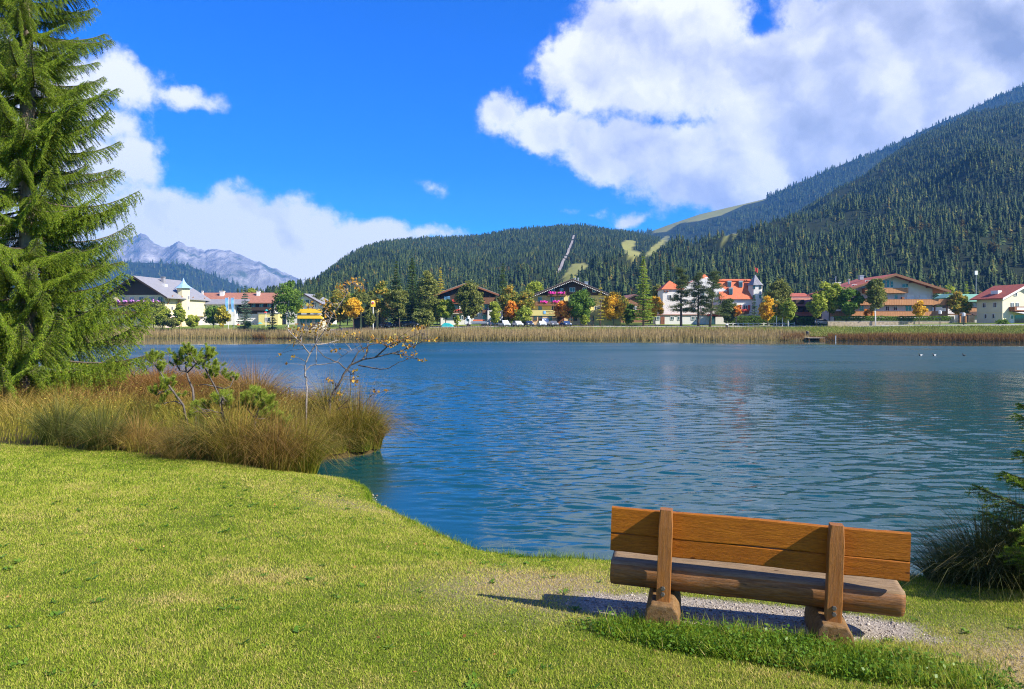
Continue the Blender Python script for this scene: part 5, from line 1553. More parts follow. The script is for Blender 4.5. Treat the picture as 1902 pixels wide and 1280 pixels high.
def ducks():
    mat_plain('m_duck_white', (0.75, 0.75, 0.73), .7, .05, 3); mat_plain('m_duck_dark', (0.02, 0.02, 0.02), .6, .1, 3); mat_plain('m_bill', (0.5, 0.3, 0.05), .5, .1, 3)
    for i, (px, py, lab, bw) in enumerate(((1710, 661, 'black and white duck swimming ahead of the other two', 1), (1735.5, 661, 'black and white duck swimming in the middle', 1), (1791, 661, 'dark duck trailing behind the others', 0))):
        D = HC * F / (py - HZ); x = (px - PXC) / F * D
        t = thing('duck', lab, 'duck', (x, D, 0), R(180), 'ducks on the lake'); t.scale = (.62, .62, .62)
        b = MB(); k = 10
        prof = [(-.24, .02, .04), (-.2, .09, .06), (-.08, .13, .08), (.08, .13, .09), (.2, .08, .12), (.28, .02, .17)]
        n0 = 0
        for (xx, r, zc) in prof:
            for j in range(k):
                a = 2 * math.pi * j / k; b.v.append((xx, r * .85 * math.cos(a), zc + r * .75 * math.sin(a)))
        for q in range(len(prof) - 1):
            for j in range(k): b.f.append((q * k + j, q * k + (j + 1) % k, (q + 1) * k + (j + 1) % k, (q + 1) * k + j))
        # neck and head continue the same body (tail at +x, head at -x turned by the rotation)
        b.tube([(-.16, 0, .12), (-.2, 0, .22), (-.22, 0, .3)], [.07, .05, .055], 8); b.blob((-.245, 0, .32), .065, i)
        b.v = [(-x_, y_, z_) for (x_, y_, z_) in b.v]
        o = b.build('body', 'm_duck_white' if bw else 'm_duck_dark', t, smooth=True)
        o.data.materials.append(MATS['m_duck_dark'])
        for p_ in o.data.polygons:
            if p_.center.x > .12: p_.material_index = 1
        MB().tube([(.29, 0, .32), (.37, 0, .305)], [.025, .012], 6).build('bill', 'm_bill', t)
ducks()

# ------------------------------------------------------------------ far-shore trees
LEAVES = {
    'green':  [(0, (0.045, 0.085, 0.012)), (0.5, (0.085, 0.15, 0.022)), (1, (0.16, 0.23, 0.035))],
    'lime':   [(0, (0.10, 0.14, 0.018)), (0.5, (0.20, 0.24, 0.03)), (1, (0.33, 0.33, 0.05))],
    'olive':  [(0, (0.055, 0.075, 0.018)), (0.5, (0.11, 0.13, 0.03)), (1, (0.22, 0.21, 0.05))],
    'yellow': [(0, (0.24, 0.17, 0.02)), (0.5, (0.50, 0.30, 0.025)), (1, (0.68, 0.44, 0.05))],
    'orange': [(0, (0.24, 0.11, 0.02)), (0.5, (0.50, 0.20, 0.025)), (1, (0.62, 0.34, 0.05))],
    'mixed':  [(0, (0.07, 0.11, 0.02)), (0.5, (0.16, 0.18, 0.03)), (0.78, (0.34, 0.21, 0.03)), (1, (0.50, 0.28, 0.04))],
    'spruce': [(0, (0.018, 0.04, 0.012)), (0.5, (0.04, 0.075, 0.018)), (1, (0.09, 0.13, 0.03))],
    'blue':   [(0, (0.03, 0.055, 0.035)), (0.5, (0.06, 0.10, 0.065)), (1, (0.12, 0.17, 0.11))],
    'larch':  [(0, (0.07, 0.12, 0.015)), (0.5, (0.15, 0.21, 0.025)), (1, (0.26, 0.30, 0.05))],
    'goldlarch': [(0, (0.14, 0.14, 0.018)), (0.5, (0.28, 0.25, 0.03)), (1, (0.42, 0.34, 0.05))],
    'pine':   [(0, (0.03, 0.05, 0.015)), (0.5, (0.065, 0.09, 0.026)), (1, (0.13, 0.15, 0.05))],
}
for k, st in LEAVES.items(): mat_foliage('leaf_' + k, [(p, tuple(min(.85, v * 1.6) for v in c)) for p, c in st], trans=0.38)
mat_plain('m_bark', (0.10, 0.075, 0.055), 0.9, 0.4, 6.0, stretch=(3, 3, 0.5))
mat_plain('m_pale_bark', (0.30, 0.26, 0.21), 0.85, 0.5, 5.0, stretch=(3, 3, 0.6))
mat_plain('m_birch_bark', (0.68, 0.66, 0.62), 0.8, 0.3, 5.0, stretch=(1, 1, 3))

def broadleaf(H, Rr, cb, mat, bark, label, loc, seed, kind='round', cat='tree', leaf=0.30, dens=1.0, name='broadleaf_tree', lean=0.0, group='trees along the far shore'):
    """tapered trunk with limbs; crown of leaf sprays gathered in uneven clumps"""
    r = np.random.default_rng(seed); rr = random.Random(seed)
    t = thing(name, label, cat, loc, 0, group)
    tr = MB(); top = H * (0.92 if kind == 'tall' else 0.8)
    tw = max(.05, H * .0105)
    axis_ = [(lean * H * .12 * (q ** 1.5) + rr.uniform(-.02, .02) * H * .4, rr.uniform(-.015, .015) * H * .4, -.3 + (top + .3) * q) for q in np.linspace(0, 1, 6)]
    axis_[0] = (0, 0, -.3)
    tr.tube(axis_, [tw * (1.25 - q) + .02 for q in np.linspace(0, 1, 6)], 7)
    ccz = cb + (H - cb) * .5; hz_ = (H - cb) / 2
    nl = int(9 * dens) + 3
    clumps = []
    nc = int((42 if kind == 'round' else 54) * dens)
    for i in range(nc):
        d = r.normal(size=3); d /= np.linalg.norm(d)
        rad = (0.35 + 0.65 * r.random() ** 0.5)
        c = np.array([d[0] * Rr * rad * .82, d[1] * Rr * rad * .82, d[2] * hz_ * rad * .9])
        if kind == 'cone': k = 1 - .62 * (c[2] / hz_ * .5 + .5); c[:2] *= k * 1.25
        elif kind == 'tall': c[:2] *= 1 - .35 * abs(c[2] / hz_)
        else: c[:2] *= 1.0 - .18 * max(0, c[2] / hz_)
        c += np.array([lean * H * .12, 0, ccz])
        clumps.append(c)
    clumps = np.array(clumps)
    for i in range(nl):
        c = clumps[(i * 3) % nc]; z0 = max(cb * .7, min(c[2] - .12 * H, top * .9)); q = z0 / top
        base = Vector((lean * H * .12 * q ** 1.5, 0, z0))
        mid = base.lerp(Vector(c), .55) + Vector((0, 0, .04 * H))
        tr.tube([base, mid, Vector(c)], [tw * .5 * (1.1 - q * .7), tw * .3, tw * .1], 5, cap=False)
    tr.build('trunk', bark, t, smooth=True)
    per = int(76 * dens)
    C = []; T = []
    for c in clumps:
        cr = Rr * r.uniform(.24, .40)
        d = r.normal(size=(per, 3)); d /= np.linalg.norm(d, axis=1)[:, None]
        p = c + d * (r.random((per, 1)) ** .45) * np.array([cr, cr, cr * .8])
        C.append(p); T.append(np.clip(r.normal(.5 + r.uniform(-.22, .22), .16, per), 0, 1))
    C = np.concatenate(C); T = np.concatenate(T)
    V, Fc = leaf_quads(C, r.uniform(.7, 1.25, len(C)) * leaf, r, flat=.25, aspect=.9)
    mesh_np('crown', V, Fc, mat, t, tone=T)
    return t

def conifer(H, Rr, mat, bark, label, loc, seed, gap=.02, droop=.35, dens=1.0, shape=1.0, skirt=.06, wisp=1.0, name='conifer_tree', lean=0., group='trees along the far shore'):
    """straight trunk, whorls of boughs that sag and turn up, each bough a spray of needle twigs"""
    r = np.random.default_rng(seed)
    t = thing(name, label, 'tree', loc, 0, group)
    MB().tube([(0, 0, -.3), (lean * H * .3, 0, H * .5), (lean * H, 0, H)], [max(.08, H * .016), H * .009, .02], 7).build('trunk', bark, t, smooth=True)
    VV = []; TT = []
    nw = int((H / .42) * dens)
    for k in range(nw):
        z = H * (skirt + (1 - skirt) * (k + r.random() * .8) / nw)
        q = z / H
        L = Rr * ((1 - q) ** .8 * shape + .05) * r.uniform(.65, 1.12)
        nb = int(7 * dens * (1 - q * .35)) + 2
        ph = r.random() * 6.28
        for j in range(nb):
            if r.random() < gap: continue
            a = ph + 6.283 * j / nb + r.uniform(-.25, .25)
            l = L * r.uniform(.6, 1.12)
            da = np.array([math.cos(a), math.sin(a), 0.]); db = np.array([-da[1], da[0], 0.])
            ns = max(4, int(l / .16 * wisp))
            u = r.random(ns * 3) ** .75
            sag = -droop * l * (u - .55 * u ** 3)
            side = (r.random(ns * 3) - .5) * 2 * l * .34 * (1 - u * .7)
            c = np.array([lean * z, 0, z]) + da * (u * l)[:, None] + db * side[:, None] + np.array([0, 0, 1.]) * (sag - np.abs(side) * .35 + r.normal(0, .05, ns * 3))[:, None]
            # each twig: narrow kite pointing outwards and down
            d = da + db * (np.sign(side) * r.uniform(.2, .9, ns * 3))[:, None] + np.array([0, 0, -1.]) * r.uniform(-.1, .7, ns * 3)[:, None]
            d /= np.linalg.norm(d, axis=1)[:, None]
            w = np.cross(d, r.normal(size=(ns * 3, 3))); w /= np.linalg.norm(w, axis=1)[:, None]
            s = r.uniform(.16, .34, ns * 3)[:, None] * (.6 + .4 * min(1, Rr / 3)); ww = s * r.uniform(.22, .4, (ns * 3, 1))
            VV.append(np.stack([c - d * s * .6, c + w * ww, c + d * s, c - w * ww], 1).reshape(-1, 3))
            TT.append(np.clip(r.normal(.42 + .25 * u, .17), 0, 1))
    V = np.concatenate(VV); T = np.concatenate(TT)
    mesh_np('crown', V, np.arange(len(V)).reshape(-1, 4), mat, t, tone=T)
    return t

def pine(H, Rr, mat, label, loc, seed, lean=0.0, cb=.25, group='trees along the far shore'):
    """bare lower trunk, level limbs ending in flat needle clouds"""
    r = np.random.default_rng(seed); rr = random.Random(seed)
    t = thing('pine_tree', label, 'tree', loc, 0, group)
    tr = MB(); ax = lambda q: Vector((lean * H * (q - .35 * q * q), 0, -.3 + H * q))
    tr.tube([ax(q) for q in np.linspace(0, .97, 7)], [H * .02 * (1.1 - q) + .03 for q in np.linspace(0, 1, 7)], 7)
    C = []; T = []
    nb = 46
    for k in range(nb):
        q = cb + (1 - cb) * (k + rr.random()) / nb; z = ax(q)
        l = Rr * (1.05 - .75 * ((q - cb) / (1 - cb)) ** 1.3) * rr.uniform(.45, 1.05)
        a = rr.random() * 6.28; d = Vector((math.cos(a), math.sin(a), rr.uniform(-.15, .35)))
        tip = z + d * l
        tr.tube([z, z + d * l * .55 + Vector((0, 0, -.03 * l)), tip], [.06, .04, .015], 4, cap=False)
        for m in range(4):
            c = np.array(z.lerp(tip, rr.uniform(.35, 1.05))); n = 80
            p = c + r.normal(size=(n, 3)) * np.array([.50, .50, .22]) * (.6 + .35 * l / Rr) * 1.15
            C.append(p); T.append(np.clip(r.normal(rr.uniform(.3, .7), .15, n), 0, 1))
    tr.build('trunk', 'm_bark', t, smooth=True)
    C = np.concatenate(C); T = np.concatenate(T); n = len(C)
    d = r.normal(size=(n, 3)); d[:, 2] = np.abs(d[:, 2]) * .8; d /= np.linalg.norm(d, axis=1)[:, None]
    w = np.cross(d, r.normal(size=(n, 3))); w /= np.linalg.norm(w, axis=1)[:, None]
    s = r.uniform(.14, .26, n)[:, None]
    V = np.stack([C - d * s * .5, C + w * s * .22, C + d * s, C - w * s * .22], 1).reshape(-1, 3)
    mesh_np('crown', V, np.arange(len(V)).reshape(-1, 4), mat, t, tone=T)
    return t

def place_tree(kind, px, top, base, hw, D, col, label, seed, **kw):
    x = (px - PXC) / F * D; zb = gz(x, D); zt = HC + (HZ - top) / F * D
    H = zt - zb; Rr = hw / F * D * (1.12 if kind in ('round', 'tall') else 1.0)
    loc = (x, D, zb)
    if kind in ('round', 'tall', 'cone'):
        cbz = max(0.05, HC + (HZ - base) / F * D - zb)
        return broadleaf(H, Rr, cbz, 'leaf_' + col, kw.pop('bark', 'm_bark'), label, loc, seed, kind, **kw)
    if kind == 'pine': return pine(H, Rr, 'leaf_' + col, label, loc, seed, **kw)
    return conifer(H, Rr, 'leaf_' + col, 'm_bark', label, loc, seed, **kw)

TREES = [
    ('round', 285, 562, 604, 26, 226, 'olive', 'olive green shrub mass before the lilac flower balconies', dict(cat='shrub', name='shrub', dens=1.3)),
    ('round', 302, 568, 604, 14, 225, 'lime', 'yellowish shrub at the corner of the cream hotel', dict(cat='shrub', name='shrub')),
    ('cone', 333, 562, 606, 12, 224, 'lime', 'slim yellow-green tree before the stair turret', {}),
    ('round', 318, 590, 606, 14, 223, 'olive', 'low dark shrub left of the slim yellow-green tree', dict(cat='shrub', name='shrub')),
    ('round', 358, 584, 606, 12, 223, 'lime', 'low pale shrub right of the stair turret', dict(cat='shrub', name='shrub')),
    ('round', 396, 566, 606, 17, 226, 'green', 'dark round tree between the cream hotel and the inn', {}),
    ('tall', 414, 566, 607, 13, 222, 'goldlarch', 'ochre columnar shrub next to the banner flags', dict(cat='shrub', name='shrub')),
    ('spruce', 455, 531, 606, 18, 222, 'blue', 'blue-green spruce before the red-brown roof', dict(droop=.3)),
    ('round', 461, 597, 607, 6, 218, 'green', 'small clipped ball shrub at the foot of the blue spruce', dict(cat='shrub', name='shrub', dens=.6, leaf=.15)),
    ('spruce', 506, 556, 606, 13, 214, 'blue', 'dark small spruce left of the tall green birch', {}),
    ('tall', 536, 517, 600, 26, 212, 'green', 'tall green birch left of the small white house', dict(bark='m_birch_bark', dens=1.2)),
    ('round', 468, 535, 560, 12, 268, 'lime', 'lime tree top showing over the red-brown roof', {}),
    ('round', 632, 531, 600, 24, 203, 'mixed', 'ochre tree behind the leafy sapling', dict(dens=1.2)),
    ('round', 657, 553, 592, 17, 201, 'yellow', 'bright golden maple left of the shop columns', {}),
    ('tall', 612, 560, 604, 14, 205, 'olive', 'olive tree beside the kiosk', {}),
    ('tall', 686, 574, 606, 10, 196, 'olive', 'thin willow shrub before the pale shop columns', dict(cat='shrub', name='shrub', dens=.7)),
    ('round', 666, 536, 575, 16, 225, 'olive', 'grey-green tree behind the golden maple', {}),
    ('round', 712, 520, 590, 18, 202, 'mixed', 'orange-topped maple left of the spruce pair', dict(dens=1.2)),
    ('round', 742, 527, 592, 19, 200, 'olive', 'olive tree before the spruce pair', {}),
    ('spruce', 736, 484, 590, 21, 212, 'spruce', 'dark spruce on the left of the tall pair', dict(dens=1.1)),
    ('spruce', 766, 477, 606, 27, 208, 'spruce', 'dark spruce on the right of the tall pair', dict(dens=1.15)),
    ('tall', 796, 500, 598, 23, 201, 'olive', 'tall olive tree right of the spruce pair', dict(dens=1.3)),
    ('spruce', 818, 495, 580, 15, 216, 'goldlarch', 'golden green larch behind the dark chalet', dict(droop=.15)),
    ('round', 828, 553, 594, 15, 199, 'lime', 'lime green maple before the left end of the dark chalet', {}),
    ('round', 787, 575, 606, 20, 196, 'olive', 'low olive bush right of the parked black cars', dict(cat='shrub', name='shrub')),
    ('tall', 873, 520, 596, 25, 198, 'olive', 'tall dense olive tree in the middle of the dark chalet', dict(dens=1.5)),
    ('tall', 919, 556, 600, 13, 197, 'lime', 'pale young birch right of the white truck', dict(dens=.8)),
    ('round', 850, 585, 606, 7, 193, 'lime', 'tiny green shrub by the road before the chalet', dict(cat='shrub', name='shrub', dens=.6, leaf=.15)),
    ('spruce', 934, 488, 600, 17, 214, 'spruce', 'pointed spruce between the chalet and the yellow hotel', dict(dens=1.1)),
    ('tall', 946, 525, 598, 19, 208, 'mixed', 'yellowing tree in front of the pointed spruce', {}),
    ('round', 948, 557, 592, 12, 199, 'orange', 'small orange maple left of the parked silver car', {}),
    ('round', 975, 537, 588, 18, 201, 'mixed', 'russet and green maple left of the yellow hotel', dict(dens=1.2)),
    ('tall', 972, 569, 602, 18, 197, 'lime', 'pale lime birch over the parked white car', dict(bark='m_birch_bark', dens=.8)),
    ('round', 993, 521, 560, 18, 232, 'lime', 'lime green tree behind the left eave of the yellow hotel', {}),
    ('round', 1046, 557, 592, 16, 196, 'orange', 'orange maple before the yellow hotel door', {}),
    ('round', 1079, 539, 594, 25, 195, 'green', 'dense green maple before the yellow hotel', dict(dens=1.5)),
    ('round', 1087, 585, 602, 9, 193.5, 'lime', 'low young maple below the dense green maple', dict(dens=.5)),
    ('spruce', 1115, 521, 606, 12, 194, 'goldlarch', 'thin golden larch before the right end of the yellow hotel', dict(droop=.1, dens=.6, skirt=.15, gap=.25)),
    ('round', 1140, 544, 594, 21, 197, 'yellow', 'golden yellow maple right of the yellow hotel', dict(dens=1.4)),
    ('round', 1168, 562, 603, 12, 199, 'green', 'dark green shrub left of the tall larch', dict(cat='shrub', name='shrub')),
    ('spruce', 1195, 477, 604, 25, 193, 'larch', 'tall bright green larch standing at the road edge', dict(droop=.12, dens=1.1, skirt=.1, gap=.1)),
    ('round', 1217, 549, 592, 15, 198, 'yellow', 'yellow maple between the larch and the white hotel', {}),
    ('spruce', 1240, 487, 590, 14, 222, 'spruce', 'brownish spruce behind the hipped orange roof', {}),
    ('round', 1222, 528, 570, 14, 215, 'olive', 'olive tree left of the hipped orange roof', {}),
    ('pine', 1265, 496, 600, 25, 193, 'pine', 'pine with brown-green needles before the hipped orange roof', {}),
    ('pine', 1297, 506, 600, 25, 192.5, 'pine', 'dark pine in the middle of the three before the white hotel', {}),
    ('pine', 1318, 503, 600, 30, 190, 'pine', 'leaning pine nearest the red awning', dict(lean=.12)),
    ('tall', 1352, 550, 600, 17, 198, 'pine', 'grey-green tree left of the mansard roof', {}),
    ('round', 1368, 562, 590, 8, 197, 'orange', 'small orange maple beside the bare flagpole', dict(dens=.6)),
    ('spruce', 1401, 548, 602, 12, 200, 'blue', 'dark young spruce at the foot of the corner tower', {}),
    ('round', 1426, 551, 598, 15, 194, 'yellow', 'amber maple right of the corner tower', dict(dens=.9)),
    ('tall', 1447, 516, 600, 26, 203, 'olive', 'big olive willow behind the birch stems', dict(dens=1.5)),
    ('tall', 1443, 553, 592, 8, 190, 'mixed', 'slim birch with pale stem and amber leaves', dict(bark='m_birch_bark', dens=.4)),
    ('tall', 1453, 560, 594, 8, 189, 'mixed', 'slim birch leaning beside the amber-leaved birch', dict(bark='m_birch_bark', dens=.4, lean=.4)),
    ('tall', 1464, 553, 598, 14, 188, 'lime', 'lime green young birch at the lawn edge', dict(bark='m_birch_bark', dens=.7)),
    ('spruce', 1478, 572, 604, 9, 200, 'spruce', 'small dark spruce beside the hedge end', {}),
    ('round', 1517, 545, 590, 18, 189, 'lime', 'yellow-green maple on the lawn before the terraced house', dict(dens=1.1)),
    ('round', 1541, 519, 582, 23, 191, 'lime', 'large lime maple left of the apartment house', dict(dens=1.5)),
    ('round', 1579, 531, 588, 21, 188, 'green', 'fresh green maple before the apartment house', dict(dens=1.3)),
    ('tall', 1626, 512, 584, 19, 186, 'olive', 'grey-green birch with white trunk before the apartment gable', dict(bark='m_birch_bark', dens=1.2)),
    ('round', 1614, 572, 592, 8, 189, 'orange', 'small orange tree half behind the white-trunked birch', dict(dens=.5)),
    ('round', 1707, 560, 588, 12, 186, 'yellow', 'small yellow maple before the lowest larch balcony', dict(dens=.7)),
    ('round', 1781, 543, 588, 19, 190, 'mixed', 'yellow and green tree before the green-roofed chalet', dict(dens=1.1)),
    ('tall', 590, 538, 600, 17, 262, 'olive', 'olive tree standing behind the small white house', {}),
    ('tall', 645, 534, 600, 18, 236, 'green', 'green tree behind the ochre tree', {}),
    ('tall', 690, 540, 600, 16, 230, 'olive', 'olive tree behind the yellow emblem sign', {}),
    ('tall', 812, 530, 600, 16, 230, 'green', 'green tree at the left rear of the dark chalet', {}),
    ('tall', 905, 535, 600, 15, 236, 'olive', 'olive tree at the right rear of the dark chalet', {}),
    ('tall', 957, 540, 600, 16, 224, 'lime', 'lime tree behind the small orange maple', {}),
    ('tall', 1158, 548, 600, 13, 226, 'mixed', 'russet tree between the yellow hotel and the cottage', {}),
    ('spruce', 1208, 520, 600, 15, 228, 'spruce', 'dark spruce behind the yellow maple', {}),
    ('tall', 1432, 535, 600, 17, 222, 'green', 'green tree behind the amber maple', {}),
    ('tall', 1472, 540, 600, 16, 226, 'olive', 'olive tree behind the terraced house corner', {}),
    ('tall', 1765, 525, 600, 15, 240, 'lime', 'lime tree behind the green roof', {}),
    ('spruce', 1740, 520, 600, 14, 246, 'spruce', 'spruce behind the right eave of the apartment house', {}),
    ('spruce', 1795, 522, 600, 13, 244, 'larch', 'larch behind the ridge of the green roof', {}),
    ('round', 1862, 594, 602, 12, 176, 'green', 'low green shrubs at the terrace of the cream house', dict(cat='shrub', name='shrub', dens=.5, leaf=.15)),
]
for i, (kind, px, top, base, hw, D, col, label, kw) in enumerate(TREES):
    place_tree(kind, px, top, base, hw, D, col, label, 300 + i, **kw)

def hedge(px0, px1, top, D, depth, label, mat, seed):
    r = np.random.default_rng(seed)
    x0, x1 = (px0 - PXC) / F * D, (px1 - PXC) / F * D
    zt = HC + (HZ - top) / F * D; zb = gz((x0 + x1) / 2, D) + .1
    t = thing('hedge', label, 'hedge', ((x0 + x1) / 2, D, zb)); h = zt - zb; w = (x1 - x0) / 2
    MB().box(-w + .2, w - .2, .2, depth - .2, -.5, h - .25).build('twigs', 'm_bark', t)
    n = int(2 * w * (h + depth) * 110)
    C = np.stack([r.uniform(-w, w, n), r.uniform(0, depth, n), r.uniform(0, h, n)], 1)
    k = r.random(n); C[:, 1] = np.where(k < .55, r.normal(.05, .06, n), C[:, 1]); C[:, 2] = np.where(k > .6, h + r.normal(0, .06, n) + .12 * noise2(C[:, 0], C[:, 1] * 0, 3, 3, .8), C[:, 2])
    V, Fc = leaf_quads(C, r.uniform(.08, .16, n), r, aspect=1.0)
    mesh_np('foliage', V, Fc, mat, t, tone=np.clip(r.normal(.5, .2, n), 0, 1))
hedge(1552, 1766, 588, 187.2, 1.6, 'long clipped green hedge before the apartment house', 'leaf_green', 5)
hedge(1480, 1520, 589, 197.5, 1.5, 'short clipped hedge behind the white car', 'leaf_green', 6)
hedge(1354, 1476, 588, 199, 1.5, 'dark clipped hedge behind the low white fence', 'leaf_green', 7)

# ------------------------------------------------------------------ reeds along the far shore
def blades(base, height, width, lean, r, seg=2, tipw=.15, droop=0.0, face_cam=False):
    """ribbons that bend over; returns V, F, blade id per face, height fraction per vertex"""
    n = len(base)
    a = r.uniform(0, 6.283, n)
    dirx = np.stack([np.cos(a), np.sin(a), np.zeros(n)], 1)
    b = r.uniform(0, 6.283, n)
    wv = np.stack([np.cos(b), np.sin(b), np.zeros(n)], 1)
    lv = lean if lean.ndim == 2 else dirx * lean[:, None]
    V = np.zeros((n, (seg + 1) * 2, 3)); tip = np.zeros((n, (seg + 1) * 2))
    for k in range(seg + 1):
        q = k / seg
        up = height * (q - droop * q ** 3 if np.isscalar(droop) else q - droop * q ** 3)
        c = base + lv * (height * q ** 1.8)[:, None] + np.array([0, 0, 1.]) * up[:, None]
        w = (width * (1 - (1 - tipw) * q) * .5)[:, None]
        V[:, 2 * k] = c - wv * w; V[:, 2 * k + 1] = c + wv * w
        tip[:, 2 * k:2 * k + 2] = q
    Fl = []
    I = np.arange(n)[:, None] * ((seg + 1) * 2)
    for k in range(seg): Fl.append(I + np.array([[2 * k, 2 * k + 1, 2 * k + 3, 2 * k + 2]]))
    Fc = np.stack(Fl, 1).reshape(-1, 4)
    return V.reshape(-1, 3), Fc, np.repeat(np.arange(n), seg), tip.ravel()

mat_foliage('m_reed', [(0, (0.12, 0.13, 0.03)), (0.5, (0.29, 0.25, 0.07)), (1, (0.46, 0.36, 0.17))], trans=.25, tipcol=[(0, (0.26, 0.17, 0.09)), (1, (0.45, 0.33, 0.20))])
mat_foliage('m_rust_sedge', [(0, (0.10, 0.075, 0.02)), (0.5, (0.17, 0.11, 0.03)), (1, (0.26, 0.17, 0.05))], trans=.25, tipcol=[(0, (0.14, 0.06, 0.02)), (1, (0.26, 0.12, 0.045))])
mat_foliage('m_rough_grass', [(0, (0.10, 0.14, 0.025)), (0.5, (0.19, 0.23, 0.04)), (1, (0.34, 0.32, 0.10))], trans=.25)

def far_reeds():
    r = np.random.default_rng(99)
    fx = np.array([p[0] for p in FARL[::-1]]); fd = np.array([p[1] for p in FARL[::-1]])
    def band(n, p0, p1, d0, d1, hf, wf, mat, name, label, lean=.10, seed=1):
        px = r.uniform(p0, p1, n); d = d0 + (d1 - d0) * r.random(n)
        D = np.interp(px, fx, fd) + d
        X = (px - PXC) / F * D
        Z = np.maximum(ground_z(X, D), -.3)
        h = hf(px, d) * r.uniform(.6, 1.15, n) * (1 + .24 * noise2(X, D, 4, 3, .22))
        V, Fc, bid, tip = blades(np.stack([X, D, Z], 1), h, r.uniform(.6, 1.3, n) * wf, np.abs(r.normal(0, lean, n)), r, seg=1)
        tone = np.clip(r.normal(.5, .2, n) + .25 * noise2(X, D, 8, 3, .2), 0, 1)
        o = mesh_np(name, V, Fc, mat, tone=tone[bid], tip=tip * .8)
        tag(o, label, 'reeds', kind='stuff')
    band(46000, 120, 1505, -1.2, 9.5, lambda p, d: np.interp(p, [120, 500, 900, 1350, 1450, 1505], [2.1, 1.95, 1.9, 1.7, 1.25, .8]), .085, 'm_reed', 'reeds', 'tan reed bed lining the whole far shore')
    band(15000, 1450, 1960, -.6, 4.5, lambda p, d: np.where((p > 1494) & (p < 1538), .35, 1.15), .08, 'm_rust_sedge', 'rust_sedges', 'rust-brown sedges below the lawn on the right', .25)
    band(5000, 470, 545, -1.5, 3, lambda p, d: np.where(p < 492, 1.2, .5), .09, 'm_rust_sedge', 'rust_sedges', 'dark brown sedge clumps before the tan reeds', .3)
    band(26000, 1330, 1960, 4.0, 16, lambda p, d: .42 + 0 * p, .09, 'm_rough_grass', 'rough_grass', 'rough grass on the slope between road and water', .5)
    band(9000, 600, 1340, 9, 16, lambda p, d: .5 + 0 * p, .09, 'm_rough_grass', 'rough_grass', 'green verge between the reeds and the road', .5)
far_reeds()

# ------------------------------------------------------------------ bench
def wood_mat(name, light, dark, sx, rough=.55, weather=0.0, seed=0.0, spec=.35):
    """boards and logs: grain along local x, darker late wood, a few knots, cracks"""
    m, nt, out = new_mat(name); L = nt.links.new
    p = N(nt, 'ShaderNodeBsdfPrincipled', i_Roughness=rough); p.inputs['Specular IOR Level'].default_value = spec
    tc = N(nt, 'ShaderNodeTexCoord'); mp = N(nt, 'ShaderNodeMapping'); mp.inputs['Scale'].default_value = sx; mp.inputs['Location'].default_value = (seed, seed * 1.7, seed * .6)
    L(tc.outputs['Object'], mp.inputs[0])
    n1 = N(nt, 'ShaderNodeTexNoise', i_Scale=6.0, i_Detail=8.0, i_Roughness=.65); n1.inputs['Distortion'].default_value = .6; L(mp.outputs[0], n1.inputs['Vector'])
    n2 = N(nt, 'ShaderNodeTexNoise', i_Scale=28.0, i_Detail=5.0, i_Roughness=.7); L(mp.outputs[0], n2.inputs['Vector'])
    r1 = ramp_node(nt, [(.28, dark), (.5, tuple((a + b) / 2 for a, b in zip(light, dark))), (.72, light)]); L(n1.outputs['Fac'], r1.inputs[0])
    r2 = ramp_node(nt, [(.3, (.45, .42, .40)), (.62, (1.1, 1.08, 1.05))]); L(n2.outputs['Fac'], r2.inputs[0])
    mu = N(nt, 'ShaderNodeMix', data_type='RGBA', blend_type='MULTIPLY', i_0=.8); L(r1.outputs[0], mu.inputs[6]); L(r2.outputs[0], mu.inputs[7])
    vo = N(nt, 'ShaderNodeTexVoronoi', i_Scale=3.3, feature='F1'); mp2 = N(nt, 'ShaderNodeMapping'); mp2.inputs['Scale'].default_value = (1.0, 1.6, 2.2); mp2.inputs['Location'].default_value = (seed, 0, seed)
    L(tc.outputs['Object'], mp2.inputs[0]); L(mp2.outputs[0], vo.inputs['Vector'])
    rk = ramp_node(nt, [(.0, (.25, .2, .18)), (.045, (.45, .4, .36)), (.075, (1, 1, 1))]); L(vo.outputs['Distance'], rk.inputs[0])
    mk = N(nt, 'ShaderNodeMix', data_type='RGBA', blend_type='MULTIPLY', i_0=1.0); L(mu.outputs[2], mk.inputs[6]); L(rk.outputs[0], mk.inputs[7])
    col = mk.outputs[2]
    if weather:
        n3 = N(nt, 'ShaderNodeTexNoise', i_Scale=9.0, i_Detail=7.0, i_Roughness=.7); L(mp.outputs[0], n3.inputs['Vector'])
        rw = ramp_node(nt, [(.40, (0, 0, 0)), (.62, (weather, weather, weather))]); L(n3.outputs['Fac'], rw.inputs[0])
        mw = N(nt, 'ShaderNodeMix', data_type='RGBA'); mw.inputs[7].default_value = (.27, .215, .165, 1); L(rw.outputs[0], mw.inputs[0]); L(col, mw.inputs[6]); col = mw.outputs[2]
    L(col, p.inputs['Base Color'])
    ma = N(nt, 'ShaderNodeMath', operation='ADD'); L(n1.outputs['Fac'], ma.inputs[0]); L(n2.outputs['Fac'], ma.inputs[1])
    bp = N(nt, 'ShaderNodeBump', i_Strength=.5, i_Distance=.006); L(ma.outputs[0], bp.inputs['Height']); L(bp.outputs[0], p.inputs['Normal'])
    L(p.outputs[0], out.inputs[0])

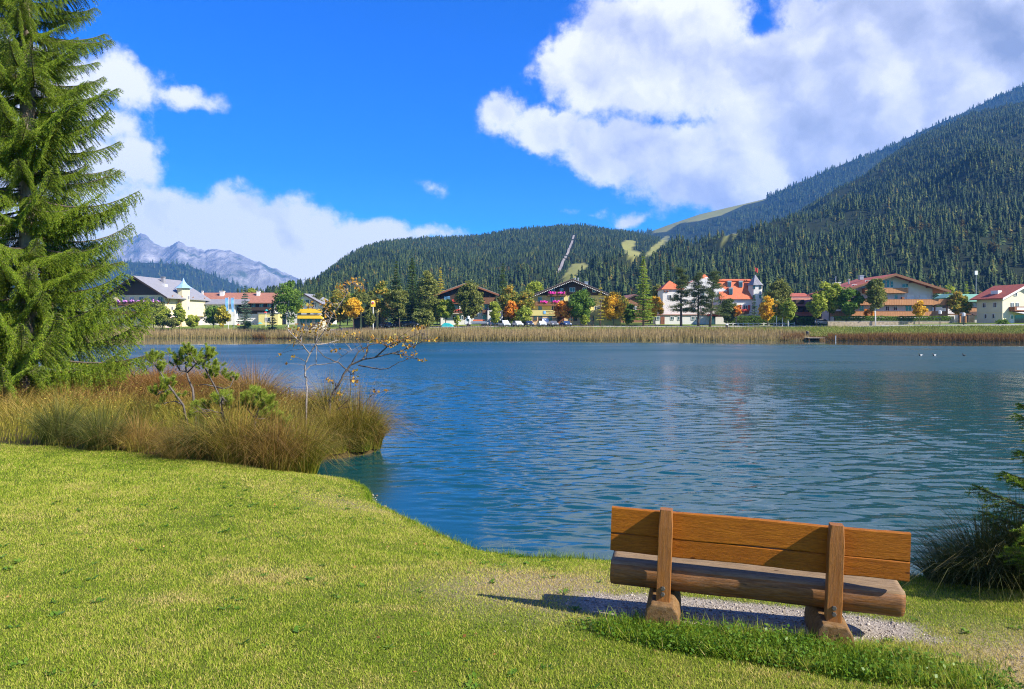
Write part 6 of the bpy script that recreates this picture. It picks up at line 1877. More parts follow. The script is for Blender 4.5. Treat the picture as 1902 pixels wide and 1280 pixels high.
def bench():
    wood_mat('m_board', (0.37, 0.130, 0.007), (0.24, 0.072, 0.003), (.8, 9, 9), .5, .0, 1.3, .22)
    wood_mat('m_board_low', (0.34, 0.115, 0.006), (0.22, 0.064, 0.003), (.8, 9, 9), .5, .0, 4.1, .22)
    wood_mat('m_post', (0.34, 0.135, 0.020), (0.20, 0.066, 0.008), (12, 12, .9), .55, .12, 2.2)
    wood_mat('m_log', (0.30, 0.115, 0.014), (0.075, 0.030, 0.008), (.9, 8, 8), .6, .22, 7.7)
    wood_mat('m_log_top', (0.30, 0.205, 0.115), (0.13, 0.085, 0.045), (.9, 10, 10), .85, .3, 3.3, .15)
    wood_mat('m_foot', (0.24, 0.135, 0.045), (0.10, 0.052, 0.018), (4, 4, 4), .8, .2, 5.5, .15)
    mat_plain('m_bolt', (0.16, 0.14, 0.12), .5, .3, 20, metallic=.7)
    rz = math.atan2(BE[1], BE[0])
    t = thing('park_bench', 'wooden park bench with log seat facing the lake', 'bench', (BM[0] - .035, BM[1] + .01, 0.508), rz)
    t.rotation_euler = Euler((0, R(2.0), rz), 'XYZ')
    # local: x along the bench, +y towards the lake, -y towards the camera
    def board(name, z0, z1, mat, jit):
        n = 40; xs = np.linspace(-.925, 1.005, n)
        mb = MB(); V = []; rr = random.Random(jit)
        for i, x in enumerate(xs):
            dz0 = .0025 * math.sin(x * 7 + jit) + rr.uniform(-.0012, .0012); dz1 = .0025 * math.sin(x * 5 + jit * 2) + rr.uniform(-.0012, .0012); dy = .004 * math.sin(x * 2.3 + jit)
            V += [(x, .035 + dy, z0 + dz0 + .006), (x, .041 + dy, z0 + dz0), (x, .074 + dy, z0 + dz0), (x, .08 + dy, z0 + dz0 + .006), (x, .08 + dy, z1 + dz1 - .006), (x, .074 + dy, z1 + dz1), (x, .041 + dy, z1 + dz1), (x, .035 + dy, z1 + dz1 - .006)]
        mb.v = V
        for i in range(n - 1):
            for k in range(8): mb.f.append((i * 8 + k, (i + 1) * 8 + k, (i + 1) * 8 + (k + 1) % 8, i * 8 + (k + 1) % 8))
        mb.f.append(tuple(range(8))); mb.f.append(tuple(range((n - 1) * 8, n * 8))[::-1])
        return mb.build(name, mat, t)
    board('backrest_board', (.5225), .7065, 'm_board', 1); board('backrest_board', .395, .5205, 'm_board_low', 2)
    for sx in (-.545, .545):
        w = .047; y0, y1 = -.065, .032
        mb = MB()
        zs = [.10, .3, .5, .62, .738]
        for i, z in enumerate(zs):
            e = .004 if i < len(zs) - 1 else .008; ww = w - (0 if i < len(zs) - 1 else .006)
            yy0, yy1 = (y0, y1) if i < len(zs) - 1 else (y0 + .006, y1 - .006)
            mb.v += [(sx - ww + e, yy0, z), (sx + ww - e, yy0, z), (sx + ww, yy0 + e, z), (sx + ww, yy1 - e, z), (sx + ww - e, yy1, z), (sx - ww + e, yy1, z), (sx - ww, yy1 - e, z), (sx - ww, yy0 + e, z)]
        for i in range(len(zs) - 1):
            for k in range(8): mb.f.append((i * 8 + k, i * 8 + (k + 1) % 8, (i + 1) * 8 + (k + 1) % 8, (i + 1) * 8 + k))
        mb.f.append(tuple(range(8))[::-1]); mb.f.append(tuple(range((len(zs) - 1) * 8, len(zs) * 8)))
        po = mb.build('post', 'm_post', t)
        for zz in (.205, .165):
            b = MB().lathe([(.004, .012), (.013, .012), (.016, .006), (.016, -.004)], 0, 0, 6).build('bolt', 'm_bolt', po)
            b.rotation_euler = (R(90), 0, 0); b.location = (sx - .003, y0 - .001, zz)
        # foot: short log laid across, rounded on top corners
        fo = [(-.112, -.14), (.115, -.14), (.118, -.02), (.106, .06), (.068, .112), (-.076, .115), (-.108, .075), (-.12, .0)]
        MB().prism([(sx + a, b) for a, b in fo], 'y', -.135, .40).build('foot', 'm_foot', t, bevel=.012)
    # log seat: round below, flattened top
    n = 64; k = 22; mb = MB(); xs = np.linspace(-.925, 1.0, n); cyy, czz, ry, rzv = .235, .235, .165, .125
    rr = np.random.default_rng(4)
    for i, x in enumerate(xs):
        for j in range(k):
            a = 2 * math.pi * j / k - math.pi / 2
            y = ry * math.cos(a); z = rzv * math.sin(a)
            sup = 1.12
            y = math.copysign(abs(math.cos(a)) ** (1 / sup), math.cos(a)) * ry; z = math.copysign(abs(math.sin(a)) ** (1 / sup), math.sin(a)) * rzv
            z = min(z, .078 + .006 * math.sin(y * 20))
            nz_ = float(noise2(np.array([x * 1.5]), np.array([a * .9]), 3, 3, 2.0)[0]) * .006
            e = .008 if i in (0, n - 1) else 0
            mb.v.append((x, cyy + y * (1 + nz_ / .15) * (1 - e * 5), czz + z * (1 + (nz_ / .12 if z < .07 else 0)) * (1 - e * 5)))
    for i in range(n - 1):
        for j in range(k): mb.f.append((i * k + j, (i + 1) * k + j, (i + 1) * k + (j + 1) % k, i * k + (j + 1) % k))
    mb.f.append(tuple(range(k))); mb.f.append(tuple(range((n - 1) * k, n * k))[::-1])
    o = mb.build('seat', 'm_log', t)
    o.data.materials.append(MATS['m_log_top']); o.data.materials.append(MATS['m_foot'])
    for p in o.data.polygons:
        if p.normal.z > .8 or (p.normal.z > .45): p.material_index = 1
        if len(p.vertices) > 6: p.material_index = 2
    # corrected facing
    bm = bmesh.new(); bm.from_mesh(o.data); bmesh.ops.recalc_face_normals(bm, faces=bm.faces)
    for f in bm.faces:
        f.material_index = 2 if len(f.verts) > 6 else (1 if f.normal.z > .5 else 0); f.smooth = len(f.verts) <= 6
    bm.to_mesh(o.data); bm.free()
bench()

# ------------------------------------------------------------------ grass of the near bank
mat_foliage('m_grass', [(0, (0.045, 0.11, 0.008)), (0.3, (0.15, 0.24, 0.014)), (0.55, (0.29, 0.37, 0.034)), (0.78, (0.43, 0.43, 0.075)), (1, (0.54, 0.43, 0.17))], trans=.38, rough=.6, spec=.08)
mat_foliage('m_clover', [(0, (0.04, 0.11, 0.010)), (0.5, (0.10, 0.20, 0.016)), (1, (0.19, 0.29, 0.04))], trans=.35, rough=.4)
mat_foliage('m_sedge', [(0, (0.055, 0.09, 0.008)), (0.5, (0.16, 0.20, 0.014)), (1, (0.38, 0.34, 0.04))], trans=.3, rough=.5,
            tipcol=[(0, (0.15, 0.085, 0.022)), (0.5, (0.25, 0.135, 0.035)), (1, (0.36, 0.23, 0.07))])
mat_foliage('m_sedge_green', [(0, (0.03, 0.055, 0.010)), (0.5, (0.07, 0.11, 0.016)), (1, (0.17, 0.19, 0.04))], trans=.3, rough=.5,
            tipcol=[(0, (0.07, 0.085, 0.018)), (0.5, (0.13, 0.12, 0.03)), (1, (0.24, 0.19, 0.06))])
mat_foliage('m_dead_leaf', [(0, (0.16, 0.07, 0.02)), (0.5, (0.36, 0.17, 0.04)), (1, (0.55, 0.36, 0.14))], trans=.2)
mat_plain('m_pebble', (0.40, 0.375, 0.35), .85, .35, 14)

def lush(x, y):
    """the taller strip of grass and clover left standing behind the bench"""
    s, t = bench_st(x, y)
    n = noise2(x, y, 21, 3, 2.6)
    e = (np.abs(s - .15) / 1.25) ** 2.4 + ((t + .30 + .10 * s) / .27) ** 2
    return 1 - sstep(.6, 1.35, e + .35 * n)

def lawn_grass():
    r = np.random.default_rng(12)
    # even cover over what the bank shows, denser towards the viewer
    parts = []
    for (x0, x1, y0, y1, dens) in ((-6.0, 6.0, 2.9, 5.2, 18000), (-8.0, 7.0, 5.2, 7.2, 13000), (-10.5, 8.5, 7.2, 9.6, 8500), (-13.5, 0.2, 9.6, 12.6, 5500), (-16, -3.5, 12.6, 14.0, 2400)):
        n = int((x1 - x0) * (y1 - y0) * dens)
        parts.append(np.stack([r.uniform(x0, x1, n), r.uniform(y0, y1, n)], 1))
    P = np.concatenate(parts); x, y = P[:, 0], P[:, 1]
    px = x / y * F + PXC
    # beyond the frame the cover goes on a little thinner
    far_out = (px < -100) | (px > 2000)
    ok = (px > -1000) & (px < 2900) & (~far_out | (r.random(len(px)) < .42))
    P = P[ok]; x, y = P[:, 0], P[:, 1]; wide = np.where(far_out[ok], 1.7, 1.0)
    d = lake_sd(x, y); g = gravel_mask(x, y); w = worn_mask(x, y)
    thin = np.clip(1 - 1.05 * g, 0, 1) * np.clip(1 - .62 * w, .1, 1) * (1 - marsh_mask(x, y))
    patch = noise2(x, y, 33, 4, .9); fine = noise2(x, y, 35, 3, 4.0)
    thin *= .72 + .28 * sstep(-.4, .3, fine)
    ok = (d > .01) & (r.random(len(x)) < thin)
    P, x, y, d, w, patch, fine, wide = P[ok], x[ok], y[ok], d[ok], w[ok], patch[ok], fine[ok], wide[ok]
    n = len(x)
    z = ground_z(x, y)
    far = sstep(5, 12, y)
    h = r.uniform(.009, .028, n) * (1 + .35 * patch) * (1 + .25 * far)
    edge = np.exp(-((d - .06) / .10) ** 2)
    h = h * (1 + 1.5 * edge * r.random(n))
    lu = lush(x, y)
    h = np.where((lu > .5) & (r.random(n) < .55), r.uniform(.04, .13, n), h)
    wd = wide * r.uniform(.0045, .0085, n) * (1 + .9 * far)
    a = r.uniform(0, 6.283, n); b = r.uniform(0, 6.283, n); ln = np.abs(r.normal(.5, .4, n)) * h
    B = np.stack([x, y, z - .004], 1); W = np.stack([np.cos(b), np.sin(b), 0 * b], 1) * (wd * .5)[:, None]
    V = np.stack([B - W, B + W, B + np.stack([np.cos(a) * ln, np.sin(a) * ln, h], 1)], 1).reshape(-1, 3)
    Fc = np.arange(3 * n).reshape(-1, 3); bid = np.arange(n)
    # straw patches, mossy greens and a general mottle
    straw = .0
    for (cx, cyy, rx, ry, k) in ((-1.9, 6.15, .55, .34, .30), (-2.55, 5.5, .30, .13, .38), (-0.9, 5.45, .34, .09, .3), (.2, 3.85, .6, .3, .18), (-1.0, 4.1, .5, .25, .12), (-2.9, 4.3, .9, .35, -.12), (1.3, 4.35, .5, .22, .12)):
        straw = straw + k * np.exp(-(((x - cx) / rx) ** 2 + ((y - cyy) / ry) ** 2) ** 1.5)
    tone = .60 + .20 * patch + .18 * fine + .24 * noise2(x, y, 38, 3, .33) + .14 * noise2(x, y, 39, 2, 11.0) + straw + .36 * w - .22 * edge - .30 * np.clip(lu, 0, 1) + r.normal(0, .17, n)
    tone = np.where(r.random(n) < .05, r.uniform(.8, 1, n), tone)
    o = mesh_np('lawn_grass', V, Fc, 'm_grass', tone=np.clip(tone, 0, 1)[bid])
    tag(o, 'mown yellow-green grass of the near bank', 'grass', kind='stuff')
    print('grass blades', n)
lawn_grass()

def clover():
    r = np.random.default_rng(15)
    n = 60000
    s = r.uniform(-1.6, 1.9, n); t_ = r.uniform(-.75, .2, n)
    x = BM[0] + BE[0] * s + BF[0] * t_; y = BM[1] + BE[1] * s + BF[1] * t_
    k = lush(x, y) * (.35 + .65 * sstep(-.2, .35, noise2(x, y, 44, 3, 3.2)))
    ok = (r.random(n) < k * .85) & (lake_sd(x, y) > .1)
    x, y = x[ok], y[ok]; n = len(x)
    z = ground_z(x, y) + np.abs(r.normal(.022, .02, n)) * (.6 + lush(x, y))
    C = np.stack([x, y, z], 1)
    a = r.uniform(0, 6.283, n); tilt = r.normal(0, .5, n)
    d = np.stack([np.cos(a), np.sin(a), tilt], 1); d /= np.linalg.norm(d, axis=1)[:, None]
    w = np.cross(d, np.stack([r.normal(0, .5, n), r.normal(0, .35, n), np.ones(n)], 1)); w /= np.linalg.norm(w, axis=1)[:, None]
    sz = r.uniform(.006, .015, n)[:, None]
    V = np.stack([C - d * sz, C + w * sz * .75, C + d * sz, C - w * sz * .75], 1).reshape(-1, 3)
    o = mesh_np('clover', V, np.arange(4 * n).reshape(-1, 4), 'm_clover', tone=np.clip(r.normal(.5, .22, n), 0, 1))
    tag(o, 'bright green clover and weeds growing behind the bench', 'weeds', kind='stuff')
clover()

def long_grass_tufts():
    r = np.random.default_rng(16)
    spots = [(1.15, 4.86, .16, 90), (1.28, 4.80, .12, 60), (2.1, 4.62, .16, 110), (.95, 5.0, .14, 80), (1.6, 4.75, .12, 60), (2.55, 4.35, .13, 90), (1.9, 4.5, .12, 70), (2.9, 4.55, .10, 50)]
    # along the edge of the bank
    for k in range(420):
        i = r.integers(1, 13); a = np.array(NEAR[i]); b = np.array(NEAR[i + 1]); q = a + (b - a) * r.random()
        spots.append((q[0] + r.normal(0, .03), q[1] - .06 - abs(r.normal(0, .05)), r.uniform(.05, .13), 16))
    P = []; H = []
    for (x, y, h, n) in spots:
        P.append(np.stack([x + r.normal(0, .06, n), y + r.normal(0, .05, n)], 1)); H.append(h * r.uniform(.5, 1.2, n))
    P = np.concatenate(P); H = np.concatenate(H); n = len(P)
    z = ground_z(P[:, 0], P[:, 1])
    V, Fc, bid, tip = blades(np.column_stack([P, z - .005]), H, r.uniform(.003, .006, n), np.abs(r.normal(.35, .3, n)), r, seg=3, tipw=.15, droop=.25)
    o = mesh_np('long_grass', V, Fc, 'm_grass', tone=np.clip(r.normal(.28, .14, n), 0, 1)[bid])
    tag(o, 'longer green grass round the bench feet and bank edge', 'grass', kind='stuff')
long_grass_tufts()

def lawn_weeds():
    r = np.random.default_rng(17)
    n = 620
    x = r.uniform(-6, 4.2, n); y = 3.4 + 8.5 * r.random(n) ** 1.3
    k = noise2(x, y, 52, 3, .8)
    ok = (lake_sd(x, y) > .12) & (gravel_mask(x, y) < .3) & (marsh_mask(x, y) < .1) & (k > -.15); x, y = x[ok], y[ok]; n = len(x)
    VV = []; TT = []
    for i in range(n):
        m = r.integers(6, 16); a = r.uniform(0, 6.283, m); l = r.uniform(.018, .05) * r.uniform(.6, 1.2, m)
        d = np.stack([np.cos(a), np.sin(a), r.uniform(.15, .6, m)], 1)
        w = np.stack([-np.sin(a), np.cos(a), 0 * a], 1) * (l * .28)[:, None]
        b = np.array([x[i], y[i], gz(x[i], y[i]) + .006]) + r.normal(0, .012, (m, 3)) * np.array([1, 1, 0])
        VV.append(np.stack([b, b + d * (l * .55)[:, None] + w, b + d * l[:, None], b + d * (l * .55)[:, None] - w], 1).reshape(-1, 3)); TT.append(np.clip(r.normal(r.uniform(.1, .75), .12, m), 0, 1))
    V = np.concatenate(VV)
    o = mesh_np('lawn_weeds', V, np.arange(len(V)).reshape(-1, 4), 'm_clover', tone=np.concatenate(TT))
    tag(o, 'small plantain and clover rosettes in the mown grass', 'weeds', kind='stuff')
lawn_weeds()

def pebbles():
    r = np.random.default_rng(18)
    base = bmesh.new(); bmesh.ops.create_icosphere(base, subdivisions=1, radius=1.0)
    bv = np.array([v.co[:] for v in base.verts]); bf = np.array([[v.index for v in f.verts] for f in base.faces]); base.free()
    n = 9000
    s = r.uniform(-1.9, 2.0, n); t_ = r.uniform(-.5, 1.2, n)
    x = BM[0] + BE[0] * s + BF[0] * t_; y = BM[1] + BE[1] * s + BF[1] * t_
    k = np.maximum(gravel_mask(x, y), .03 * worn_mask(x, y)); ok = r.random(n) < k
    x, y = x[ok], y[ok]; n = len(x)
    sc = r.uniform(.003, .0075, n) * np.where(r.random(n) < .03, 2.2, 1)
    V = bv[None] * (sc[:, None, None] * r.uniform(.7, 1.3, (n, 1, 3)) * np.array([1, 1, .7])) * r.uniform(.85, 1.15, (n, len(bv), 1))
    V += np.stack([x, y, ground_z(x, y) + sc * .3], 1)[:, None]
    Fc = (bf[None] + np.arange(n)[:, None, None] * len(bv)).reshape(-1, 3)
    o = mesh_np('gravel', V.reshape(-1, 3), Fc, 'm_gravel_stone', tone=np.repeat(r.random(n), len(bf)))
    tag(o, 'pale gravel trodden bare under the bench', 'gravel', kind='stuff')
mat_foliage('m_gravel_stone', [(0, (0.14, 0.115, 0.09)), (.5, (0.30, 0.255, 0.21)), (1, (0.50, 0.45, 0.39))], trans=0.0, rough=.85)
pebbles()

def bank_stones():
    r = np.random.default_rng(29)
    base = bmesh.new(); bmesh.ops.create_icosphere(base, subdivisions=2, radius=1.0)
    bv = np.array([v.co[:] for v in base.verts]); bf = np.array([[v.index for v in f.verts] for f in base.faces]); base.free()
    P = []; S = []
    for k in range(190):
        i = r.integers(0, 13); a = np.array(NEAR[i]); b = np.array(NEAR[i + 1]); q = a + (b - a) * r.random()
        P.append((q[0] + r.normal(0, .03), q[1] + abs(r.normal(0, .09)) - .03, r.uniform(-.02, .03))); S.append(r.uniform(.01, .035) * (1.8 if r.random() < .07 else 1))
    P = np.array(P); S = np.array(S); n = len(P)
    V = bv[None] * (S[:, None, None] * r.uniform(.7, 1.4, (n, 1, 3)) * np.array([1, 1, .6])) * r.uniform(.9, 1.12, (n, len(bv), 1)) + P[:, None]
    Fc = (bf[None] + np.arange(n)[:, None, None] * len(bv)).reshape(-1, 3)
    o = mesh_np('bank_stones', V.reshape(-1, 3), Fc, 'm_gravel_stone', tone=np.repeat(r.random(n) * .6, len(bf)), smooth=True)
    tag(o, 'small wet stones along the waterline of the near bank', 'stones', kind='stuff')
bank_stones()

def fallen_leaves():
    r = np.random.default_rng(19)
    n = 80
    x = r.uniform(-4, 3.2, n); y = r.uniform(3.9, 9, n)
    ok = (lake_sd(x, y) > .15); x, y = x[ok], y[ok]; n = len(x)
    C = np.stack([x, y, ground_z(x, y) + .02], 1)
    V, Fc = leaf_quads(C, r.uniform(.008, .018, n), r, flat=.75, aspect=1.2)
    o = mesh_np('fallen_leaves', V, Fc, 'm_dead_leaf', tone=r.random(n))
    tag(o, 'scattered brown and yellow leaves fallen on the grass', 'leaves', kind='stuff')
fallen_leaves()

# ------------------------------------------------------------------ sedges of the little peninsula
def tussock(px, py, D, Rr, H, n, label, seed, mat='m_sedge', green=0.0, name='sedge_tussock', group='sedge tussocks on the peninsula', x=None):
    r = np.random.default_rng(seed); rust = r.uniform(-.15, .6)
    x0 = (px - PXC) / F * D if x is None else x
    zb = max(gz(x0, D), -.02)
    rad = Rr * .36 * np.sqrt(r.random(n)); a = r.uniform(0, 6.283, n)
    base = np.stack([rad * np.cos(a), rad * np.sin(a), np.zeros(n) - .06], 1)
    a2 = a + r.normal(0, .55, n)
    L = H * 1.22 * r.uniform(.6, 1.2, n)
    qr = rad / (Rr * .36)
    lean = np.clip(qr ** 1.2 * 1.2 * Rr / H + r.normal(0, .26, n), .02, 1.7)
    lv = np.stack([np.cos(a2), np.sin(a2), np.zeros(n)], 1) * lean[:, None]
    dr = np.clip(.05 + .72 * qr ** 2.0 + r.uniform(-.1, .15, n), .02, 1.0)
    V, Fc, bid, tip = blades(base, L, r.uniform(.006, .012, n), lv, r, seg=4, tipw=.12, droop=dr)
    tone = np.clip(r.normal(.52 - green, .22, n), 0, 1); tone = np.where(r.random(n) < .14, r.uniform(.85, 1, n), tone)
    t = mesh_np(name, V, Fc, mat, tone=tone[bid], tip=np.clip(tip * 1.2 - .34 + rust + np.repeat(r.normal(0, .18, n), 10), 0, 1))
    t.location = (x0, D, zb)
    tag(t, label, 'sedge', group)
    return t
TUSS = [
    (440, 12.35, .95, 1.05, 1500, 'big arching sedge tussock at the lawn edge below the dwarf pines', .1, 'm_sedge'),
    (512, 12.1, .72, .92, 1300, 'olive sedge tussock in the middle of the front row', .25, 'm_sedge'),
    (562, 12.45, .62, .95, 1500, 'sedge tussock at the right end of the front row, at the waterline', .05, 'm_sedge'),
    (662, 15.1, .80, 1.15, 2300, 'rounded sedge tussock at the tip of the peninsula', .12, 'm_sedge'),
    (618, 14.75, .70, .85, 1300, 'pale sedge tussock hanging over the water between tip and front row', -.15, 'm_sedge'),
    (690, 15.55, .55, .9, 1100, 'small sedge tussock at the far right of the tip', .1, 'm_sedge'),
    (612, 16.6, .75, 1.15, 1200, 'tall sedge tussock round the foot of the leaning sapling', .2, 'm_sedge'),
    (375, 12.2, .6, .72, 900, 'low yellow-green sedge tussock left of the big arching one', .2, 'm_sedge_green'),
    (330, 12.1, .5, .55, 700, 'small pale tussock at the lawn edge', -.1, 'm_sedge'),
    (190, 12.5, .65, .75, 1000, 'fresh green tussock below the big spruce', .1, 'm_sedge_green'),
    (110, 12.9, .65, .85, 1000, 'dark green tussock beside the fresh green one', .2, 'm_sedge_green'),
    (258, 12.6, .6, .62, 800, 'straw-coloured tussock between the green ones and the pale one', -.25, 'm_sedge'),
    (470, 18.5, 1.1, 1.25, 1600, 'rust-brown sedge stand behind the dwarf pines, against the lake', -.05, 'm_rust_tussock'),
    (395, 20.5, 1.3, 1.25, 1600, 'russet sedge stand left of the rust-brown one', -.05, 'm_rust_tussock'),
    (300, 20.0, 1.4, 1.3, 1500, 'brown sedge stand beside the big spruce', -.05, 'm_rust_tussock'),
]
mat_foliage('m_rust_tussock', [(0, (0.11, 0.085, 0.018)), (0.5, (0.19, 0.135, 0.03)), (1, (0.32, 0.24, 0.06))], trans=.3, tipcol=[(0, (0.15, 0.06, 0.02)), (0.5, (0.25, 0.10, 0.035)), (1, (0.36, 0.18, 0.06))])
for i, (px, D, Rr, H, n, label, green, mat) in enumerate(TUSS):
    tussock(px, 0, D, Rr, H, n, label, 500 + i, mat, green)
tussock(1830, 0, 6.75, .62, .62, 1500, 'dark sedge tussock on the bank right of the bench', 530, 'm_sedge_green', .25, group='sedges beside the bench')
tussock(1905, 0, 6.6, .6, .78, 1200, 'taller sedge tussock cut by the right edge of the picture', 531, 'm_sedge_green', .2, group='sedges beside the bench')
tussock(1762, 0, 6.85, .42, .42, 700, 'low sedge tuft close to the water right of the bench', 532, 'm_sedge_green', .2, group='sedges beside the bench')

def sedge_mass():
    r = np.random.default_rng(77)
    n = 64000
    x = r.uniform(-22, -2.4, n); y = r.uniform(11.6, 29, n)
    px = x / y * F + PXC
    d = lake_sd(x, y)
    # the mown lawn ends along a line of tussocks
    lawn_end = np.interp(px, *LAWN_END)
    ok = (d > -.02) & (px > -450) & (px < 720) & (y > lawn_end) & (r.random(n) < np.clip(26 / y ** 1.0 / 1.6, .3, 1))
    x, y = x[ok], y[ok]; n = len(x)
    cl = noise2(x, y, 61, 3, 1.1); cl2 = noise2(x, y, 62, 3, .4)
    rise = sstep(0, 1.6, y - np.interp(x / y * F + PXC, *LAWN_END))
    H = (.34 + .50 * rise) * (1 + .45 * cl) * r.uniform(.6, 1.25, n)
    ang = np.arctan2(noise2(x, y, 63, 2, .8), noise2(x, y, 64, 2, .8))
    lv = np.stack([np.cos(ang), np.sin(ang), 0 * ang], 1) * np.abs(r.normal(.35, .25, n))[:, None] + r.normal(0, .18, (n, 3)) * np.array([1, 1, 0])
    V, Fc, bid, tip = blades(np.stack([x, y, ground_z(x, y) - .03], 1), H, r.uniform(.007, .015, n) * (1 + sstep(14, 28, y)), lv, r, seg=3, tipw=.15, droop=.3)
    back = sstep(15, 20, y)
    tone = np.clip(.62 + .30 * cl2 + r.normal(0, .2, n) - .1 * back, 0, 1)
    tipv = np.clip(tip * 1.1 - .25 + .6 * np.repeat(back, 8) + .35 * np.repeat(cl2, 8), 0, 1)
    o = mesh_np('sedge_grass', V, Fc, 'm_sedge', tone=tone[bid], tip=tipv)
    tag(o, 'yellow and rust sedge grass covering the peninsula', 'grass', kind='stuff')
    # broad-leaved herbs and yellow-leaved low shrubs among them
    m = 7000
    x = r.uniform(-13, -4, m); y = r.uniform(12.6, 18, m)
    k = noise2(x, y, 91, 3, .9); ok = (k > .05) & (lake_sd(x, y) > .3); x, y = x[ok], y[ok]; m = len(x)
    C = np.stack([x, y, ground_z(x, y) + r.uniform(.15, .75, m)], 1)
    V, Fc = leaf_quads(C, r.uniform(.012, .028, m), r, flat=.3)
    o = mesh_np('herb_leaves', V, Fc, 'm_herb', tone=np.clip(r.normal(.5, .25, m) + .3 * noise2(x, y, 93, 2, .6), 0, 1))
    tag(o, 'yellowing herbs and low shrub leaves among the sedges', 'herbs', kind='stuff')
mat_foliage('m_herb', [(0, (0.09, 0.13, 0.02)), (0.5, (0.24, 0.23, 0.03)), (0.8, (0.42, 0.34, 0.05)), (1, (0.40, 0.20, 0.05))], trans=.35)
sedge_mass()

# ------------------------------------------------------------------ dwarf pines and saplings on the peninsula
mat_foliage('m_pine_needle', [(0, (0.11, 0.16, 0.018)), (0.5, (0.26, 0.34, 0.035)), (1, (0.42, 0.48, 0.08))], trans=.4)
mat_plain('m_pine_bark', (0.10, 0.085, 0.075), .9, .5, 30)
mat_plain('m_twig', (0.085, 0.07, 0.06), .85, .5, 25)
mat_plain('m_grey_twig', (0.22, 0.19, 0.17), .85, .5, 25)

def needle_tuft(c, d, r, rad, n, VV, TT):
    """one shoot: needles swept forward round its axis"""
    d = np.array(d) / np.linalg.norm(d)
    o = np.cross(d, [0.3, .5, .81]); o /= np.linalg.norm(o); o2 = np.cross(d, o)
    u = r.random(n); a = r.uniform(0, 6.283, n)
    b = np.array(c) + d * ((u - .55) * rad * 1.7)[:, None]
    nd = d * r.uniform(.35, 1.0, n)[:, None] + (o * np.cos(a)[:, None] + o2 * np.sin(a)[:, None])
    nd /= np.linalg.norm(nd, axis=1)[:, None]
    w = np.cross(nd, r.normal(size=(n, 3))); w /= np.linalg.norm(w, axis=1)[:, None]
    l = (rad * r.uniform(.55, 1.0, n))[:, None]; ww = .0022
    VV.append(np.stack([b - w * ww, b + w * ww, b + nd * l], 1).reshape(-1, 3)); TT.append(np.clip(r.normal(.5, .2, n) + .2 * (u - .5), 0, 1))

def dwarf_pine(stems, shoots, D, label, seed, trad=.075):
    r = np.random.default_rng(seed); rr = random.Random(seed)
    p0 = at(stems[0][0][0], stems[0][0][1], D); zb = gz(p0.x, D)
    t = thing('dwarf_pine', label, 'shrub', (p0.x, D, zb), 0, 'dwarf pines on the peninsula')
    org = Vector((p0.x, D, zb))
    mb = MB(); nodes = []
    for st in stems:
        dep = rr.uniform(-.35, .35)
        pts = []
        for i, (px, py) in enumerate(st):
            d = D + (dep * i / (len(st) - 1) if len(st) > 1 else 0); q = at(px, py, d); pts.append(q - org)
        if st is stems[0]: pts[0].z = -.1
        rad0 = .026 if st is stems[0] else .016
        mb.tube(pts, [rad0 * (1 - .6 * i / (len(pts) - 1)) for i in range(len(pts))], 6)
        nodes += pts[1:]
    VV = []; TT = []
    for (px, py) in shoots:
        q = at(px, py, D + rr.uniform(-.3, .3)) - org
        near = min(nodes, key=lambda k: (k - q).length)
        mid = near.lerp(q, .5) + Vector((0, 0, -.03))
        mb.tube([near, mid, q], [.010, .008, .006], 5, cap=False)
        d = (q - mid).normalized() * .6 + Vector((0, 0, .8))
        needle_tuft(q, d, r, trad * rr.uniform(.85, 1.25), 420, VV, TT)
        for k in range(rr.randint(2, 4)):
            q2 = q + Vector((rr.uniform(-.12, .12), rr.uniform(-.12, .12), rr.uniform(-.1, .09)))
            mb.tube([q.lerp(near, .25), q2], [.006, .004], 4, cap=False)
            needle_tuft(q2, (q2 - q) * 2 + Vector((0, 0, .3)), r, trad * rr.uniform(.7, 1.1), 300, VV, TT)
    mb.build('stem', 'm_pine_bark', t, smooth=True)
    V = np.concatenate(VV); mesh_np('needles', V, np.arange(len(V)).reshape(-1, 3), 'm_pine_needle', t, tone=np.concatenate(TT))
dwarf_pine([[(356, 775), (340, 752), (318, 722), (305, 705), (298, 692), (286, 676)], [(318, 722), (302, 728), (290, 735)], [(340, 752), (325, 745), (310, 748)]],
           [(281, 660), (284, 667), (292, 668), (295, 678), (301, 684), (306, 702), (312, 710), (308, 722), (290, 722), (288, 728), (330, 735), (300, 745)], 14.2, 'dwarf pine leaning left, nearest the big spruce', 1)
dwarf_pine([[(366, 748), (358, 722), (350, 705), (346, 690), (344, 670), (344, 660)], [(346, 690), (334, 688), (327, 678), (325, 668)], [(348, 692), (358, 682), (364, 674)]],
           [(324, 661), (328, 669), (334, 672), (340, 652), (346, 649), (351, 648), (356, 660), (362, 658), (365, 668), (352, 656), (358, 668), (337, 662), (372, 660)], 14.6, 'upright dwarf pine with candelabra top against the water', 2)
dwarf_pine([[(418, 758), (408, 738), (399, 718), (389, 700), (381, 684), (376, 670)], [(399, 718), (416, 722), (428, 718), (435, 702)], [(389, 700), (394, 688), (398, 676)], [(399, 718), (380, 714), (366, 716)]],
           [(373, 664), (379, 668), (385, 651), (389, 656), (390, 650), (401, 673), (398, 681), (392, 692), (391, 697), (404, 687), (416, 690), (434, 697), (378, 676), (386, 664)], 14.9, 'dwarf pine with long bent arms right of the upright one', 3)
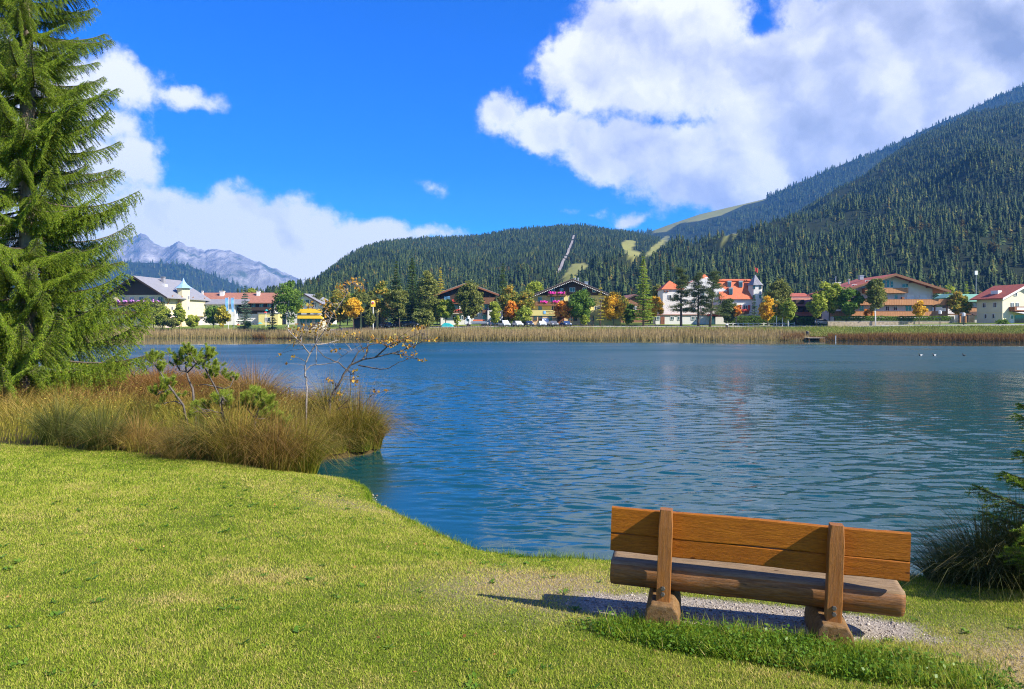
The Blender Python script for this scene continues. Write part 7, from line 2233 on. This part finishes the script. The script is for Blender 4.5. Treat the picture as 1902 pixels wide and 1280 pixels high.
dwarf_pine([[(418, 790), (414, 768), (411, 748), (413, 738)], [(414, 768), (400, 765), (392, 762)]],
           [(412, 732), (418, 736), (424, 738), (427, 746), (405, 742), (362, 752), (366, 758), (372, 766), (360, 764), (410, 775), (404, 782), (420, 748), (380, 752), (376, 774)], 13.3, 'low dwarf pine bush in the middle of the sedges', 4, .085)
dwarf_pine([[(470, 800), (474, 778), (482, 758), (484, 742)], [(474, 778), (460, 760), (455, 745)], [(482, 758), (494, 752), (500, 742)], [(474, 778), (500, 778), (520, 780)]],
           [(478, 728), (484, 732), (490, 736), (498, 742), (502, 748), (462, 736), (456, 742), (450, 746), (478, 748), (486, 756), (494, 764), (502, 768), (510, 772), (521, 776), (526, 782), (482, 772), (470, 756), (508, 758)], 13.2, 'bushy dwarf pine above the middle sedge tussock', 5, .085)

mat_foliage('m_sapling_leaf', [(0, (0.20, 0.10, 0.025)), (0.4, (0.42, 0.20, 0.03)), (0.7, (0.62, 0.36, 0.045)), (1, (0.50, 0.42, 0.08))], trans=.4)
def sapling(stems, clusters, D, label, seed, rad, bark):
    """stems: polylines in crop pixels (crop of the photo at 4.572x from 500,500)"""
    r = np.random.default_rng(seed); rr = random.Random(seed)
    cv = lambda p: (500 + p[0] / 4.572, 500 + p[1] / 4.572)
    q0 = cv(stems[0][0]); p0 = at(q0[0], q0[1], D); zb = gz(p0.x, D)
    org = Vector((p0.x, D, zb))
    t = thing('sapling', label, 'tree', org, 0, 'autumn saplings on the peninsula')
    mb = MB(); nodes = []
    for si, st in enumerate(stems):
        dep = 0 if si == 0 else rr.uniform(-.7, .7)
        P = []
        for i, p in enumerate(st):
            q = cv(p); P.append(at(q[0], q[1], D + dep * i / max(1, len(st) - 1)) - org)
        if si == 0: P[0].z = min(P[0].z, -.1)
        r0 = rad if si == 0 else rad * .5
        fine = []
        for i in range(len(P) - 1):
            for k in range(3): fine.append(P[i].lerp(P[i + 1], k / 3) + (Vector((rr.uniform(-1, 1), rr.uniform(-1, 1), rr.uniform(-1, 1))) * .008 if k else Vector()))
        fine.append(P[-1]); m = len(fine)
        mb.tube(fine, [r0 * (1 - .82 * i / (m - 1)) + .002 for i in range(m)], 6, cap=False)
        nodes += fine[2:]
    C = []
    for (cx, cyy, w, h, n) in clusters:
        for k in range(n):
            q = cv((cx + rr.gauss(0, w), cyy + rr.gauss(0, h))); p = at(q[0], q[1], D + rr.gauss(0, .25)) - org
            C.append(p)
            if k % 3 == 0:
                near = min(nodes, key=lambda e: (e - p).length)
                if (near - p).length < 1.1: mb.tube([near, near.lerp(p, .5) + Vector((rr.uniform(-.04, .04), 0, .02)), p], [.006, .004, .002], 4, cap=False)
    mb.build('stem', bark, t, smooth=True)
    V, Fc = leaf_quads(np.array([c[:] for c in C]), r.uniform(.022, .04, len(C)), r, aspect=1.1)
    mesh_np('leaves', V, Fc, 'm_sapling_leaf', t, tone=r.random(len(C)))
sapling([[(312, 1200), (318, 1050), (318, 930), (303, 900), (305, 820), (340, 730), (395, 640), (470, 520), (520, 420), (600, 300), (660, 210), (720, 130)],
         [(310, 860), (350, 818), (480, 806), (570, 792), (620, 740), (700, 690), (800, 640)], [(345, 720), (290, 650), (230, 590), (160, 520), (120, 470)],
         [(395, 640), (410, 540), (415, 470)], [(395, 640), (500, 630), (600, 600)], [(520, 420), (470, 370), (380, 330)], [(400, 800), (400, 700), (405, 600)]],
        [(720, 110, 40, 18, 42), (620, 150, 28, 16, 30), (760, 150, 18, 22, 20), (500, 300, 30, 40, 34), (540, 390, 40, 30, 28), (340, 310, 30, 18, 22), (300, 500, 60, 22, 46), (440, 470, 40, 18, 40), (240, 570, 30, 28, 26), (420, 520, 60, 22, 30),
         (590, 560, 40, 20, 22), (85, 725, 12, 10, 6), (200, 745, 16, 8, 6), (145, 800, 5, 4, 2), (220, 640, 8, 8, 4), (800, 180, 12, 16, 8), (560, 692, 26, 8, 14)], 15.4,
        'slim pale sapling with a few yellow leaves', 21, .021, 'm_grey_twig')
sapling([[(515, 1180), (513, 1110), (555, 1030), (600, 960), (640, 880), (690, 815), (790, 770), (900, 750), (1040, 715), (1130, 690), (1230, 650), (1330, 600)],
         [(655, 850), (590, 792), (480, 750), (415, 690), (400, 640)], [(790, 770), (838, 700), (830, 620), (900, 590)], [(760, 815), (850, 832), (940, 850), (1020, 840), (1100, 790), (1200, 760)],
         [(700, 805), (760, 700), (860, 640), (960, 620), (1080, 600)], [(540, 1230), (620, 1160), (680, 1100), (695, 1000), (690, 900)], [(620, 1180), (800, 1150), (870, 1070), (1000, 1030)], [(900, 750), (1000, 660), (1150, 600), (1280, 540)], [(1040, 715), (1180, 740), (1290, 770)]],
        [(960, 600, 60, 22, 36), (1080, 620, 60, 26, 60), (1180, 600, 36, 22, 34), (1200, 650, 26, 14, 18), (1280, 500, 34, 18, 28), (1330, 600, 30, 10, 14), (1420, 606, 16, 8, 10), (1140, 720, 26, 22, 24), (1230, 715, 20, 12, 12),
         (1300, 775, 22, 8, 14), (730, 862, 12, 10, 10), (730, 950, 20, 18, 22), (590, 1070, 26, 20, 22), (900, 1040, 10, 10, 6), (990, 1030, 14, 8, 8), (510, 942, 18, 10, 12), (820, 690, 10, 14, 8), (870, 580, 12, 10, 8), (720, 560, 30, 20, 20)], 15.2,
        'leaning dark sapling with amber leaves reaching over the lake', 22, .029, 'm_twig')

# ------------------------------------------------------------------ spruces
mat_foliage('m_spruce_needle', [(0, (0.030, 0.070, 0.007)), (0.42, (0.130, 0.220, 0.014)), (0.75, (0.28, 0.38, 0.028)), (1, (0.40, 0.43, 0.05))], trans=.32, rough=.45)
mat_plain('m_spruce_bark', (0.21, 0.17, 0.13), .9, .5, 12, bump=.6, stretch=(1, 1, .4))
mat_plain('m_bough_wood', (0.10, 0.08, 0.06), .9, .4, 20)

def bough_mesh(name, L, seed, needles=13, nw=.0055, nl=.024, step=.075, hang=1.0, up=.28, dense=1.0):
    """one bough along +x: sagging limb with upturned tip, comb of hanging branchlets, each set with needled twigs"""
    r = np.random.default_rng(seed)
    VV = []; TT = []
    mb = MB()
    def limb(u): return np.array([u * L, 0.05 * L * math.sin(u * 3 + seed), L * (-.22 * hang * u + up * u ** 2.6)])
    pts = [limb(u) for u in np.linspace(0, 1, 9)]
    mb.tube(pts, [.028 * (1 - u) * L / 2.6 + .004 for u in np.linspace(0, 1, 9)], 5, cap=False)
    twigs = []   # (start, dir, length)
    n = int(L / step)
    for i in range(n):
        u = .12 + .88 * (i + r.random() * .6) / n
        base = limb(u); fwd = limb(min(1, u + .03)) - limb(u - .03); fwd /= np.linalg.norm(fwd)
        for sgn in (-1, 1):
            bl = L * ((.30 if hang > .5 else .34) * (1 - u) ** .55 + .055) * r.uniform(.6, 1.2) * min(1, .45 + u * 2.2)
            sd = np.array([0, sgn, 0.])
            d0 = fwd * r.uniform(.5, .9) + sd * r.uniform(.6, 1.0); d0 /= np.linalg.norm(d0)
            prev = base; m = max(2, int(bl / .06)); path = [base]
            for k in range(m):
                q = (k + 1) / m
                d = d0 * (1 - .55 * q * min(1, hang)) + np.array([0, 0, -1.]) * (hang * 1.6 * q ** .7 * (1 - u * .6) + .1); d /= np.linalg.norm(d)
                p = prev + d * bl / m
                twigs.append((prev, d, bl / m * 1.3))
                for s2 in (-1, 1):
                    if r.random() < .82 * dense:
                        o = np.cross(d, [0, 0, 1.]); o /= (np.linalg.norm(o) + 1e-6)
                        td = d * r.uniform(.5, 1.1) + o * s2 * r.uniform(.4, .9) + np.array([0, 0, -1.]) * r.uniform(.0, .75) * hang; td /= np.linalg.norm(td)
                        twigs.append((p, td, r.uniform(.05, .12) * (1.25 - .5 * q) * (.7 + .3 * L / 2.6)))
                prev = p; path.append(p)
            if len(path) > 2: mb.tube(path[::max(1, len(path) // 3)], .0035, 3, cap=False)
        twigs.append((base, fwd, L / n * 1.2))
    for k in range(3): twigs.append((limb(.94), limb(1) - limb(.93 - k * .02), .12))
    S = np.array([t[0] for t in twigs]); Dv = np.array([t[1] / np.linalg.norm(t[1]) for t in twigs]); Ln = np.array([t[2] for t in twigs]); m = len(twigs)
    K = needles
    u = r.random((m, K)); a = r.uniform(0, 6.283, (m, K))
    o1 = np.cross(Dv, np.array([.31, .52, .79])); o1 /= np.linalg.norm(o1, axis=1)[:, None]; o2 = np.cross(Dv, o1)
    b = S[:, None] + Dv[:, None] * (u * Ln[:, None])[..., None]
    nd = Dv[:, None] * r.uniform(.5, 1.1, (m, K))[..., None] + o1[:, None] * np.cos(a)[..., None] + o2[:, None] * np.sin(a)[..., None]
    nd /= np.linalg.norm(nd, axis=2)[..., None]
    w = np.cross(nd, r.normal(size=(m, K, 3))); w /= np.linalg.norm(w, axis=2)[..., None]
    l = r.uniform(.7, 1.15, (m, K))[..., None] * nl
    V = np.stack([b - w * nw / 2, b + w * nw / 2, b + nd * l], 2).reshape(-1, 3)
    tone = np.clip(np.repeat(r.normal(.45, .16, m), K) + r.normal(0, .1, m * K) + .22 * np.repeat((Ln < .11).astype(float), K) * u.ravel(), 0, 1)
    me = mesh_np(name, V, np.arange(len(V)).reshape(-1, 3), 'm_spruce_needle', tone=tone, link=False)
    # limb wood joined in as second material
    wv = np.array(mb.v, dtype=np.float32); n0 = len(V)
    bm = bmesh.new(); bm.from_mesh(me)
    tl = bm.faces.layers.float.get('tone')
    vs = [bm.verts.new(tuple(v)) for v in wv]
    for f in mb.f:
        try:
            fc = bm.faces.new([vs[i] for i in f]); fc.material_index = 1
        except ValueError: pass
    bm.to_mesh(me); bm.free(); me.materials.append(MATS['m_bough_wood'])
    return me

def big_spruce():
    D = 19.5; x0 = (48 - PXC) / F * D
    zb = gz(x0, D)
    t = thing('spruce_tree', 'tall near spruce with drooping boughs beside the lake', 'tree', (x0, D, zb))
    H = 19.0
    rr = random.Random(5)
    tr = MB(); q = np.linspace(0, 1, 24)
    tr.tube([(.05 * math.sin(k * 5), .05 * math.cos(k * 4), -.3 + (H + .3) * k) for k in q], [.25 * (1 - k) ** .8 + .01 for k in q], 12)
    tr.build('trunk', 'm_spruce_bark', t, smooth=True)
    protos = [bough_mesh('bough', 2.6, 900 + i, hang=[.8, 1.05, .65, .9, .75][i], up=[.30, .36, .26, .40, .32][i], needles=16, nw=.008, nl=.028, step=.05) for i in range(5)]
    z = .35; k = 0
    while z < H - .6:
        qh = z / H
        Lb = 2.9 * (1 - qh) ** .62 * (1 if z > 1.2 else .9)
        nb = rr.choice((6, 7, 8)) if qh < .75 else 6
        ph = rr.uniform(0, 6.28)
        for j in range(nb):
            a = ph + 6.283 * j / nb + rr.uniform(-.35, .35)
            if rr.random() < .08: continue
            l = Lb * rr.uniform(.6, 1.18)
            o = bpy.data.objects.new('bough', protos[rr.randrange(5)]); COL.objects.link(o); o.parent = t
            s = l / 2.6
            o.location = (0, 0, z + rr.uniform(-.12, .12)); o.scale = (s, s * rr.uniform(.85, 1.15), s * rr.uniform(.9, 1.2))
            o.rotation_euler = Euler((rr.uniform(-.18, .18), rr.uniform(-.12, .18) - .14 * qh, a), 'XYZ')
        # dead inner twigs
        if k % 2 == 0:
            d = MB()
            for j in range(5):
                a = rr.uniform(0, 6.28); l = rr.uniform(.4, 1.1); dz = rr.uniform(-.3, .1)
                d.tube([(0, 0, z), (l * .6 * math.cos(a), l * .6 * math.sin(a), z + dz * .4), (l * math.cos(a), l * math.sin(a), z + dz)], [.012, .008, .003], 4, cap=False)
            d.build('dead_twigs', 'm_bough_wood', t)['kind'] = 'stuff'
        z += rr.uniform(.25, .40) * (1.0 if qh < .6 else .85); k += 1
big_spruce()

def young_spruce():
    D = 6.3; x0 = 4.98; zb = gz(x0, D)
    t = thing('young_spruce', 'young spruce whose dark boughs reach in at the right edge', 'tree', (x0, D, zb))
    MB().tube([(0, 0, -.1), (0, 0, 1.0), (0, 0, 2.3)], [.045, .03, .008], 8).build('trunk', 'm_spruce_bark', t, smooth=True)
    rr = random.Random(8)
    protos = [bough_mesh('bough', 1.0, 950 + i, needles=46, nw=.0036, nl=.022, step=.05, hang=.25, up=.12, dense=.8) for i in range(3)]
    z = .2
    while z < 2.1:
        q = z / 2.3; Lb = .98 * (1 - q) ** .75 + .1
        for j in range(6):
            a = 6.283 * j / 6 + rr.uniform(-.3, .3) + z * 7
            o = bpy.data.objects.new('bough', protos[rr.randrange(3)]); COL.objects.link(o); o.parent = t
            s = Lb * rr.uniform(.8, 1.1); o.scale = (s, s, s); o.location = (0, 0, z); o.rotation_euler = Euler((rr.uniform(-.2, .2), rr.uniform(-.35, -.05), a), 'XYZ')
        z += rr.uniform(.15, .2)
young_spruce()

# ------------------------------------------------------------------ air
def haze():
    m = bpy.data.materials.new('m_haze'); m.use_nodes = True; nt = m.node_tree; nt.nodes.clear()
    out = N(nt, 'ShaderNodeOutputMaterial'); pv = N(nt, 'ShaderNodeVolumePrincipled')
    pv.inputs['Color'].default_value = (0.12, 0.40, 1.0, 1); pv.inputs['Density'].default_value = 0.000105; pv.inputs['Anisotropy'].default_value = 0.0
    nt.links.new(pv.outputs[0], out.inputs['Volume'])
    MATS['m_haze'] = m
    o = MB().box(-6400, 6400, -600, 6700, -40, 1120).build('haze', 'm_haze')
    tag(o, 'thin blue air between the near shore and the far mountains', 'haze', kind='stuff')
haze()
